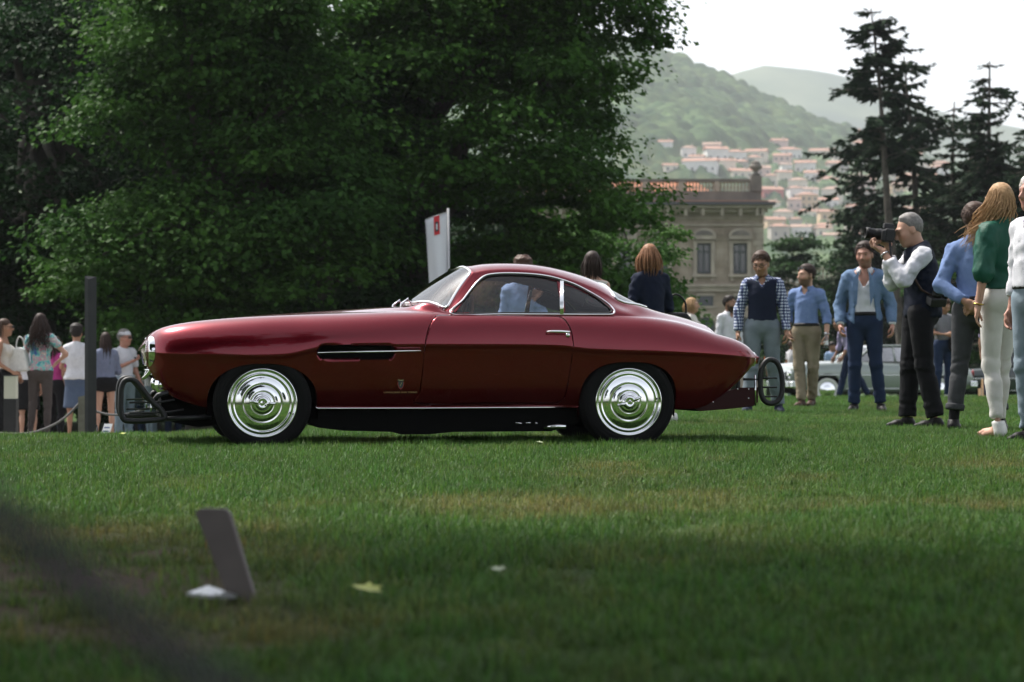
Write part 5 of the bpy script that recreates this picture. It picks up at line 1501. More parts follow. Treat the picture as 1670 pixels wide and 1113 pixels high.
def cloth(name, c, c2=None, sc_=25, con=.25, bump=(220, .25), rough=.85):
    if name not in M: M[name] = mat(name, c, rough, noise=(sc_, c2 or tuple(x * .82 for x in c), con), bump=bump, sheen=.0, spec=.2)
    return name
def check_mat(name, ca, cb, cc, size):
    m = bpy.data.materials.new(name); m.use_nodes = True
    nt = m.node_tree; b = nt.nodes['Principled BSDF']; b.inputs['Roughness'].default_value = .85
    tc = nt.nodes.new('ShaderNodeTexCoord'); sep = nt.nodes.new('ShaderNodeSeparateXYZ'); nt.links.new(tc.outputs['Object'], sep.inputs[0])
    def stripe(sock, ph=0):
        a = nt.nodes.new('ShaderNodeMath'); a.operation = 'MULTIPLY'; a.inputs[1].default_value = 1 / size; nt.links.new(sock, a.inputs[0])
        f_ = nt.nodes.new('ShaderNodeMath'); f_.operation = 'FRACT'; nt.links.new(a.outputs[0], f_.inputs[0])
        g_ = nt.nodes.new('ShaderNodeMath'); g_.operation = 'GREATER_THAN'; g_.inputs[1].default_value = .5; nt.links.new(f_.outputs[0], g_.inputs[0]); return g_.outputs[0]
    xy = nt.nodes.new('ShaderNodeMath'); xy.operation = 'ADD'; nt.links.new(sep.outputs[0], xy.inputs[0]); nt.links.new(sep.outputs[1], xy.inputs[1])
    s1, s2 = stripe(xy.outputs[0]), stripe(sep.outputs[2])
    ad = nt.nodes.new('ShaderNodeMath'); ad.operation = 'ADD'; nt.links.new(s1, ad.inputs[0]); nt.links.new(s2, ad.inputs[1])
    dv_ = nt.nodes.new('ShaderNodeMath'); dv_.operation = 'MULTIPLY'; dv_.inputs[1].default_value = .5; nt.links.new(ad.outputs[0], dv_.inputs[0])
    r = nt.nodes.new('ShaderNodeValToRGB'); r.color_ramp.interpolation = 'CONSTANT'; e = r.color_ramp.elements
    e[0].position = 0; e[0].color = (*ca, 1); e[1].position = .75; e[1].color = (*cc, 1); q = e.new(.25); q.color = (*cb, 1)
    nt.links.new(dv_.outputs[0], r.inputs['Fac']); nt.links.new(r.outputs['Color'], b.inputs['Base Color'])
    M[name] = m; return name
def floral_mat(name):
    m = bpy.data.materials.new(name); m.use_nodes = True
    nt = m.node_tree; b = nt.nodes['Principled BSDF']; b.inputs['Roughness'].default_value = .8
    tc = nt.nodes.new('ShaderNodeTexCoord'); n = nt.nodes.new('ShaderNodeTexNoise'); n.inputs['Scale'].default_value = 14; n.inputs['Detail'].default_value = 3; nt.links.new(tc.outputs['Object'], n.inputs['Vector'])
    r = nt.nodes.new('ShaderNodeValToRGB'); e = r.color_ramp.elements; e[0].position = .3; e[0].color = (.05, .09, .30, 1); e[1].position = .72; e[1].color = (.55, .62, .60, 1)
    for p_, c_ in ((.42, (.10, .36, .36)), (.49, (.25, .50, .45)), (.55, (.55, .16, .26)), (.60, (.16, .40, .40)), (.65, (.60, .35, .30))): q = e.new(p_); q.color = (*c_, 1)
    nt.links.new(n.outputs['Fac'], r.inputs['Fac']); nt.links.new(r.outputs['Color'], b.inputs['Base Color']); M[name] = m; return name

cloth('white_cotton', (.66, .66, .70)); cloth('cream_knit', (.70, .66, .60)); cloth('light_blue', (.125, .19, .36), (.165, .235, .42)); cloth('pale_blue', (.30, .42, .62)); cloth('blazer_blue', (.10, .165, .275), (.14, .21, .33), 60)
cloth('navy', (.010, .014, .028)); cloth('navy_knit', (.008, .013, .032)); cloth('black_cloth', (.009, .009, .010)); cloth('jeans_pale', (.115, .14, .165), (.20, .235, .265), 7, .3); cloth('jeans_blue', (.009, .018, .046), (.020, .036, .080), 7, .3)
cloth('jeans_light', (.16, .21, .255), (.24, .295, .34), 7, .3); cloth('khaki', (.19, .155, .105), (.25, .21, .15), 9); cloth('grey_trousers', (.055, .057, .062)); cloth('charcoal', (.009, .009, .011)); cloth('brown_grey', (.075, .062, .058)); cloth('white_jeans', (.66, .64, .60), (.52, .50, .47), 9, .3)
cloth('denim_shirt', (.14, .165, .24), (.18, .20, .28)); cloth('denim_skirt', (.06, .085, .14), (.09, .12, .18), 8); cloth('green_silk', (.008, .065, .042), (.012, .085, .055), 12, rough=.5); cloth('magenta', (.42, .05, .22)); cloth('orange', (.75, .16, .02)); cloth('grey_tee', (.20, .20, .215)); cloth('lavender', (.44, .40, .60))
cloth('leather_black', (.012, .011, .011), rough=.4); cloth('leather_brown', (.07, .04, .028), rough=.5); cloth('canvas_navy', (.03, .035, .06)); cloth('white_leather', (.72, .71, .68), rough=.45)
check_mat('gingham', (.62, .66, .76), (.10, .13, .26), (.016, .024, .07), .034); floral_mat('floral')

DEF = dict(pel=(0, .0, .955), waist=(0, 0, 1.08), chest=(0, .0, 1.27), neck=(0, .015, 1.47), head=(0, -.015, 1.625),
           shR=(-.172, .015, 1.400), elR=(-.218, .035, 1.115), wrR=(-.228, -.020, .875), shL=(.172, .015, 1.400), elL=(.218, .035, 1.115), wrL=(.228, -.020, .875),
           hiR=(-.090, 0, .93), knR=(-.100, -.012, .505), anR=(-.105, .03, .085), hiL=(.090, 0, .93), knL=(.100, -.012, .505), anL=(.105, .03, .085))

def person(px, Y, H, rz, label, pose=None, top=None, over=None, bottom=None, shoes='leather_black', hair=('short', 'dark'), skin='olive', fem=False, head_yaw=0, head_pitch=0, head_roll=0,
           beard=0.0, glasses=False, belt=None, fat=1.0, curl=(.5, .5), hand_dir=None, seed=1, toe=(0, 0), dz=0.0, group=None, cap_=None, collar=None, socks=None, stand=True, vdepth=.11, hvol=1.0, hair_len=.32, wind=(0, 0)):
    """a figure facing -y in its own frame; joints are given for a height of 1.75 m and scaled"""
    J = {k: np.array(v, float) for k, v in DEF.items()}
    if fem:
        for s_, n_ in ((-1, 'R'), (1, 'L')):
            J['sh' + n_][0] = s_ * .150; J['el' + n_][0] = s_ * .190; J['wr' + n_][0] = s_ * .215; J['hi' + n_][0] = s_ * .085
    for k, v in (pose or {}).items(): J[k] = np.array(v, float)
    sc_ = H / 1.75; lod = 1.22 if Y < 24 else 1.4 if Y < 31 else 1.75 if Y < 40 else 2.1
    def surface_nets(fn, lo, hi, h): return surface_nets0(fn, lo, hi, h * lod)
    x = (px - 835) / FPX * Y
    root = empty('person', (x, Y, float(ground_z(x, Y)) + dz), rz, label, 'person', group); root.scale = (sc_,) * 3
    rg = np.random.default_rng(seed)
    skin_c = np.array(SKIN[skin])
    f = fat; hipw = 1.10 if fem else 1.0; chw = .88 if fem else 1.0
    lat = (J['shL'] - J['shR']); lat = lat / np.linalg.norm(lat)
    def torso(P, o=0.0, lower=True):
        d = d_ell(P, J['chest'] + [0, .005, .0], (.140*chw*f + o, .104*f + o, .200 + o))
        d = smin(d, d_cap(P, J['shR'] - lat * -.035, J['shL'] - lat * .035, .047 + o, .047 + o), .05)
        for n_ in 'RL': d = smin(d, d_cap(P, J['neck'] + [0, .012, .010], J['sh' + n_] * .85 + J['neck'] * .15 + [0, 0, .012], .042 + o * .5, .030 + o * .8), .04)
        d = smin(d, d_ell(P, J['waist'] + [0, -.008 * (f - 1) * 10, 0], (.132*chw*f + o, .100*f + o, .16 + o)), .06)
        if fem:
            for s_ in (-1, 1): d = smin(d, d_ell(P, J['chest'] + lat * s_ * .072 + [0, -.080, .015], (.062 + o, .058 + o, .066 + o)), .035)
        if lower: d = smin(d, d_ell(P, J['pel'] + [0, .012, -.005], (.158*hipw*f**.5 + o, .118*f**.5 + o, .125 + o)), .06)
        d = smin(d, d_cap(P, J['neck'] - [0, 0, .05], J['neck'] + [0, -.004, .0], .065 + o, .056 + o), .05)
        return d
    def arm(P, n_, o=0.0, end=1.0, o2=None):
        """end: 0..1 to the elbow, 1..2 to the wrist"""
        a, b, c = J['sh' + n_], J['el' + n_], J['wr' + n_]; m = .86 if fem else 1.0
        o2 = o if o2 is None else o2
        d = d_cap(P, a, b, .050*m + o, .042*m + o2)
        if end < 1.0:
            u = (b - a) / np.linalg.norm(b - a); d = smax(d, (P - (a + (b - a) * end)).astype(np.float32) @ u.astype(np.float32), .008)
            return d
        e = end - 1.0; cc = b + (c - b) * min(1, e)
        d2 = d_cap(P, b, c, .044*m + o2, .028*m + o2)
        if e < 1.02:
            u = (c - b) / np.linalg.norm(c - b); d2 = smax(d2, (P - cc).astype(np.float32) @ u.astype(np.float32), .008)
        return smin(d, d2, .02)
    def leg(P, n_, o=0.0, end=2.0, flare=0.0, slim=1.0):
        a, b, c = J['hi' + n_], J['kn' + n_], J['an' + n_]; m = .95 if fem else 1.0
        d = d_cap(P, a, b, .088*m*f**.5 + o, .056*m*slim + o)
        if end < 1.0:
            u = (b - a) / np.linalg.norm(b - a); return smax(d, (P - (a + (b - a) * end)).astype(np.float32) @ u.astype(np.float32), .01)
        e = min(1.0, end - 1.0)
        d2 = d_cap(P, b, c, .054*m*slim + o, .036*m + o + flare)
        calf = b * .70 + c * .30 + np.array([0, .016, 0]); d2 = smin(d2, d_cap(P, calf, b * .5 + c * .5 + np.array([0, .012, 0]), .048*m + o * .8, .042*m + o * .8), .03)
        if end < 2.0:
            cc = b + (c - b) * e; u = (c - b) / np.linalg.norm(c - b); d2 = smax(d2, (P - cc).astype(np.float32) @ u.astype(np.float32), .01)
        return smin(d, d2, .03)
    allp = np.array([v for v in J.values()])
    lo_all, hi_all = allp.min(0) - .2, allp.max(0) + .2
    VS_, FS_, CS_ = [], [], []
    def put(V, F, c):
        n_ = sum(len(v) for v in VS_); VS_.append(V); FS_.append(F + n_); CS_.append(c if getattr(c, 'ndim', 1) == 2 else np.repeat(np.asarray(c)[None], len(V), 0))
    # ---- skin
    def skin_fn(P):
        d = torso(P, -.006)
        for n_ in 'RL': d = smin(d, arm(P, n_, 0, 2.05), .025); d = smin(d, leg(P, n_, (-.016 if bottom and bottom[0] == 'trousers' else -.004), 2.0), .03)
        return d
    hi_b = hi_all.copy(); hi_b[2] = J['neck'][2] + .06
    lo_b = lo_all.copy(); lo_b[2] = -.01
    V, F = surface_nets(skin_fn, lo_b, hi_b, .0175); put(V, F, skin_c * .95)
    # ---- head, in its own frame
    Rm = np.array((Matrix.Rotation(R(head_yaw), 3, 'Z') @ Matrix.Rotation(R(head_pitch), 3, 'X') @ Matrix.Rotation(R(head_roll), 3, 'Y')))
    hc = J['head']; HS = 1.05
    k = .93 if fem else 1.0
    def head_fn(P):
        d = d_ell(P, (0, .018, .030), (.076*k, .096*k, .090*k))
        d = smin(d, d_ell(P, (0, -.022, -.030), (.060*k, .074*k, .082*k)), .035)
        d = smin(d, d_ell(P, (0, -.058, -.088), (.030, .028, .024)), .030)
        for s_ in (-1, 1):
            d = smin(d, d_ell(P, (s_*.043, -.052, -.020), (.022, .026, .022)), .03)
            d = smin(d, d_cap(P, (s_*.014, -.086, .034), (s_*.046, -.072, .032), .012, .010), .018)
            d = -smin(-d, d_ell(P, (s_*.033, -.104, .014), (.020, .019, .011)), .012)
            d = smin(d, d_ell(P, (s_*.033, -.078, .013), (.0125, .0125, .010)), .004)
            d = smin(d, d_ell(P, (s_*.077*k, .012, -.002), (.009, .020, .031)), .012)
            d = smin(d, d_ell(P, (s_*.011, -.100, -.028), (.009, .011, .008)), .008)
        d = smin(d, d_cap(P, (0, -.088, .020), (0, -.113, -.022), .009, .0125), .012)
        d = smin(d, d_cap(P, (-.018, -.083, -.052), (.018, -.083, -.052), .0075, .0075), .008)
        d = smin(d, d_cap(P, (-.014, -.081, -.064), (.014, -.081, -.064), .008, .008), .008)
        d = smin(d, d_cap(P, (0, .020, -.06), (0, .035, -.20), .056*k, .058*k), .03)
        return d
    V, F = surface_nets(head_fn, (-.11, -.14, -.19), (.11, .14, .14), .0068)
    c = np.repeat(skin_c[None], len(V), 0)
    def mask(cc, r, pw=2): return np.clip(1.6 - 1.6 * (((V - cc) / r) ** 2).sum(1), 0, 1)[:, None]
    hcol = np.array(HAIRC[hair[1]])
    c = c * (1 + .10 * mask((.045, -.06, -.03), (.03, .05, .03)) * np.array([1, -.3, -.3])) * (1 + .10 * mask((-.045, -.06, -.03), (.03, .05, .03)) * np.array([1, -.3, -.3]))
    for s_ in (-1, 1):
        m_ = mask((s_*.033, -.09, .013), (.014, .03, .006)); c = c * (1 - m_) + np.array([.08, .06, .05]) * m_
        m_ = mask((s_*.033, -.09, .036), (.022, .04, .0055)); c = c * (1 - m_ * .85) + hcol * .8 * m_ * .85
    m_ = mask((0, -.10, -.058), (.023, .03, .010)); c = c * (1 - m_ * .6) + np.array([.36, .13, .12]) * m_ * .6
    if beard:
        bm_ = sstep(-.028, -.050, V[:, 2]) * sstep(.035, .0, V[:, 1]) * (1 - .8 * mask((0, -.10, -.058), (.020, .03, .008))[:, 0]) * sstep(-.175, -.13, V[:, 2] + .0)
        bm_ = np.maximum(bm_, sstep(.02, -.02, V[:, 2]) * np.exp(-((np.abs(V[:, 0]) - .066) / .014) ** 2) * np.exp(-((V[:, 1] - 0.0) / .03) ** 2))
        bm_ = (bm_ * beard)[:, None]; c = c * (1 - bm_) + hcol * 1.3 * bm_
    put(V * HS @ Rm.T + hc, F, c)
    # ---- hands
    for hi_, n_ in enumerate('RL'):
        wv = J['wr' + n_]; fd = wv - J['el' + n_]; fd /= np.linalg.norm(fd)
        hd = np.array((hand_dir or {}).get(n_, fd), float); hd /= np.linalg.norm(hd)
        s_ = -1 if n_ == 'R' else 1
        pn = np.array((hand_dir or {}).get(n_ + 'n', (-s_, 0, 0)), float); pn -= hd * (pn @ hd); pn /= np.linalg.norm(pn) + 1e-9   # palm faces this way
        sd_ = np.cross(hd, pn) * (1 if n_ == 'R' else -1)                                                                # towards the thumb
        B_ = np.stack([sd_, pn, hd], 1)                                                                                  # local x thumb side, y palm, z fingers
        cu = curl[hi_]; g = .90 if fem else 1.0
        chains = []
        for q, (ox, ln, rd) in enumerate(((.030, .072, .0088), (.010, .080, .0092), (-.011, .074, .0088), (-.030, .058, .0078))):
            a0_ = .25 * cu + .05 * q; p0 = np.array([ox, 0, .082]); pts = [p0]
            ang = 0
            for seg, l_ in enumerate((.45, .32, .25)):
                ang += cu * (.75, .95, .6)[seg] + .06
                p0 = p0 + ln * l_ * np.array([ox * .9 * (1 - cu) * .6, math.sin(ang), math.cos(ang)]); pts.append(p0)
            chains.append((pts, rd))
        th = [np.array([.030, .004, .022]), np.array([.050, .014, .048]), np.array([.052 - .012*cu, .026 + .014*cu, .074]), np.array([.046 - .022*cu, .034 + .02*cu, .095])]
        chains.append((th, .0105))
        def hand_fn(P):
            d = d_ell(P, (0, 0, .045), (.042, .0155, .050))
            d = smin(d, d_cap(P, (-.028, 0, .078), (.028, 0, .078), .0115, .0125), .012)
            d = smin(d, d_cap(P, (0, 0, -.03), (0, 0, .02), .027, .024), .018)
            for pts, rd in chains:
                for a_, b_ in zip(pts[:-1], pts[1:]): d = smin(d, d_cap(P, a_, b_, rd, rd * .93), .004)
            return d
        V, F = surface_nets(hand_fn, (-.065, -.05, -.04), (.080, .11, .185), .0062)
        put((V * g) @ B_.T + wv, F, skin_c * .97)
    # ---- bare feet for sandals
    feet = {}
    for n_, tw in (('R', toe[0]), ('L', toe[1])):
        an_ = J['an' + n_]; dr_ = rotz(np.array([0, -1, 0]), R(tw)); feet[n_] = (an_, dr_)
        if shoes == 'sandal':
            def foot_fn(P):
                d = d_cap(P, an_ + [0, 0, -.01], an_ + np.array([0, 0, -.045]) - dr_ * .02, .036, .034)
                return smin(d, smin(d_cap(P, an_ + [0, 0, -.045], an_ + dr_ * .11 + [0, 0, -.062], .032, .026), d_cap(P, an_ + dr_ * .10 + [-.012, 0, -.064], an_ + dr_ * .155 + [-.008, 0, -.068], .024, .015), .02), .03)
            V, F = surface_nets(foot_fn, an_ - [.2, .2, .11], an_ + [.2, .2, .08], .008); put(V, F, skin_c)
    body = mesh_obj('body', np.concatenate(VS_), np.concatenate(FS_), M['skin'], root); vcol(body, np.concatenate(CS_))
    # ---- trousers, shorts, skirt
    def garment(nm, fn, mt, lo, hi, h=.0125, parent=None, kind=None):
        V, F = surface_nets(fn, lo, hi, h)
        if not len(V): return None
        o = mesh_obj(nm, V, F, M[mt], parent or root); return o
    waistz = J['pel'][2] + .085
    if bottom:
        kind, mt = bottom[0], bottom[1]
        op = bottom[2] if len(bottom) > 2 else {}
        o = op.get('loose', .012); end = op.get('end', 1.97); fl = op.get('flare', .012); slim = op.get('slim', 1.0)
        if kind == 'skirt':
            hem = op.get('hem', .58)
            def fn(P):
                d = d_ell(P, J['pel'] + [0, .012, -.005], (.165*hipw, .128, .14))
                kn = (J['knR'] + J['knL']) / 2
                d = smin(d, d_cap(P * np.array([.72, 1, 1], np.float32), (J['pel'] * [.72, 1, 1]), (np.array([kn[0]*.72, kn[1], hem - .1])), .118, .135 + op.get('flare', .02)), .05)
                return smax(smax(d + folds(P, .006, 26, seed, .2), hem - P[:, 2], .006), P[:, 2] - waistz, .006)
            garment('skirt', fn, mt, (-.32, -.30, hem - .03), (.32, .32, waistz + .03))
        else:
            def fn(P):
                d = d_ell(P, J['pel'] + [0, .012, -.005], (.158*hipw*f**.5 + o, .118*f**.5 + o, .135 + o))
                d = smin(d, d_ell(P, J['waist'] + [0, 0, -.02], (.134*chw*f + o, .102*f + o, .14)), .05)
                w = folds(P, op.get('fold', .009) * .95, 38, seed, 2.4)
                for n_ in 'RL': d = smin(d, leg(P, n_, o, end, fl, slim), .03)
                kz = np.exp(-((P[:, 2] - .5) / .09) ** 2) + 1.3 * np.exp(-((P[:, 2] - .16) / .10) ** 2) + .35
                d = d + w * kz
                return smax(d, P[:, 2] - waistz, .006)
            lo = lo_b.copy(); hi = hi_b.copy(); hi[2] = waistz + .03; lo[2] = .0
            garment('trousers' if end > 1.3 else 'shorts', fn, mt, lo, hi)
            if op.get('cuff'):
                for n_ in 'RL':
                    b_, c_ = J['kn' + n_], J['an' + n_]; u = (c_ - b_) / np.linalg.norm(c_ - b_); e_ = b_ + (c_ - b_) * (end - 1)
                    garment('trouser_cuff', lambda P: smax(smax(d_cap(P, b_, c_, .054 + o, .036 + o + fl) - .012, (P - e_).astype(np.float32) @ u.astype(np.float32) - .004, .005), -((P - e_).astype(np.float32) @ u.astype(np.float32)) - .045, .005), mt, e_ - .14, e_ + .14, .009)
        if belt:
            garment('belt', lambda P: smax(smax(smin(d_ell(P, J['pel'] + [0, .012, -.005], (.158*hipw*f**.5 + .02, .118*f**.5 + .02, .155)), d_ell(P, J['waist'] + [0, 0, -.02], (.134*chw*f + .021, .102*f + .021, .16)), .05) - .002, P[:, 2] - waistz - .004, .004), waistz - .036 - P[:, 2], .004), belt, (-.3, -.3, waistz - .07), (.3, .3, waistz + .04), .009)
    # ---- upper garment
    def upper(nm, mt, sleeve, o, hem, fold_=.006, opening=None, neckz=None, sleeve_o=None, h=.0125):
        def fn(P):
            d = smax(torso(P, o), hem - P[:, 2], .008)
            if opening is not None: d = smax(d, opening(P) + folds(P, .002, 20, 5), .004)
            if sleeve > 0:
                for n_ in 'RL': d = smin(d, arm(P, n_, (sleeve_o if sleeve_o is not None else o * .8), sleeve, None), .03)
            wr_ = folds(P, fold_ * 1.7, 34, seed + 3, .8)
            arm_z = 1 + .8 * sstep(.12, .2, np.abs(P[:, 0]))
            d = d + wr_ * arm_z * .8
            nz = neckz if neckz is not None else J['neck'][2] + .022
            if collar: d = smax(d, np.minimum(.62 * (P[:, 2] - (nz - vdepth)) - np.abs(P[:, 0] - J['neck'][0]), J['neck'][1] - P[:, 1]), .006)
            d = smax(d, P[:, 2] - nz - .45 * (P[:, 1] - J['neck'][1]), .006)
            return d
        lo = np.minimum(lo_b, [-.3, -.3, 0]); hi = hi_b + [.02, .02, .06]; lo[2] = min(hem - .03, min(J['wrR'][2], J['wrL'][2]) - .04 if sleeve > 1 else 9)
        lo[0] = allp[:, 0].min() - .10; hi[0] = allp[:, 0].max() + .10
        return garment(nm, fn, mt, lo, hi, h)
    if top:
        nm, mt, sleeve = top[:3]; op = top[3] if len(top) > 3 else {}
        hem = op.get('hem', waistz - .03)
        upper(nm, mt, sleeve, op.get('o', .012), hem, op.get('fold', .006), None, op.get('neckz'), op.get('so'))
        if op.get('roll'):                                          # rolled sleeve ends
            for n_ in 'RL':
                a_, b_ = J['el' + n_], J['wr' + n_]; e_ = a_ + (b_ - a_) * (sleeve - 1); u = (b_ - a_) / np.linalg.norm(b_ - a_)
                garment('rolled_cuff', lambda P: smax(smax(d_cap(P, a_, b_, .044 + .016, .028 + .020), (P - e_).astype(np.float32) @ u.astype(np.float32) - .01, .006), -((P - e_).astype(np.float32) @ u.astype(np.float32)) - .045, .006), mt, e_ - .12, e_ + .12, .008)
    if collar:                                                       # turned-down shirt collar, open at the front
        nk = J['neck'] + np.array([0, .004, 0]); vs = []; fs = []; na_ = 25
        for i in range(na_):
            a_ = (i / (na_ - 1) - .5) * 2 * 2.62; fr_ = abs(a_) / 2.62; sx, cy = math.sin(a_), math.cos(a_)
            for (rd, zz) in ((.060, -.01 + .0 * fr_), (.066, .052 - .034 * fr_ ** 2), (.076, .046 - .034 * fr_ ** 2), (.088 + .008 * fr_, -.002 - .045 * fr_ ** 3)):
                vs.append((nk[0] + sx * rd, nk[1] + cy * rd * 1.02 - .012 * fr_, nk[2] + zz))
        for i in range(na_ - 1):
            for k2 in range(3): q0 = i * 4 + k2; fs.append((q0, q0 + 4, q0 + 5, q0 + 1))
        o_ = mesh_obj('collar', vs, fs, M[collar], root); o_.modifiers.new('t', 'SOLIDIFY').thickness = .004
    if over:
        nm, mt, sleeve = over[:3]; op = over[3] if len(over) > 3 else {}
        opn = None
        if op.get('open') is not None:
            w0, w1, zv = op['open']                                   # half gap at hem, half gap at chest, height where lapels meet the neck
            def opn(P):
                t = np.clip((P[:, 2] - op.get('hem', .8)) / (zv - op.get('hem', .8)), 0, 1)
                half = w0 + (w1 - w0) * t + op.get('skew', 0) * 0
                ins_ = half - np.abs(P[:, 0] - op.get('skew', 0) * (1 - t))
                return np.minimum(ins_, -(P[:, 1] - J['chest'][1] - .0))
        upper(nm, mt, sleeve, op.get('o', .026), op.get('hem', waistz - .06), op.get('fold', .006), opn, op.get('neckz'), op.get('so'))
    # ---- shoes
    if shoes and shoes != 'sandal':
        for n_ in 'RL':
            an_, dr_ = feet[n_]
            fz = an_[2] - .085
            def sfn(P):
                d = d_cap(P, an_ + [0, 0, -.042] - dr_ * .028, an_ + dr_ * .095 + [0, 0, -.052], .040, .038)
                d = smin(d, d_cap(P, an_ + dr_ * .09 + [0, 0, -.056], an_ + dr_ * .155 + [0, 0, -.062], .038, .028), .02)
                d = smin(d, d_cap(P, an_ + [0, 0, -.03], an_ + [0, 0, .005], .046, .046), .02); d = smax(d, P[:, 2] - an_[2] - .010, .006)
                return smax(d, fz + .002 - P[:, 2], .004)
            sh_ = garment('shoe', sfn, shoes, an_ - [.21, .21, .10], an_ + [.21, .21, .06], .0085)
            garment('sole', lambda P: smax(smax(smin(d_cap(P * np.array([1, 1, .2], np.float32), (an_ - dr_ * .028) * [1, 1, .2], (an_ + dr_ * .095) * [1, 1, .2], .043, .041), d_cap(P * np.array([1, 1, .2], np.float32), (an_ + dr_ * .09) * [1, 1, .2], (an_ + dr_ * .157) * [1, 1, .2], .041, .031), .02), P[:, 2] - fz - .020, .003), fz - P[:, 2], .002), 'white_leather' if op_sole(shoes) else 'black_rubber', an_ - [.21, .21, .10], an_ + [.21, .21, .0], .0085, sh_)
    if shoes == 'sandal':
        for n_ in 'RL':
            an_, dr_ = feet[n_]
            s1 = garment('sandal', lambda P: smax(smax(d_cap(P, an_ + [0, 0, -.05] - dr_ * .02, an_ + [0, 0, .015], .042, .042), P[:, 2] - an_[2] - .022, .006), -(d_cap(P, an_ + [0, 0, -.05] + dr_ * .07, an_ + [0, 0, .0] + dr_ * .05, .038, .034)), .006), 'white_leather', an_ - [.1, .1, .1], an_ + [.1, .1, .06], .0075)
            garment('sole', lambda P: smax(smax(d_cap(P * np.array([1, 1, .2], np.float32), (an_ - dr_ * .03) * [1, 1, .2], (an_ + dr_ * .15) * [1, 1, .2], .042, .034), P[:, 2] - an_[2] + .078, .003), an_[2] - .094 - P[:, 2], .003), 'leather_brown', an_ - [.22, .22, .12], an_ + [.22, .22, .0], .0075, s1)
    if socks:
        for n_ in 'RL':
            b_, c_ = J['kn' + n_], J['an' + n_]; garment('sock', lambda P: smax(d_cap(P, b_ + (c_ - b_) * .5, c_, .046, .040), P[:, 2] - .26, .006), socks, c_ - [.12, .12, .06], c_ + [.12, .12, .24], .0095)
    # ---- hair
    style, hn = hair[0], hair[1]
    hm_ = M['hair_' + hn]
    def cap_fn(P, o, fr=.055, sl=.72, amp=.004, fq=70):
        pl = P[:, 2] - (fr - sl * (P[:, 1] + .08)) + .008 * np.sin(P[:, 0] * 90 + seed)
        pl = np.minimum(pl, np.where(np.abs(P[:, 0]) > .058, np.maximum(P[:, 2] - .012, P[:, 1] - .025), 9))
        d = d_ell(P, (0, .020, .032), (.076*k, .096*k, .090*k)) - o * np.clip(pl / .045, 0.12, 1) * (1 + .9 * np.clip((P[:, 2] - .07) / .05, 0, 1)) + folds(P, amp, fq, seed + 9) * np.clip(pl / .03, 0, 1)
        return smax(d, -pl, .006)
    def put_hair(V, F, extra_=None, nm='hair'):
        Vw = V * HS @ Rm.T + hc
        if extra_ is not None and len(extra_[0]):
            F = [tuple(q) for q in F] + [tuple(i + len(Vw) for i in q) for q in extra_[1]]; Vw = np.concatenate([Vw, np.array(extra_[0])]); Vw = [tuple(v) for v in Vw]
        o_ = mesh_obj(nm, Vw, F, hm_, root)
        if extra_ is not None: tag(o_, kind='stuff')
        return o_
    if style in ('short', 'curly', 'bald'):
        o = {'short': .014, 'curly': .026, 'bald': .010}[style]; fr = .098 if style != 'bald' else .140
        sl_ = 1.05 if style != 'bald' else 1.45
        V, F = surface_nets(lambda P: cap_fn(P, o, fr, sl_, .0045 if style != 'curly' else .010, 75 if style != 'curly' else 110), (-.13, -.15, -.12), (.13, .16, .17), .0072)
        mb_ = MB()
        if style != 'bald':
            for q in range(int(700 / lod ** 2)):                                     # loose tufts so that the outline is not a smooth cap
                dv_ = rand_unit(rg, 1)[0]; dv_[2] = abs(dv_[2])
                p = np.array([0, .020, .032]) + dv_ * (np.array([.076, .096, .090]) * k + o * .6)
                if p[2] < fr - sl_ * (p[1] + .08) + .012 or (abs(p[0]) > .06 and p[2] < .03 and p[1] < .03): continue
                fl_ = np.array([dv_[0] * .4 + .3 * rg.normal(), -.5 + .35 * rg.normal(), -.25]) if style == 'short' else rg.normal(size=3)
                fl_ = fl_ - dv_ * (fl_ @ dv_); fl_ /= np.linalg.norm(fl_) + 1e-6
                L_ = rg.uniform(.025, .055)
                pts_ = [p, p + fl_ * L_ * .5 + dv_ * .010, p + fl_ * L_ + dv_ * (.004 if style == 'short' else .014)]
                mb_.tube([Rm @ (v * HS) + hc for v in pts_], [.0034, .003, .001], 3, caps=False)
        put_hair(V, F, (mb_.v, mb_.f) if mb_.v else None)
    elif style in ('long', 'bob', 'wavy', 'tail'):
        V, F = surface_nets(lambda P: cap_fn(P, .007, .050, .95, .004, 80), (-.13, -.15, -.13), (.13, .16, .17), .0078)
        mb_ = MB(); nl = int({'long': 330, 'bob': 330, 'wavy': 800, 'tail': 60}[style] / lod ** 1.5)
        for q in range(nl):
            a = rg.uniform(-2.35, 2.35); el = 1.5 * rg.random() ** .8                # 0 = back of the head
            dv_ = np.array([math.sin(a) * math.cos(el), math.cos(a) * math.cos(el), math.sin(el)])
            p = np.array([0, .02, .032]) + dv_ * np.array([.085*k, .104*k, .098*k])
            ln = hair_len * rg.uniform(.7, 1.1); ns = 9; path = [p]
            out = np.array([math.sin(a), math.cos(a), 0])
            ph = rg.random() * 6.28; fr_ = rg.uniform(9, 15); jit = rg.normal(); wk = rg.uniform(.45, 1.25); el_ = rg.uniform(-.3, .3)
            for s_ in range(1, ns + 1):
                t = s_ / ns
                q_ = p + out * (.016 * min(1, t * 3) + .010 * jit * t + .055 * (hvol - 1) * t) + np.array([0, 0, -1]) * (ln + el * .08) * t
                if style == 'wavy': q_ = q_ + np.array([math.sin(fr_ * t + ph), math.cos(fr_ * t + ph), 0]) * .030 * t + np.array([wind[0], wind[1], .35 * abs(wind[0])]) * (t ** 1.6) * wk + np.array([0, 0, el_ * abs(wind[0])]) * t * t
                if style == 'bob': q_ = q_ + out * .02 * math.sin(t * 3)
                path.append(q_)
            path = [Rm @ (v * np.array([HS, HS, 1])) + hc for v in path]
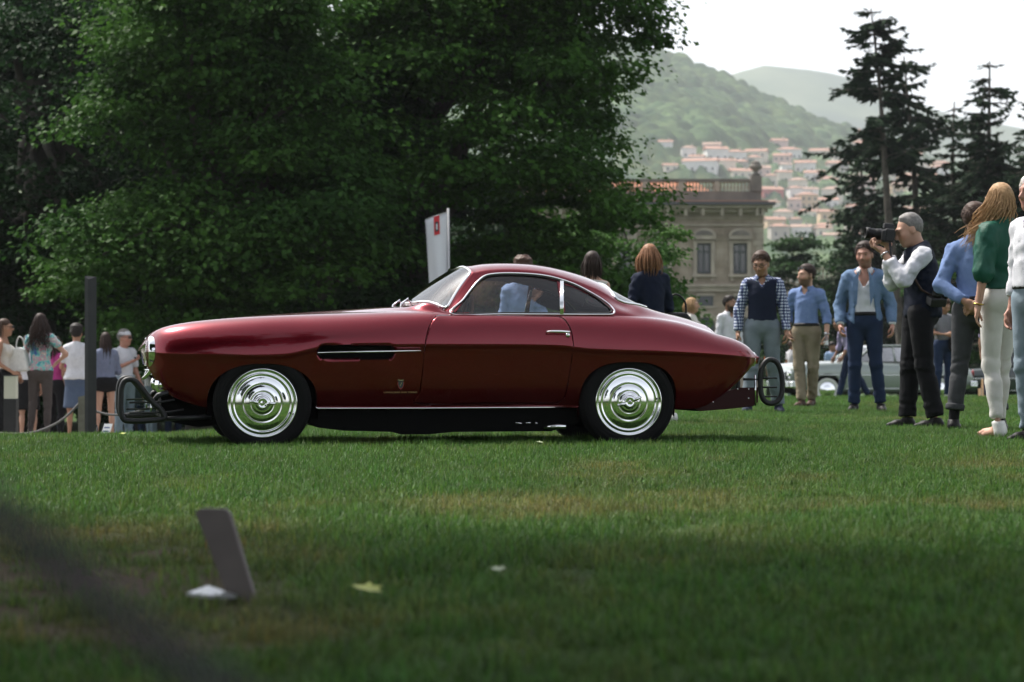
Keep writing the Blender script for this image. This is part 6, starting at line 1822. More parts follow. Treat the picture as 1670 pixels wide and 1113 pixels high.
            if True:
                path = [v if i < 3 else np.array([v[0], v[1], v[2]]) for i, v in enumerate(path)]
            r0_ = rg.uniform(.0035, .0075) * (.62 if style == 'wavy' else 1) * lod ** .7; mb_.tube(path, [r0_ * (1 - .75 * (i / ns) ** 2) for i in range(ns + 1)], 4, caps=False)
        put_hair(V, F, (mb_.v, mb_.f))
    if style == 'bun':
        V, F = surface_nets(lambda P: smin(cap_fn(P, .012, .060, .72), d_ell(P, (0, .13, .03), (.04, .035, .04)), .02), (-.13, -.15, -.12), (.13, .20, .17), .008); put_hair(V, F)
    if cap_:
        V, F = surface_nets(lambda P: smin(smax(d_ell(P, (0, .016, .040), (.092, .112, .098)), .045 - P[:, 2], .006), smax(d_ell(P, (0, -.105, .050), (.072, .085, .020)), -(P[:, 1] + .06), .006), .012), (-.13, -.23, -.02), (.13, .16, .17), .008)
        o_ = mesh_obj('cap', V * HS @ Rm.T + hc, F, M[cap_], root)
    if glasses:
        mb_ = MB()
        gy = -.110; zoff = .012 if glasses != 'up' else .085
        if glasses == 'up': gy = -.085
        for s_ in (-1, 1):
            cpt = np.array([s_*.034, gy, zoff]); mb_.tube([Rm @ (1.05 * cpt + [.024*math.cos(a), 0, .017*math.sin(a)]) + hc for a in np.linspace(0, 6.283, 14, endpoint=False)], .0028, 5, True)
            mb_.tube([Rm @ np.array([s_*.057, gy, zoff + .004]) + hc, Rm @ np.array([s_*.082, .01, zoff + .004]) + hc], .0025, 5)
        mb_.tube([Rm @ np.array([-.011, gy, zoff]) + hc, Rm @ np.array([.011, gy, zoff]) + hc], .0025, 5)
        g_ = mb_.build('glasses', M['black_rubber'], root, True)
        if glasses in ('sun', 'up'):
            for s_ in (-1, 1):
                mb_ = MB(); mb_.ell((0, 0, 0), (.024, .004, .017), 12, 6); mb_.v = [tuple(Rm @ (np.array(v) + [s_*.034, gy, zoff]) + hc) for v in mb_.v]; mb_.build('lens', M['far_window'], g_, True)
    return root, J, sc_
def op_sole(s): return s in ('canvas_navy', 'white_leather')
def world_pt(root, p, sc_):
    """a point of a figure's own frame in the world"""
    q = rotz(np.asarray(p, float) * sc_, root.rotation_euler.z); return Vector(q) + root.location
# ------------------------------------------------------------------ the right-hand group
def prop(name, pts, label, cat): return empty(name, pts, 0, label, cat)
M['steel'] = mat('steel', (.55, .55, .56), .25, 1.0); M['gold'] = mat('gold', (.55, .36, .10), .25, 1.0)
M['bottle_plastic'] = glass_mat('bottle_plastic', (.85, .90, .93), .08); M['paper_white'] = mat('paper_white', (.75, .75, .76), .7)
def ring_on(name, root, J, n_, m_, r=.034, at=.93):
    a, b = J['el' + n_], J['wr' + n_]; u = (b - a) / np.linalg.norm(b - a); c = a + (b - a) * at; t1 = Vector(u).orthogonal().normalized(); t2 = Vector(u).cross(t1)
    MB().tube([Vector(c) + (t1 * math.cos(q) + t2 * math.sin(q)) * r for q in np.linspace(0, 6.283, 18, endpoint=False)], .006, 6, True).build(name, M[m_], root, True)
def buttons(root, J, z0_, z1_, y_, n_=6):
    for k in range(n_):
        z = z0_ + (z1_ - z0_) * k / (n_ - 1); MB().ell((0, y_(z), z), (.006, .003, .006), 8, 5).build('button', M['paper_white'], root, True)

r2, J2, s2 = person(1243, 26.5, 1.76, R(-8), 'man in navy sweater vest over checked shirt and pale jeans walking behind the coupe tail',
    pose=dict(elR=(-.245, .03, 1.12), wrR=(-.262, -.02, .88), elL=(.240, .02, 1.12), wrL=(.265, -.04, .885), knR=(-.115, -.02, .505), anR=(-.155, -.02, .085), knL=(.12, .02, .505), anL=(.175, .10, .085), head=(-.012, -.045, 1.615)),
    top=('shirt', 'gingham', 1.95, {'so': .016}), over=('sweater_vest', 'navy_knit', 0, {'hem': 1.0, 'o': .022, 'neckz': 1.475, 'fold': .004}), bottom=('trousers', 'jeans_pale', {'loose': .018, 'flare': .022}), shoes='canvas_navy', hair=('short', 'brown'), collar='gingham', head_pitch=16, head_yaw=-12, glasses=True, skin='tan', seed=2, toe=(-14, 16), beard=.25)
ring_on('watch', r2, J2, 'L', 'steel')
r3, J3, s3 = person(1315, 30, 1.76, R(-28), 'bearded man in light blue shirt and khaki chinos holding a water bottle',
    pose=dict(elR=(-.262, .05, 1.13), wrR=(-.205, -.06, .93), elL=(.255, .04, 1.12), wrL=(.285, -.05, .885), hiR=(-.09, 0, .93), knR=(-.075, -.05, .505), anR=(-.02, -.10, .085), knL=(.08, .02, .505), anL=(.02, .14, .10)),
    top=('shirt', 'light_blue', 1.38, {'roll': True, 'so': .016}), bottom=('trousers', 'khaki', {'loose': .014, 'fold': .011}), shoes='leather_brown', hair=('short', 'dark'), beard=.75, collar='light_blue', belt='leather_black', head_yaw=-32, skin='fair', glasses='up', seed=3, curl=(.5, .75), toe=(-10, 5))
ring_on('watch', r3, J3, 'L', 'steel')
bt = empty('water_bottle', world_pt(r3, J3['wrL'] + np.array([.0, -.035, -.17]), s3), 0, 'small clear water bottle in the hand of the man in khaki chinos', 'bottle')
MB().lathe([(.001, 0), (.030, .003), (.032, .02), (.031, .13), (.026, .155), (.013, .185), (.0125, .20)], 18).build('bottle_body', M['bottle_plastic'], bt, True); MB().lathe([(.0145, .196), (.0145, .215), (.001, .217)], 14).build('bottle_cap', M['paper_white'], bt, True); MB().lathe([(.0325, .06), (.0325, .11)], 18).build('bottle_label', M['paper_white'], bt, True)
r4, J4, s4 = person(1410, 27.2, 1.90, R(-12), 'man in light blue blazer, open white shirt and dark blue jeans',
    pose=dict(elR=(-.262, .05, 1.12), wrR=(-.245, -.07, .90), elL=(.262, .05, 1.12), wrL=(.285, -.05, .90), knR=(-.10, -.02, .505), anR=(-.11, .03, .085), knL=(.115, .0, .505), anL=(.165, .06, .085)),
    top=('shirt', 'white_cotton', 1.97, {'o': .012}), over=('blazer', 'blazer_blue', 1.90, {'hem': .83, 'open': (.125, .055, 1.44), 'skew': .02, 'o': .027, 'so': .020, 'fold': .005}), bottom=('trousers', 'jeans_blue', {'loose': .012, 'fold': .010}), shoes='leather_black', hair=('short', 'dark'), beard=.45, collar='white_cotton', vdepth=.20, belt='leather_black', head_yaw=-10, head_pitch=6, skin='ruddy', seed=4, fat=1.03, toe=(-12, 14))
for sg in (-1, 1):                                                   # lapels
    MB().add([(sg*.050, -.130, 1.46), (sg*.105, -.120, 1.38), (sg*.118, -.142, 1.26), (sg*.070, -.148, 1.10), (sg*.060, -.146, 1.26)], [(0, 1, 2, 4), (4, 2, 3)] if sg > 0 else [(4, 2, 1, 0), (3, 2, 4)]).build('lapel', M['blazer_blue'], r4).modifiers.new('t', 'SOLIDIFY').thickness = .008
r1, J1, s1 = person(1190, 39, 1.68, R(30), 'bearded man in white shirt half hidden behind the coupe tail', top=('shirt', 'white_cotton', 1.9), bottom=('trousers', 'charcoal'), hair=('short', 'black'), beard=.9, collar='white_cotton', head_yaw=25, seed=5)
# photographer
r5, J5, s5 = person(1497, 20.0, 1.79, R(-86), 'grey haired photographer in dark quilted vest and white shirt aiming a black camera',
    pose=dict(pel=(0, .03, .955), waist=(0, .03, 1.08), chest=(0, .02, 1.27), neck=(0, -.005, 1.465), head=(0, -.075, 1.60), shR=(-.172, -.0, 1.40), shL=(.172, .0, 1.40), elL=(.20, -.165, 1.20), wrL=(.075, -.315, 1.44), elR=(-.22, -.16, 1.19), wrR=(-.07, -.235, 1.50), knR=(-.09, -.05, .505), anR=(-.11, -.06, .085), knL=(.09, .03, .505), anL=(.11, .12, .085)),
    top=('shirt', 'white_cotton', 1.80, {'so': .024, 'o': .012}), over=('quilted_vest', 'navy', 0, {'hem': .90, 'o': .034, 'fold': .006, 'neckz': 1.50}), bottom=('trousers', 'charcoal', {'loose': .018, 'flare': .02}), shoes='leather_black', hair=('bald', 'grey'), skin='fair', head_pitch=20, seed=6, curl=(.95, .9), hand_dir={'L': (-.35, -.55, .35), 'Ln': (0, -.2, 1), 'R': (.2, -.6, .35), 'Rn': (.6, -.5, -.2)}, toe=(4, -8))
ring_on('watch', r5, J5, 'L', 'steel', .036, .86)
def camera_prop(loc, rz, pitch, label, scale=1.0, parentless=True):
    t = empty('camera_body', loc, 0, label, 'camera'); t.rotation_euler = (pitch, 0, rz); t.scale = (scale,) * 3; t.name = 'photo_camera'
    o = MB().box(-.07, .07, -.035, .035, -.05, .045).build('housing', M['black_rubber'], t); b = o.modifiers.new('b', 'BEVEL'); b.width = .012; b.segments = 3
    o = MB().prism([(-.032, .045), (.032, .045), (.022, .085), (-.022, .085)], -.04, .035).build('viewfinder_hump', M['black_rubber'], t); b = o.modifiers.new('b', 'BEVEL'); b.width = .006; b.segments = 2
    MB().lathe([(.036, .03), (.037, -.04), (.041, -.045), (.041, -.085), (.038, -.09), (.038, -.13), (.043, -.135), (.043, -.165), (.036, -.167), (.034, -.15), (0, -.145)], 28, 'y').build('lens', M['leather_black'], t, True)
    MB().lathe([(.0415, -.05), (.0425, -.056), (.0425, -.06), (.0415, -.066)], 28, 'y').build('focus_ring', M['dark_metal'], t, True)
    o = MB().box(.045, .075, -.06, -.03, -.05, .03).build('grip', M['black_rubber'], t); b = o.modifiers.new('b', 'BEVEL'); b.width = .01; b.segments = 2
    return t
camera_prop(world_pt(r5, (0.0, -.245, 1.565), s5), R(-86), R(-6), 'black camera with long lens held up to the photographer\'s eye', 1.15)
camera_prop(world_pt(r5, (.20, .10, 1.03), s5), R(20), R(-70), 'second camera hanging lens down at the photographer\'s hip', 1.05)
MB().tube([(.17, -.04, 1.40), (.195, -.10, 1.25), (.20, -.02, 1.12), (.20, .09, 1.06)], .009, 6).build('camera_strap', M['leather_brown'], r5, True)
MB().tube([(.06, -.245, 1.52), (.10, -.24, 1.36), (.09, -.20, 1.22), (.05, -.16, 1.30)], .010, 6).build('neck_strap', M['black_rubber'], r5, True)
# right edge
r6, J6, s6 = person(1592, 19.2, 1.80, R(158), 'man in blue shirt and rolled grey trousers seen from behind with hands clasped',
    pose=dict(elR=(-.25, .10, 1.13), wrR=(-.05, .17, .99), elL=(.25, .10, 1.13), wrL=(.05, .18, 1.0), knR=(-.14, -.02, .505), anR=(-.19, .02, .085), knL=(.13, -.02, .505), anL=(.17, .03, .085)),
    top=('shirt', 'light_blue', 1.95, {'o': .016, 'so': .018}), bottom=('trousers', 'grey_trousers', {'end': 1.80, 'cuff': True, 'loose': .012}), shoes='leather_black', socks='black_cloth', hair=('short', 'brown'), belt='leather_black', collar='light_blue', head_yaw=-15, seed=7, hand_dir={'R': (.8, .1, -.5), 'L': (-.8, .1, -.5), 'Rn': (0, -1, 0), 'Ln': (0, -1, 0)})
r7, J7, s7 = person(1631, 17.2, 1.82, R(-140), 'woman with windblown blond hair in dark green blouse and white jeans',
    pose=dict(elL=(.215, .03, 1.13), wrL=(.235, .0, .90), elR=(-.20, -.08, 1.15), wrR=(-.16, -.22, 1.0), knL=(.075, -.02, .505), anL=(.10, .06, .10), knR=(-.09, -.06, .505), anR=(-.11, -.10, .10), head=(-.01, -.02, 1.62)),
    top=('blouse', 'green_silk', 1.02, {'so': .038, 'o': .018, 'hem': 1.02, 'fold': .006}), bottom=('trousers', 'white_jeans', {'loose': .006, 'end': 1.90, 'flare': .004, 'fold': .006}), shoes='sandal', hair=('wavy', 'blond'), fem=True, skin='fair', head_yaw=-15, seed=8, wind=(.06, -.13), hair_len=.34, hvol=1.25, curl=(.5, .35), hand_dir={'L': (.1, -.12, -1), 'Ln': (-.6, .8, 0)}, toe=(10, -10))
ring_on('bracelet', r7, J7, 'L', 'gold', .033, .92)
r8, J8, s8 = person(1690, 16.2, 1.80, R(-62), 'grey haired man in white shirt and pale jeans cut off by the right edge',
    pose=dict(elL=(.235, .06, 1.13), wrL=(.19, -.12, .95), knL=(.10, -.03, .505), anL=(.12, 0, .085)),
    top=('shirt', 'white_cotton', 1.62, {'roll': True, 'o': .020, 'so': .024, 'fold': .005}), bottom=('trousers', 'jeans_light'), hair=('short', 'white'), collar='lavender', belt='leather_black', skin='ruddy', fat=1.1, seed=9, curl=(.5, .62), hand_dir={'L': (.1, -.35, -.95), 'Ln': (-.8, .3, 0)})
r9, J9, s9 = person(1538, 41, 1.74, R(20), 'person in grey t-shirt and dark jeans rummaging in a black bag behind the photographer',
    pose=dict(elR=(-.25, -.05, 1.14), wrR=(-.06, -.22, 1.12), elL=(.25, -.06, 1.14), wrL=(.12, -.25, 1.10), head=(0, -.06, 1.60)), top=('tee', 'grey_tee', .7), bottom=('trousers', 'jeans_blue'), shoes='white_leather', hair=('short', 'brown'), head_pitch=30, skin='tan', seed=10)
bag = empty('shoulder_bag', world_pt(r9, (.20, -.20, .98), s9), R(20), 'bulky black shoulder bag held by the person in the grey t-shirt', 'bag')
o = MB().prism([(-.17, -.14), (.17, -.14), (.19, .06), (.10, .16), (-.10, .16), (-.19, .06)], -.09, .09).build('bag_body', M['leather_black'], bag); b = o.modifiers.new('b', 'BEVEL'); b.width = .05; b.segments = 3
MB().tube([(-.15, 0, .10), (-.10, .05, .35), (0, .1, .48), (.10, .05, .35), (.15, 0, .10)], .012, 6).build('bag_strap', M['leather_black'], bag, True)
r10, _, _ = person(1388, 46, 1.70, R(-75), 'stooping person in pale shirt and jeans walking behind the man in the blazer',
    pose=dict(chest=(0, -.08, 1.24), neck=(0, -.17, 1.40), head=(0, -.26, 1.50), shR=(-.17, -.15, 1.34), shL=(.17, -.15, 1.34), elR=(-.22, -.16, 1.06), wrR=(-.22, -.26, .86), elL=(.22, -.16, 1.06), wrL=(.22, -.28, .86), knR=(-.09, -.12, .505), anR=(-.1, -.22, .085), knL=(.09, .10, .505), anL=(.10, .32, .12)), top=('shirt', 'lavender', 1.4), bottom=('trousers', 'jeans_blue'), hair=('short', 'grey'), seed=11, head_pitch=20)
# small figures by the parked cars
person(1256, 64, 1.62, R(60), 'person in bright orange shirt seen between the legs of the vest man', top=('tee', 'orange', .7), bottom=('trousers', 'charcoal'), hair=('short', 'dark'), seed=12)
person(1292, 64.5, 1.66, R(120), 'person in white top with backpack strap beside the parked silver car', top=('tee', 'white_cotton', .6), bottom=('trousers', 'jeans_light'), hair=('short', 'brown'), seed=13, skin='tan')
person(1357, 69, 1.75, R(30), 'person in dark cap standing behind the parked silver car', top=('tee', 'pale_blue', .7), bottom=('trousers', 'charcoal'), hair=('short', 'black'), cap_='charcoal', seed=14)
person(1618, 44, 1.66, R(10), 'person in pale pink top far behind the woman in white jeans', top=('tee', 'lavender', .7), bottom=('trousers', 'jeans_blue'), hair=('short', 'brown'), seed=15)

# ------------------------------------------------------------------ behind the car
m1, _, _ = person(853, 27.5, 1.80, R(170), 'curly haired man in pale blue shirt seen through the coupe windows', top=('shirt', 'pale_blue', 1.9, {'o': .02}), bottom=('trousers', 'charcoal'), hair=('curly', 'curl'), collar='pale_blue', seed=16, fat=1.06)
m2, _, _ = person(966, 23.6, 1.64, R(165), 'woman with straight dark hair and cream sleeveless top behind the coupe roof', top=('top', 'cream_knit', 0, {'neckz': 1.43}), bottom=('skirt', 'cream_knit', {'hem': .55}), shoes='white_leather', hair=('long', 'dark'), fem=True, skin='fair', hair_len=.20, seed=17)
m3, J3m, s3m = person(1060, 22.5, 1.66, R(205), 'woman with auburn hair and navy cardigan raising her hand behind the coupe',
    pose=dict(elR=(-.235, -.06, 1.12), wrR=(-.215, -.10, 1.30), elL=(.225, .02, 1.12), wrL=(.22, -.12, .98), anR=(-.24, .02, .085), knR=(-.16, -.02, .505), anL=(-.03, .05, .085), knL=(.03, -.02, .505)),
    top=('cardigan', 'navy_knit', 1.95, {'o': .022, 'so': .018, 'hem': .92}), bottom=('skirt', 'navy', {'hem': .55}), shoes='white_leather', hair=('bob', 'auburn'), fem=True, skin='fair', hair_len=.21, seed=18, head_yaw=-25, hand_dir={'R': (0, -.15, 1), 'Rn': (.9, .3, 0)}, curl=(.35, .5))
hb = empty('handbag', world_pt(m3, (-.30, -.02, .98), s3m), R(15), 'black leather handbag hanging from the arm of the auburn haired woman', 'bag')
o = MB().prism([(-.16, -.13), (.16, -.13), (.14, .05), (.09, .10), (-.09, .10), (-.14, .05)], -.07, .07).build('bag_body', M['leather_black'], hb); b = o.modifiers.new('b', 'BEVEL'); b.width = .03; b.segments = 3
MB().tube(catmull([(-.10, 0, .06), (-.09, 0, .20), (0, 0, .27), (.09, 0, .20), (.10, 0, .06)], 5), .010, 6).build('bag_handle', M['leather_black'], hb, True)
person(1128, 37, 1.60, R(75), 'blond woman whose face shows just above the coupe boot', top=('tee', 'cream_knit', .6), bottom=('trousers', 'jeans_light'), hair=('bob', 'blond'), fem=True, skin='fair', hair_len=.16, seed=19)

# ------------------------------------------------------------------ the crowd on the left path
person(7, 33, 1.66, R(88), 'woman in white vest top and sunglasses at the far left edge', pose=dict(elR=(-.2, .05, 1.12), wrR=(-.2, -.18, .98), elL=(.2, .02, 1.12), wrL=(.2, -.14, .92)), top=('vest_top', 'cream_knit', 0, {'neckz': 1.42}), bottom=('trousers', 'black_cloth'), hair=('tail', 'brown'), fem=True, skin='tan', glasses='sun', hair_len=.25, seed=20)
l2, JL2, sl2 = person(66, 33, 1.74, R(172), 'woman with long dark curly hair, floral teal top and grey brown trousers seen from behind',
    pose=dict(shR=(-.155, .01, 1.41), elR=(-.36, -.02, 1.19), wrR=(-.19, -.08, 1.06), elL=(.215, .02, 1.12), wrL=(.205, -.12, .95), knL=(.11, -.01, .505), anL=(.14, .03, .085)), hvol=2.2, top=('blouse', 'floral', .55, {'so': .02, 'hem': .96}), bottom=('trousers', 'brown_grey', {'loose': .004, 'flare': .003}), hair=('wavy', 'dark'), fem=True, skin='fair', hair_len=.40, seed=21, hand_dir={'R': (.5, .1, -.6), 'Rn': (.8, 0, .5)}, fat=1.05)
hb = empty('white_handbag', world_pt(l2, (.27, .06, 1.12), sl2), R(165), 'large white handbag on the shoulder of the woman in the floral top', 'bag')
o = MB().prism([(-.15, -.16), (.14, -.18), (.11, .12), (.03, .17), (-.09, .14)], -.07, .07).build('bag_body', M['white_leather'], hb); b = o.modifiers.new('b', 'BEVEL'); b.width = .025; b.segments = 2
MB().tube(catmull([(-.08, 0, .12), (-.05, 0, .26), (.01, 0, .31), (.05, 0, .24), (.06, 0, .12)], 4), .009, 6).build('bag_handle', M['white_leather'], hb, True)
person(92, 36, 1.55, R(150), 'person in magenta top hidden behind the woman in the floral blouse', top=('tee', 'magenta', .6), bottom=('trousers', 'charcoal'), hair=('long', 'dark'), fem=True, seed=22)
person(46, 36.5, 1.58, R(190), 'bare legged person in white top and black skirt behind the floral blouse', top=('tee', 'white_cotton', .6), bottom=('skirt', 'black_cloth', {'hem': .52}), hair=('short', 'dark'), fem=True, skin='fair', shoes='sandal', seed=23)
person(99, 40, 1.42, R(100), 'fair haired child in white shirt and jeans among the crowd', top=('shirt', 'white_cotton', 1.8), bottom=('trousers', 'jeans_blue'), hair=('short', 'blond'), skin='fair', seed=24, shoes='white_leather')
person(125, 35.5, 1.69, R(183), 'person in white t-shirt and blue grey skirt with bare legs seen from behind', pose=dict(elR=(-.23, -.02, 1.12), wrR=(-.17, -.2, 1.05), elL=(.23, -.02, 1.12), wrL=(.17, -.2, 1.05)), top=('tee', 'white_cotton', .75, {'so': .024, 'o': .02, 'hem': .93}), bottom=('skirt', 'denim_skirt', {'hem': .50}), hair=('curly', 'black'), fem=True, skin='tan', shoes='canvas_navy', seed=25, fat=1.12)
person(172, 37, 1.66, R(205), 'woman with long dark hair, grey blue denim shirt and black shorts', pose=dict(elR=(-.22, -.06, 1.12), wrR=(-.15, -.24, 1.10), knL=(.12, .0, .505), anL=(.17, .05, .085)), top=('shirt', 'denim_shirt', 1.5, {'o': .026, 'so': .024, 'hem': .86}), bottom=('shorts', 'black_cloth', {'end': .30, 'loose': .03}), hair=('long', 'dark'), fem=True, skin='fair', hair_len=.40, seed=26, shoes='canvas_navy')
l5, JL5, sl5 = person(203, 38.5, 1.76, R(50), 'man in white baseball cap, sunglasses and white polo shirt holding a phone', pose=dict(elR=(-.24, -.04, 1.14), wrR=(-.02, -.24, 1.27), elL=(.26, .04, 1.12), wrL=(.30, -.05, .90)), top=('polo', 'white_cotton', .8, {'so': .024, 'hem': .90}), bottom=('trousers', 'jeans_light', {'loose': .018}), hair=('short', 'grey'), cap_='white_cotton', glasses='sun', skin='ruddy', head_yaw=15, shoes='white_leather', seed=27, hand_dir={'R': (.5, -.5, .3), 'Rn': (0, -.3, 1)}, curl=(.8, .5))
ph = empty('phone', world_pt(l5, (.03, -.28, 1.31), sl5), R(50), 'small black phone in the hand of the man with the white cap', 'phone')
o = MB().box(-.07, .07, -.005, .005, -.02, .02).build('phone_case', M['black_rubber'], ph); MB().box(-.063, .063, -.0065, -.0052, -.016, .016).build('screen', M['far_window'], ph)
person(222, 43, 1.66, R(-20), 'bearded man in white shirt behind the man with the cap', top=('shirt', 'white_cotton', 1.5), bottom=('trousers', 'jeans_blue'), hair=('bald', 'dark'), beard=1.0, skin='tan', seed=28)
person(246, 42, 1.62, R(-60), 'person in pale shirt and light jeans just ahead of the coupe nose', top=('shirt', 'white_cotton', .8), bottom=('trousers', 'jeans_light'), hair=('short', 'dark'), seed=29, shoes='white_leather', skin='tan')
person(283, 44, 1.60, R(20), 'person in brown shirt and jeans hidden behind the coupe nose', top=('shirt', 'brown_grey', 1.5), bottom=('trousers', 'jeans_blue'), hair=('short', 'dark'), seed=30, shoes='white_leather')
# ================================================================== props on and round the lawn
M['aluminium'] = mat('aluminium', (.105, .088, .080), .42, .35, noise=(14, (.075, .062, .056), .3)); M['bright_alu'] = mat('bright_alu', (.45, .46, .48), .35, .6); M['post_steel'] = mat('post_steel', (.028, .029, .033), .45, .5, noise=(8, (.045, .043, .045), .3)); M['lamp_panel'] = mat('lamp_panel', (.55, .54, .44), .5)
M['wood_post'] = mat('wood_post', (.22, .20, .16), .85, noise=(14, (.14, .12, .10), .2)); M['rope'] = mat('rope', (.16, .15, .15), .9, bump=(120, .6)); M['rope_dark'] = mat('rope_dark', (.034, .030, .036), .9, noise=(30, (.055, .05, .058), .3), bump=(150, .6))
# bent metal information plate standing on the grass in front of the car
sg_o = W(378, 982, 5.95); sg_o.z = 0.0
sgn = empty('information_stand', sg_o, R(0), 'small bent metal plate stand leaning back on the grass in the foreground', 'sign')
FS = 5.95 / FPX
def SP(px, py): return ((px - 378) * FS, (982 - py) * FS)
t_ = .012
poly = [SP(376, 983), SP(424, 982), SP(375, 837), SP(367, 829), SP(325, 829), SP(316, 834)]
def plate(pts, tilt, name, m_, th=.012):
    o = MB().prism(pts, 0, th).build(name, m_, sgn); b = o.modifiers.new('b', 'BEVEL'); b.width = .003; b.segments = 2; return o
# the plate leans to the left and away; thickness shows on its right edge
th_ = .013
fr_ = [SP(378, 986), SP(421, 984), SP(374, 838), SP(366, 829.5), SP(326, 829), SP(316, 834)]
def leany(z): return .16 * z
vs = [(x_, leany(z_) - .03, max(z_, -.02)) for x_, z_ in fr_] + [(x_ + .006, leany(z_) - .03 + th_, max(z_, -.02)) for x_, z_ in fr_]
n_ = len(fr_); fs = [tuple(range(n_))[::-1], tuple(range(n_, 2 * n_))] + [(i, (i + 1) % n_, (i + 1) % n_ + n_, i + n_) for i in range(n_)]
pl_ = MB().add(vs, fs).build('plate', M['aluminium'], sgn); bv = pl_.modifiers.new('b', 'BEVEL'); bv.width = .003; bv.segments = 2
o = MB().add([(SP(392,984)[0], -.05, .022), (SP(350,984)[0], -.13, .030), (SP(314,984)[0], -.10, .034), (SP(338,984)[0], .02, .040)], [(3, 2, 1, 0)]).build('foot_plate', M['bright_alu'], sgn)
so = o.modifiers.new('t', 'SOLIDIFY'); so.thickness = .008; so.offset = -1
# yellow green fallen leaf, and a few smaller ones
def leaf(px, py, Y, s, rz, label, col):
    x = (px - 835) / FPX * Y; z = float(ground_z(x, Y)) + .05
    ml = M.setdefault(col[0], mat(col[0], col[1], .6, noise=(20, tuple(c * .7 for c in col[1]), .3)))
    pts = [(0, -.5), (.16, -.28), (.42, -.30), (.30, -.05), (.48, .12), (.22, .18), (.0, .5), (-.22, .18), (-.48, .12), (-.30, -.05), (-.42, -.30), (-.16, -.28)]
    o = mesh_obj('fallen_leaf', [(a * s, b * s, .12 * s * (a * a * 3 + .3 * b)) for a, b in pts] + [(0, 0, 0)], [(i, (i + 1) % 12, 12) for i in range(12)], ml, None, False, (x, Y, z))
    o.rotation_euler = (R(8), R(-6), rz); return tag(o, label, 'leaf')
leaf(598, 994, 5.75, .085, 1.2, 'yellow green fallen leaf on the grass right of the metal stand', ('leaf_yellow', (.42, .46, .07)))
leaf(812, 958, 6.3, .05, .3, 'small pale fallen leaf in mid lawn', ('leaf_pale', (.30, .36, .20)))
leaf(200, 706, 17.6, .06, .3, 'light fallen leaf on the grass below the front bumper guard', ('leaf_yellow', (.42, .46, .07)))
leaf(880, 740, 15.0, .05, 1.3, 'small light leaf in the grass beside the coupe sill', ('leaf_pale', (.30, .36, .20)))
# out-of-focus rope close to the camera
pts = catmull([(-.78, .95, .93), (-.50, .88, .80), (-.30, .84, .660), (-.205, .82, .575), (-.13, .80, .515), (-.06, .78, .470), (.02, .76, .43), (.2, .72, .37), (.45, .72, .36), (.9, .75, .48), (1.4, .8, .80)], 6)
rp = MB().tube(pts, .0062, 10).build('barrier_rope', M['rope_dark'], None, True); tag(rp, 'dark rope sagging across the lower left corner close to the camera', 'rope')
for xx, yy, lab in ((-.80, .96, 'left'), (1.42, .80, 'right')):
    p = empty('rope_post', (xx, yy, 0), 0, 'short wooden post holding the near rope just outside the %s picture edge' % lab, 'post')
    MB().lathe([(.001, 0), (.028, 0), (.026, .98), (.018, 1.0), (.001, 1.005)], 14).build('stake', M['wood_post'], p, True); MB().tube([(.03 * math.cos(a), .03 * math.sin(a), .93) for a in np.linspace(0, 6.283, 12, endpoint=False)], .008, 6, True).build('rope_ring', M['dark_metal'], p, True)
# steel stele, bollard lamp, rope posts at the edge of the path
def GZ(x, y): return float(ground_z(x, y))
x = W(148.5, 585, 27).x; st = empty('steel_stele', (x, 27, GZ(x, 27)), 0, 'tall dark flat steel post with slanted top by the crowd', 'post')
hh = W(0, 452, 27).z - GZ(x, 27)
MB().add([(-.064, -.04, -.05), (-.022, -.06, -.05), (.064, -.02, -.05), (.022, .05, -.05), (-.064, -.04, hh + .01), (-.022, -.06, hh - .03), (.064, -.02, hh), (.022, .05, hh)], [(0,1,5,4),(1,2,6,5),(2,3,7,6),(3,0,4,7),(4,5,6,7),(3,2,1,0)]).build('post', M['post_steel'], st)
MB().box(-.09, .09, -.09, .09, -.05, .02).build('base_plate', M['post_steel'], st)
x = W(18, 585, 30).x; bl = empty('bollard_lamp', (x, 30, GZ(x, 30)), 0, 'low square bollard lamp with pale glass head at the left edge', 'lamp')
ht = W(0, 612, 30).z - GZ(x, 30)
MB().box(-.078, .078, -.078, .078, -.05, ht * .64).build('post', M['post_steel'], bl); MB().box(-.073, .073, -.073, .073, ht * .642, ht * .985).build('lamp_head', M['lamp_panel'], bl); MB().box(-.08, .08, -.08, .08, ht * .986, ht).build('lamp_cap', M['post_steel'], bl)
x1 = W(134, 585, 29).x; wp = empty('rope_stake', (x1, 29, GZ(x1, 29)), 0, 'short grey wooden stake carrying the path rope', 'post'); hs_ = W(0, 645, 29).z - GZ(x1, 29)
MB().add([(-.042, -.03, -.1), (.030, -.03, -.1), (.030, .03, -.1), (-.042, .03, -.1), (-.045, -.03, hs_ - .02), (.045, -.03, hs_), (.045, .03, hs_), (-.045, .03, hs_ - .02)], [(0,1,5,4),(1,2,6,5),(2,3,7,6),(3,0,4,7),(4,5,6,7)]).build('stake', M['wood_post'], wp)
pr = [W(a, b, 29) for a, b in ((-60, 690), (-10, 705), (30, 708), (60, 704), (90, 692), (112, 676), (130, 657))]
tag(MB().tube(catmull(pr, 5), .014, 8).build('path_rope', M['rope'], None, True), 'grey rope sagging left of the wooden stake along the path', 'rope')
pr = [W(a, b, 29) for a, b in ((138, 657), (150, 668), (175, 676), (205, 676), (235, 668), (270, 655))]
tag(MB().tube(catmull(pr, 5), .014, 8).build('path_rope', M['rope'], None, True), 'grey rope running right of the wooden stake behind the bumper guard', 'rope')
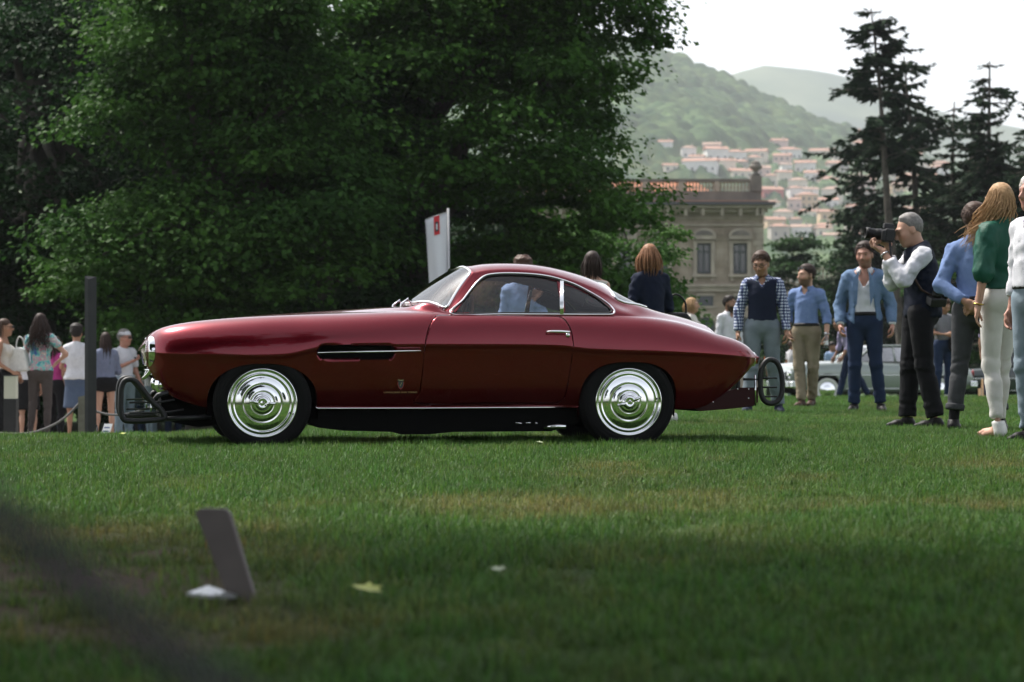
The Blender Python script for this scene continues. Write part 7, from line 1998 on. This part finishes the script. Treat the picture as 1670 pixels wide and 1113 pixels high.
# bottle and leaflet left at the foot of the stele
x = W(155, 585, 27.6).x; b1 = empty('water_bottle', (x, 27.6, GZ(x, 27.6)), 0, 'clear water bottle standing on the ground by the steel stele', 'bottle')
MB().lathe([(.001, 0), (.034, .003), (.036, .02), (.035, .15), (.028, .18), (.013, .21), (.0125, .225)], 16).build('bottle_body', M['bottle_plastic'], b1, True); MB().lathe([(.0145, .22), (.0145, .24), (.001, .242)], 12).build('bottle_cap', M['paper_white'], b1, True)
x = W(168, 585, 27.5).x; lf = empty('leaflet', (x, 27.5, GZ(x, 27.5)), R(-12), 'printed white and blue leaflet propped up beside the bottle', 'leaflet')
o = MB().add([(-.05, 0, 0), (.05, 0, 0), (.085, .08, .20), (-.015, .08, .20)], [(0, 1, 2, 3)]).build('sheet', M['paper_white'], lf); o.modifiers.new('t', 'SOLIDIFY').thickness = .003
M['print_blue'] = mat('print_blue', (.10, .14, .30), .6)
for k in range(4):
    z_ = .03 + .04 * k; MB().add([(-.035 + .17*z_, z_ * .4 - .004, z_), (.03 + .17*z_, z_ * .4 - .004, z_), (.033 + .17*z_, z_ * .4, z_ + .014), (-.032 + .17*z_, z_ * .4, z_ + .014)], [(0, 1, 2, 3)]).build('print_line', M['print_blue'], lf)
# white banner on its pole
x = W(731, 585, 40).x; bn = empty('banner', (x, 40, GZ(x, 40)), 0, 'tall white banner with red emblem panel on a pale pole behind the windscreen', 'banner')
gz = GZ(x, 40); zt = W(0, 340, 40).z - gz
M['pole_grey'] = mat('pole_grey', (.45, .45, .46), .4, .3); M['banner_white'] = mat('banner_white', (.74, .75, .80), .8, noise=(1.5, (.66, .68, .75), .3)); M['banner_red'] = mat('banner_red', (.55, .02, .03), .7); M['emblem_black'] = mat('emblem_black', (.03, .03, .035), .6)
MB().tube([(.02, 0, 0), (.0, 0, zt)], .020, 10).build('pole', M['pole_grey'], bn, True); MB().tube([(0, 0, zt - .06), (-.36, 0, zt - .18)], .010, 6).build('top_rod', M['pole_grey'], bn, True)
nv, nh = 24, 10; vs = []; fs = []
for i in range(nv + 1):
    t = i / nv; z_ = zt - .07 - t * 2.2
    for j in range(nh + 1):
        u = j / nh; wd = .37 - .13 * t
        vs.append((-.012 - u * wd, .03 * math.sin(u * 7 + t * 3) * (.3 + t), z_ - .12 * u * (1 - t)))
for i in range(nv):
    for j in range(nh): a = i * (nh + 1) + j; fs.append((a, a + 1, a + nh + 2, a + nh + 1))
cl = mesh_obj('cloth', vs, fs, M['banner_white'], bn); cl.modifiers.new('t', 'SOLIDIFY').thickness = .004
def on_b(u0, u1, t0, t1, name, m_, off_):
    vs = []
    for (u, t) in ((u0, t0), (u1, t0), (u1, t1), (u0, t1)):
        wd = .37 - .13 * t; vs.append((-.012 - u * wd, .03 * math.sin(u * 7 + t * 3) * (.3 + t) - off_, zt - .07 - t * 2.2 - .12 * u * (1 - t)))
    return mesh_obj(name, vs, [(0, 1, 2, 3)], m_, cl, False)
on_b(.36, .62, .0, .145, 'emblem_panel', M['banner_red'], .012); on_b(.42, .56, .045, .120, 'emblem', M['emblem_black'], .016); on_b(.46, .52, .06, .105, 'emblem_mark', M['banner_white'], .020)
M['cardboard'] = mat('cardboard', (.34, .22, .12), .9)
for (a, b_, c_, d_, lab) in ((1600, 1622, 634, 650, 'lower tan cardboard box on the grass behind the white jeans'), (1605, 1625, 618, 633.6, 'upper tan cardboard box stacked behind the white jeans')):
    p0 = W((a + b_) / 2, d_, 47); w_ = (b_ - a) * 47 / FPX / 2; h_ = (d_ - c_) * 47 / FPX
    bxo = empty('cardboard_box', p0, R(15), lab, 'box', 'cardboard boxes behind the crowd'); MB().box(-w_, w_, -.15, .15, 0, h_).build('carton', M['cardboard'], bxo); MB().box(-w_ - .003, w_ + .003, -.02, .02, .002, h_ + .002).build('tape', M['wood_post'], bxo)

# ------------------------------------------------------------------ parked cars further back
M['pale_silver'] = mat('pale_silver_paint', (.25, .285, .265), .30, .3, coat=1.0); M['dark_paint'] = mat('dark_green_paint', (.02, .03, .03), .3, .1, coat=1.0); M['whitewall'] = mat('whitewall', (.70, .69, .66), .7); M['cabin_dark'] = mat('cabin_dark', (.03, .03, .035), .8)
def saloon(name, loc, rz, paint, label, white=True):
    """1950s saloon, nose towards -x, lofted from sections"""
    t = empty(name, loc, rz, label, 'car')
    xs = np.linspace(-2.45, 2.45, 90)
    ip = lambda a, b: pchip(a, b, xs)
    zt_ = ip([-2.45, -2.40, -2.2, -1.5, -.85, 0, 1.2, 1.9, 2.3, 2.45], [.70, .86, .96, 1.01, 1.03, 1.00, .99, .95, .86, .62]); zb_ = ip([-2.45, -2.2, -1.5, 0, 1.6, 2.3, 2.45], [.42, .33, .28, .26, .28, .36, .48]); hw = ip([-2.45, -2.38, -2.1, -1.4, 0, 1.4, 2.1, 2.38, 2.45], [.62, .78, .87, .90, .91, .90, .86, .76, .60])
    V = []
    for x_, a, b, w in zip(xs, zb_, zt_, hw):
        m_ = a + (b - a) * .62
        sec = [(w * .86, a), (w * .96, a + .06), (w * .995, a + (b-a) * .35), (w, m_), (w * .985, m_ + (b - m_) * .45), (w * .93, m_ + (b - m_) * .85), (w * .80, b), (w * .5, b + .02), (0, b + .03)]
        sec = catmull([(0, y_, z_) for y_, z_ in sec], 4)
        V.append([(x_, -p[1], p[2]) for p in sec] + [(x_, p[1], p[2]) for p in sec[::-1][1:]])
    V = np.array(V); n1, n2 = V.shape[:2]; g = np.arange(n1 * n2).reshape(n1, n2); q = np.stack([g[:-1,:-1], g[1:,:-1], g[1:,1:], g[:-1,1:]], -1)
    cen = .25 * (V[:-1,:-1] + V[1:,:-1] + V[:-1,1:] + V[1:,1:])
    hole = np.zeros(q.shape[:2], bool)
    for wx in (-1.52, 1.42): hole |= (np.hypot(cen[..., 0] - wx, cen[..., 2] - .33) < .40) & (np.abs(cen[..., 1]) > .6)
    fs = [tuple(f_) for f_ in q[~hole].reshape(-1, 4)]; fs += [tuple(g[0][::-1]), tuple(g[-1])]
    mesh_obj('body', V.reshape(-1, 3), fs, M[paint], t)
    MB().box(-2.2, 2.2, -.72, .72, .24, .60).build('chassis', M['underbody'], t)
    # greenhouse
    prof = [(-.80, 1.02), (-.28, 1.36), (-.05, 1.41), (.55, 1.42), (1.05, 1.37), (1.60, 1.02)]
    pf = catmull([(a, 0, b) for a, b in prof], 4); n = len(pf)
    def ywid(z): return .80 - .26 * max(0, (z - 1.0)) / .5
    vs = [(p.x, -ywid(p.z) * .985, p.z) for p in pf] + [(p.x, 0, p.z + .025 * (p.z > 1.2)) for p in pf] + [(p.x, ywid(p.z) * .985, p.z) for p in pf]
    roofi = [i for i in range(n - 1) if pf[i].z > 1.33 and pf[i + 1].z > 1.33]
    fr = []; fg = []
    for i in range(n - 1):
        for k in (0, 1):
            (fr if i in roofi else fg).append((k*n + i, k*n + i + 1, (k+1)*n + i + 1, (k+1)*n + i))
    mesh_obj('roof', vs, fr, M[paint], t); mesh_obj('screen', vs, fg, M['car_glass'], t, False)
    for s_ in (-1, 1):
        for (a, b) in ((-.62, .28), (.34, 1.30)):
            top_ = lambda x_: float(np.interp(x_, [p.x for p in pf], [p.z for p in pf])) - .05
            pts = [(a, 1.03), (b, 1.03)] + [(x_, max(1.04, top_(x_))) for x_ in np.linspace(b, a, 8)]
            mesh_obj('side_window', [(x_, s_ * (ywid(z_) - .004), z_) for x_, z_ in pts], [tuple(range(len(pts)))[::s_]], M['car_glass'], t, False)
        MB().tube([(p.x, s_ * ywid(p.z), p.z) for p in pf], .022, 6).build('roof_rail', M[paint], t, True); MB().tube([(.31, s_ * .80, 1.02), (.31, s_ * .59, 1.39)], .022, 6).build('pillar', M[paint], t, True)
        MB().tube([(-2.30, s_ * .845, .70), (-1.5, s_ * .908, .70), (0, s_ * .918, .69), (1.4, s_ * .908, .69), (2.2, s_ * .85, .68)], .012, 6).build('side_strip', M['chrome'], t, True); MB().tube([(-1.05, s_ * .895, .36), (1.0, s_ * .90, .36)], .012, 6).build('sill_strip', M['chrome'], t, True)
        for zz, rr in ((.74, .075), (.62, .055)):
            hl = MB(); hl.lathe([(.001, .05), (rr * .6, .04), (rr, .0), (rr * 1.2, -.01), (rr * 1.2, -.08)], 18); mm = Matrix.Translation((-2.40, s_ * .66, zz)) @ Matrix.Rotation(R(-90), 4, 'Y'); hl.v = [tuple(mm @ Vector(p)) for p in hl.v]; hl.build('headlight', M['chrome'], t, True)
        tlm = MB().ell((2.43, s_ * .66, .74), (.03, .06, .09), 12, 8).build('tail_light', M['red_lens'], t, True)
        for wx in (-1.52, 1.42):
            w_ = empty('wheel', (wx, s_ * .80, .33)); w_.parent = t; w_.rotation_euler = (0, 0, 0 if s_ < 0 else math.pi)
            MB().lathe([(.20, -.06), (.24, -.085), (.30, -.085), (.325, -.05), (.33, 0), (.325, .05), (.30, .08), (.20, .06)], 40, 'y').build('tyre', M['tyre'], w_, True)
            if white: MB().lathe([(.205, -.072), (.225, -.088), (.285, -.0885), (.295, -.087)], 40, 'y').build('whitewall_band', M['whitewall'], w_, True)
            MB().lathe([(.21, -.07), (.20, -.085), (.15, -.075), (.12, -.09), (.06, -.105), (.0, -.11)], 40, 'y').build('hubcap', M['chrome'], w_, True)
    for xx, sgn_ in ((-2.50, -1), (2.50, 1)):
        pts = catmull([(xx - sgn_ * .25, -.93, .47), (xx - sgn_ * .04, -.80, .47), (xx, 0, .47), (xx - sgn_ * .04, .80, .47), (xx - sgn_ * .25, .93, .47)], 6); mbb = MB()
        for dz_ in (-.045, 0, .045): mbb.tube([p + Vector((0, 0, dz_)) for p in pts], .032, 8)
        mbb.build('bumper', M['chrome'], t, True)
    gr = MB().box(-2.455, -2.42, -.50, .50, .56, .78).build('grille', M['cabin_dark'], t)
    for k in range(4): MB().tube([(-2.46, -.50, .58 + .06 * k), (-2.475, 0, .58 + .06 * k), (-2.46, .50, .58 + .06 * k)], .010, 6).build('grille_bar', M['chrome'], gr, True)
    MB().box(-.6, 1.2, -.70, .70, .55, .92).build('interior', M['cabin_dark'], t)
    return t
xx = W(1340, 0, 60).x + 1.52 * math.cos(R(14)) - .8 * math.sin(R(14))
saloon('parked_saloon', (xx, 60.3, GZ(xx, 60) + .0), R(14), 'pale_silver', 'pale silver green old saloon with whitewall tyres parked behind the men on the right')
xx = W(1560, 0, 66).x + 2.4
saloon('parked_saloon', (xx, 66, GZ(xx, 66)), R(170), 'dark_paint', 'dark old car with chrome bumper parked behind the photographer', False)
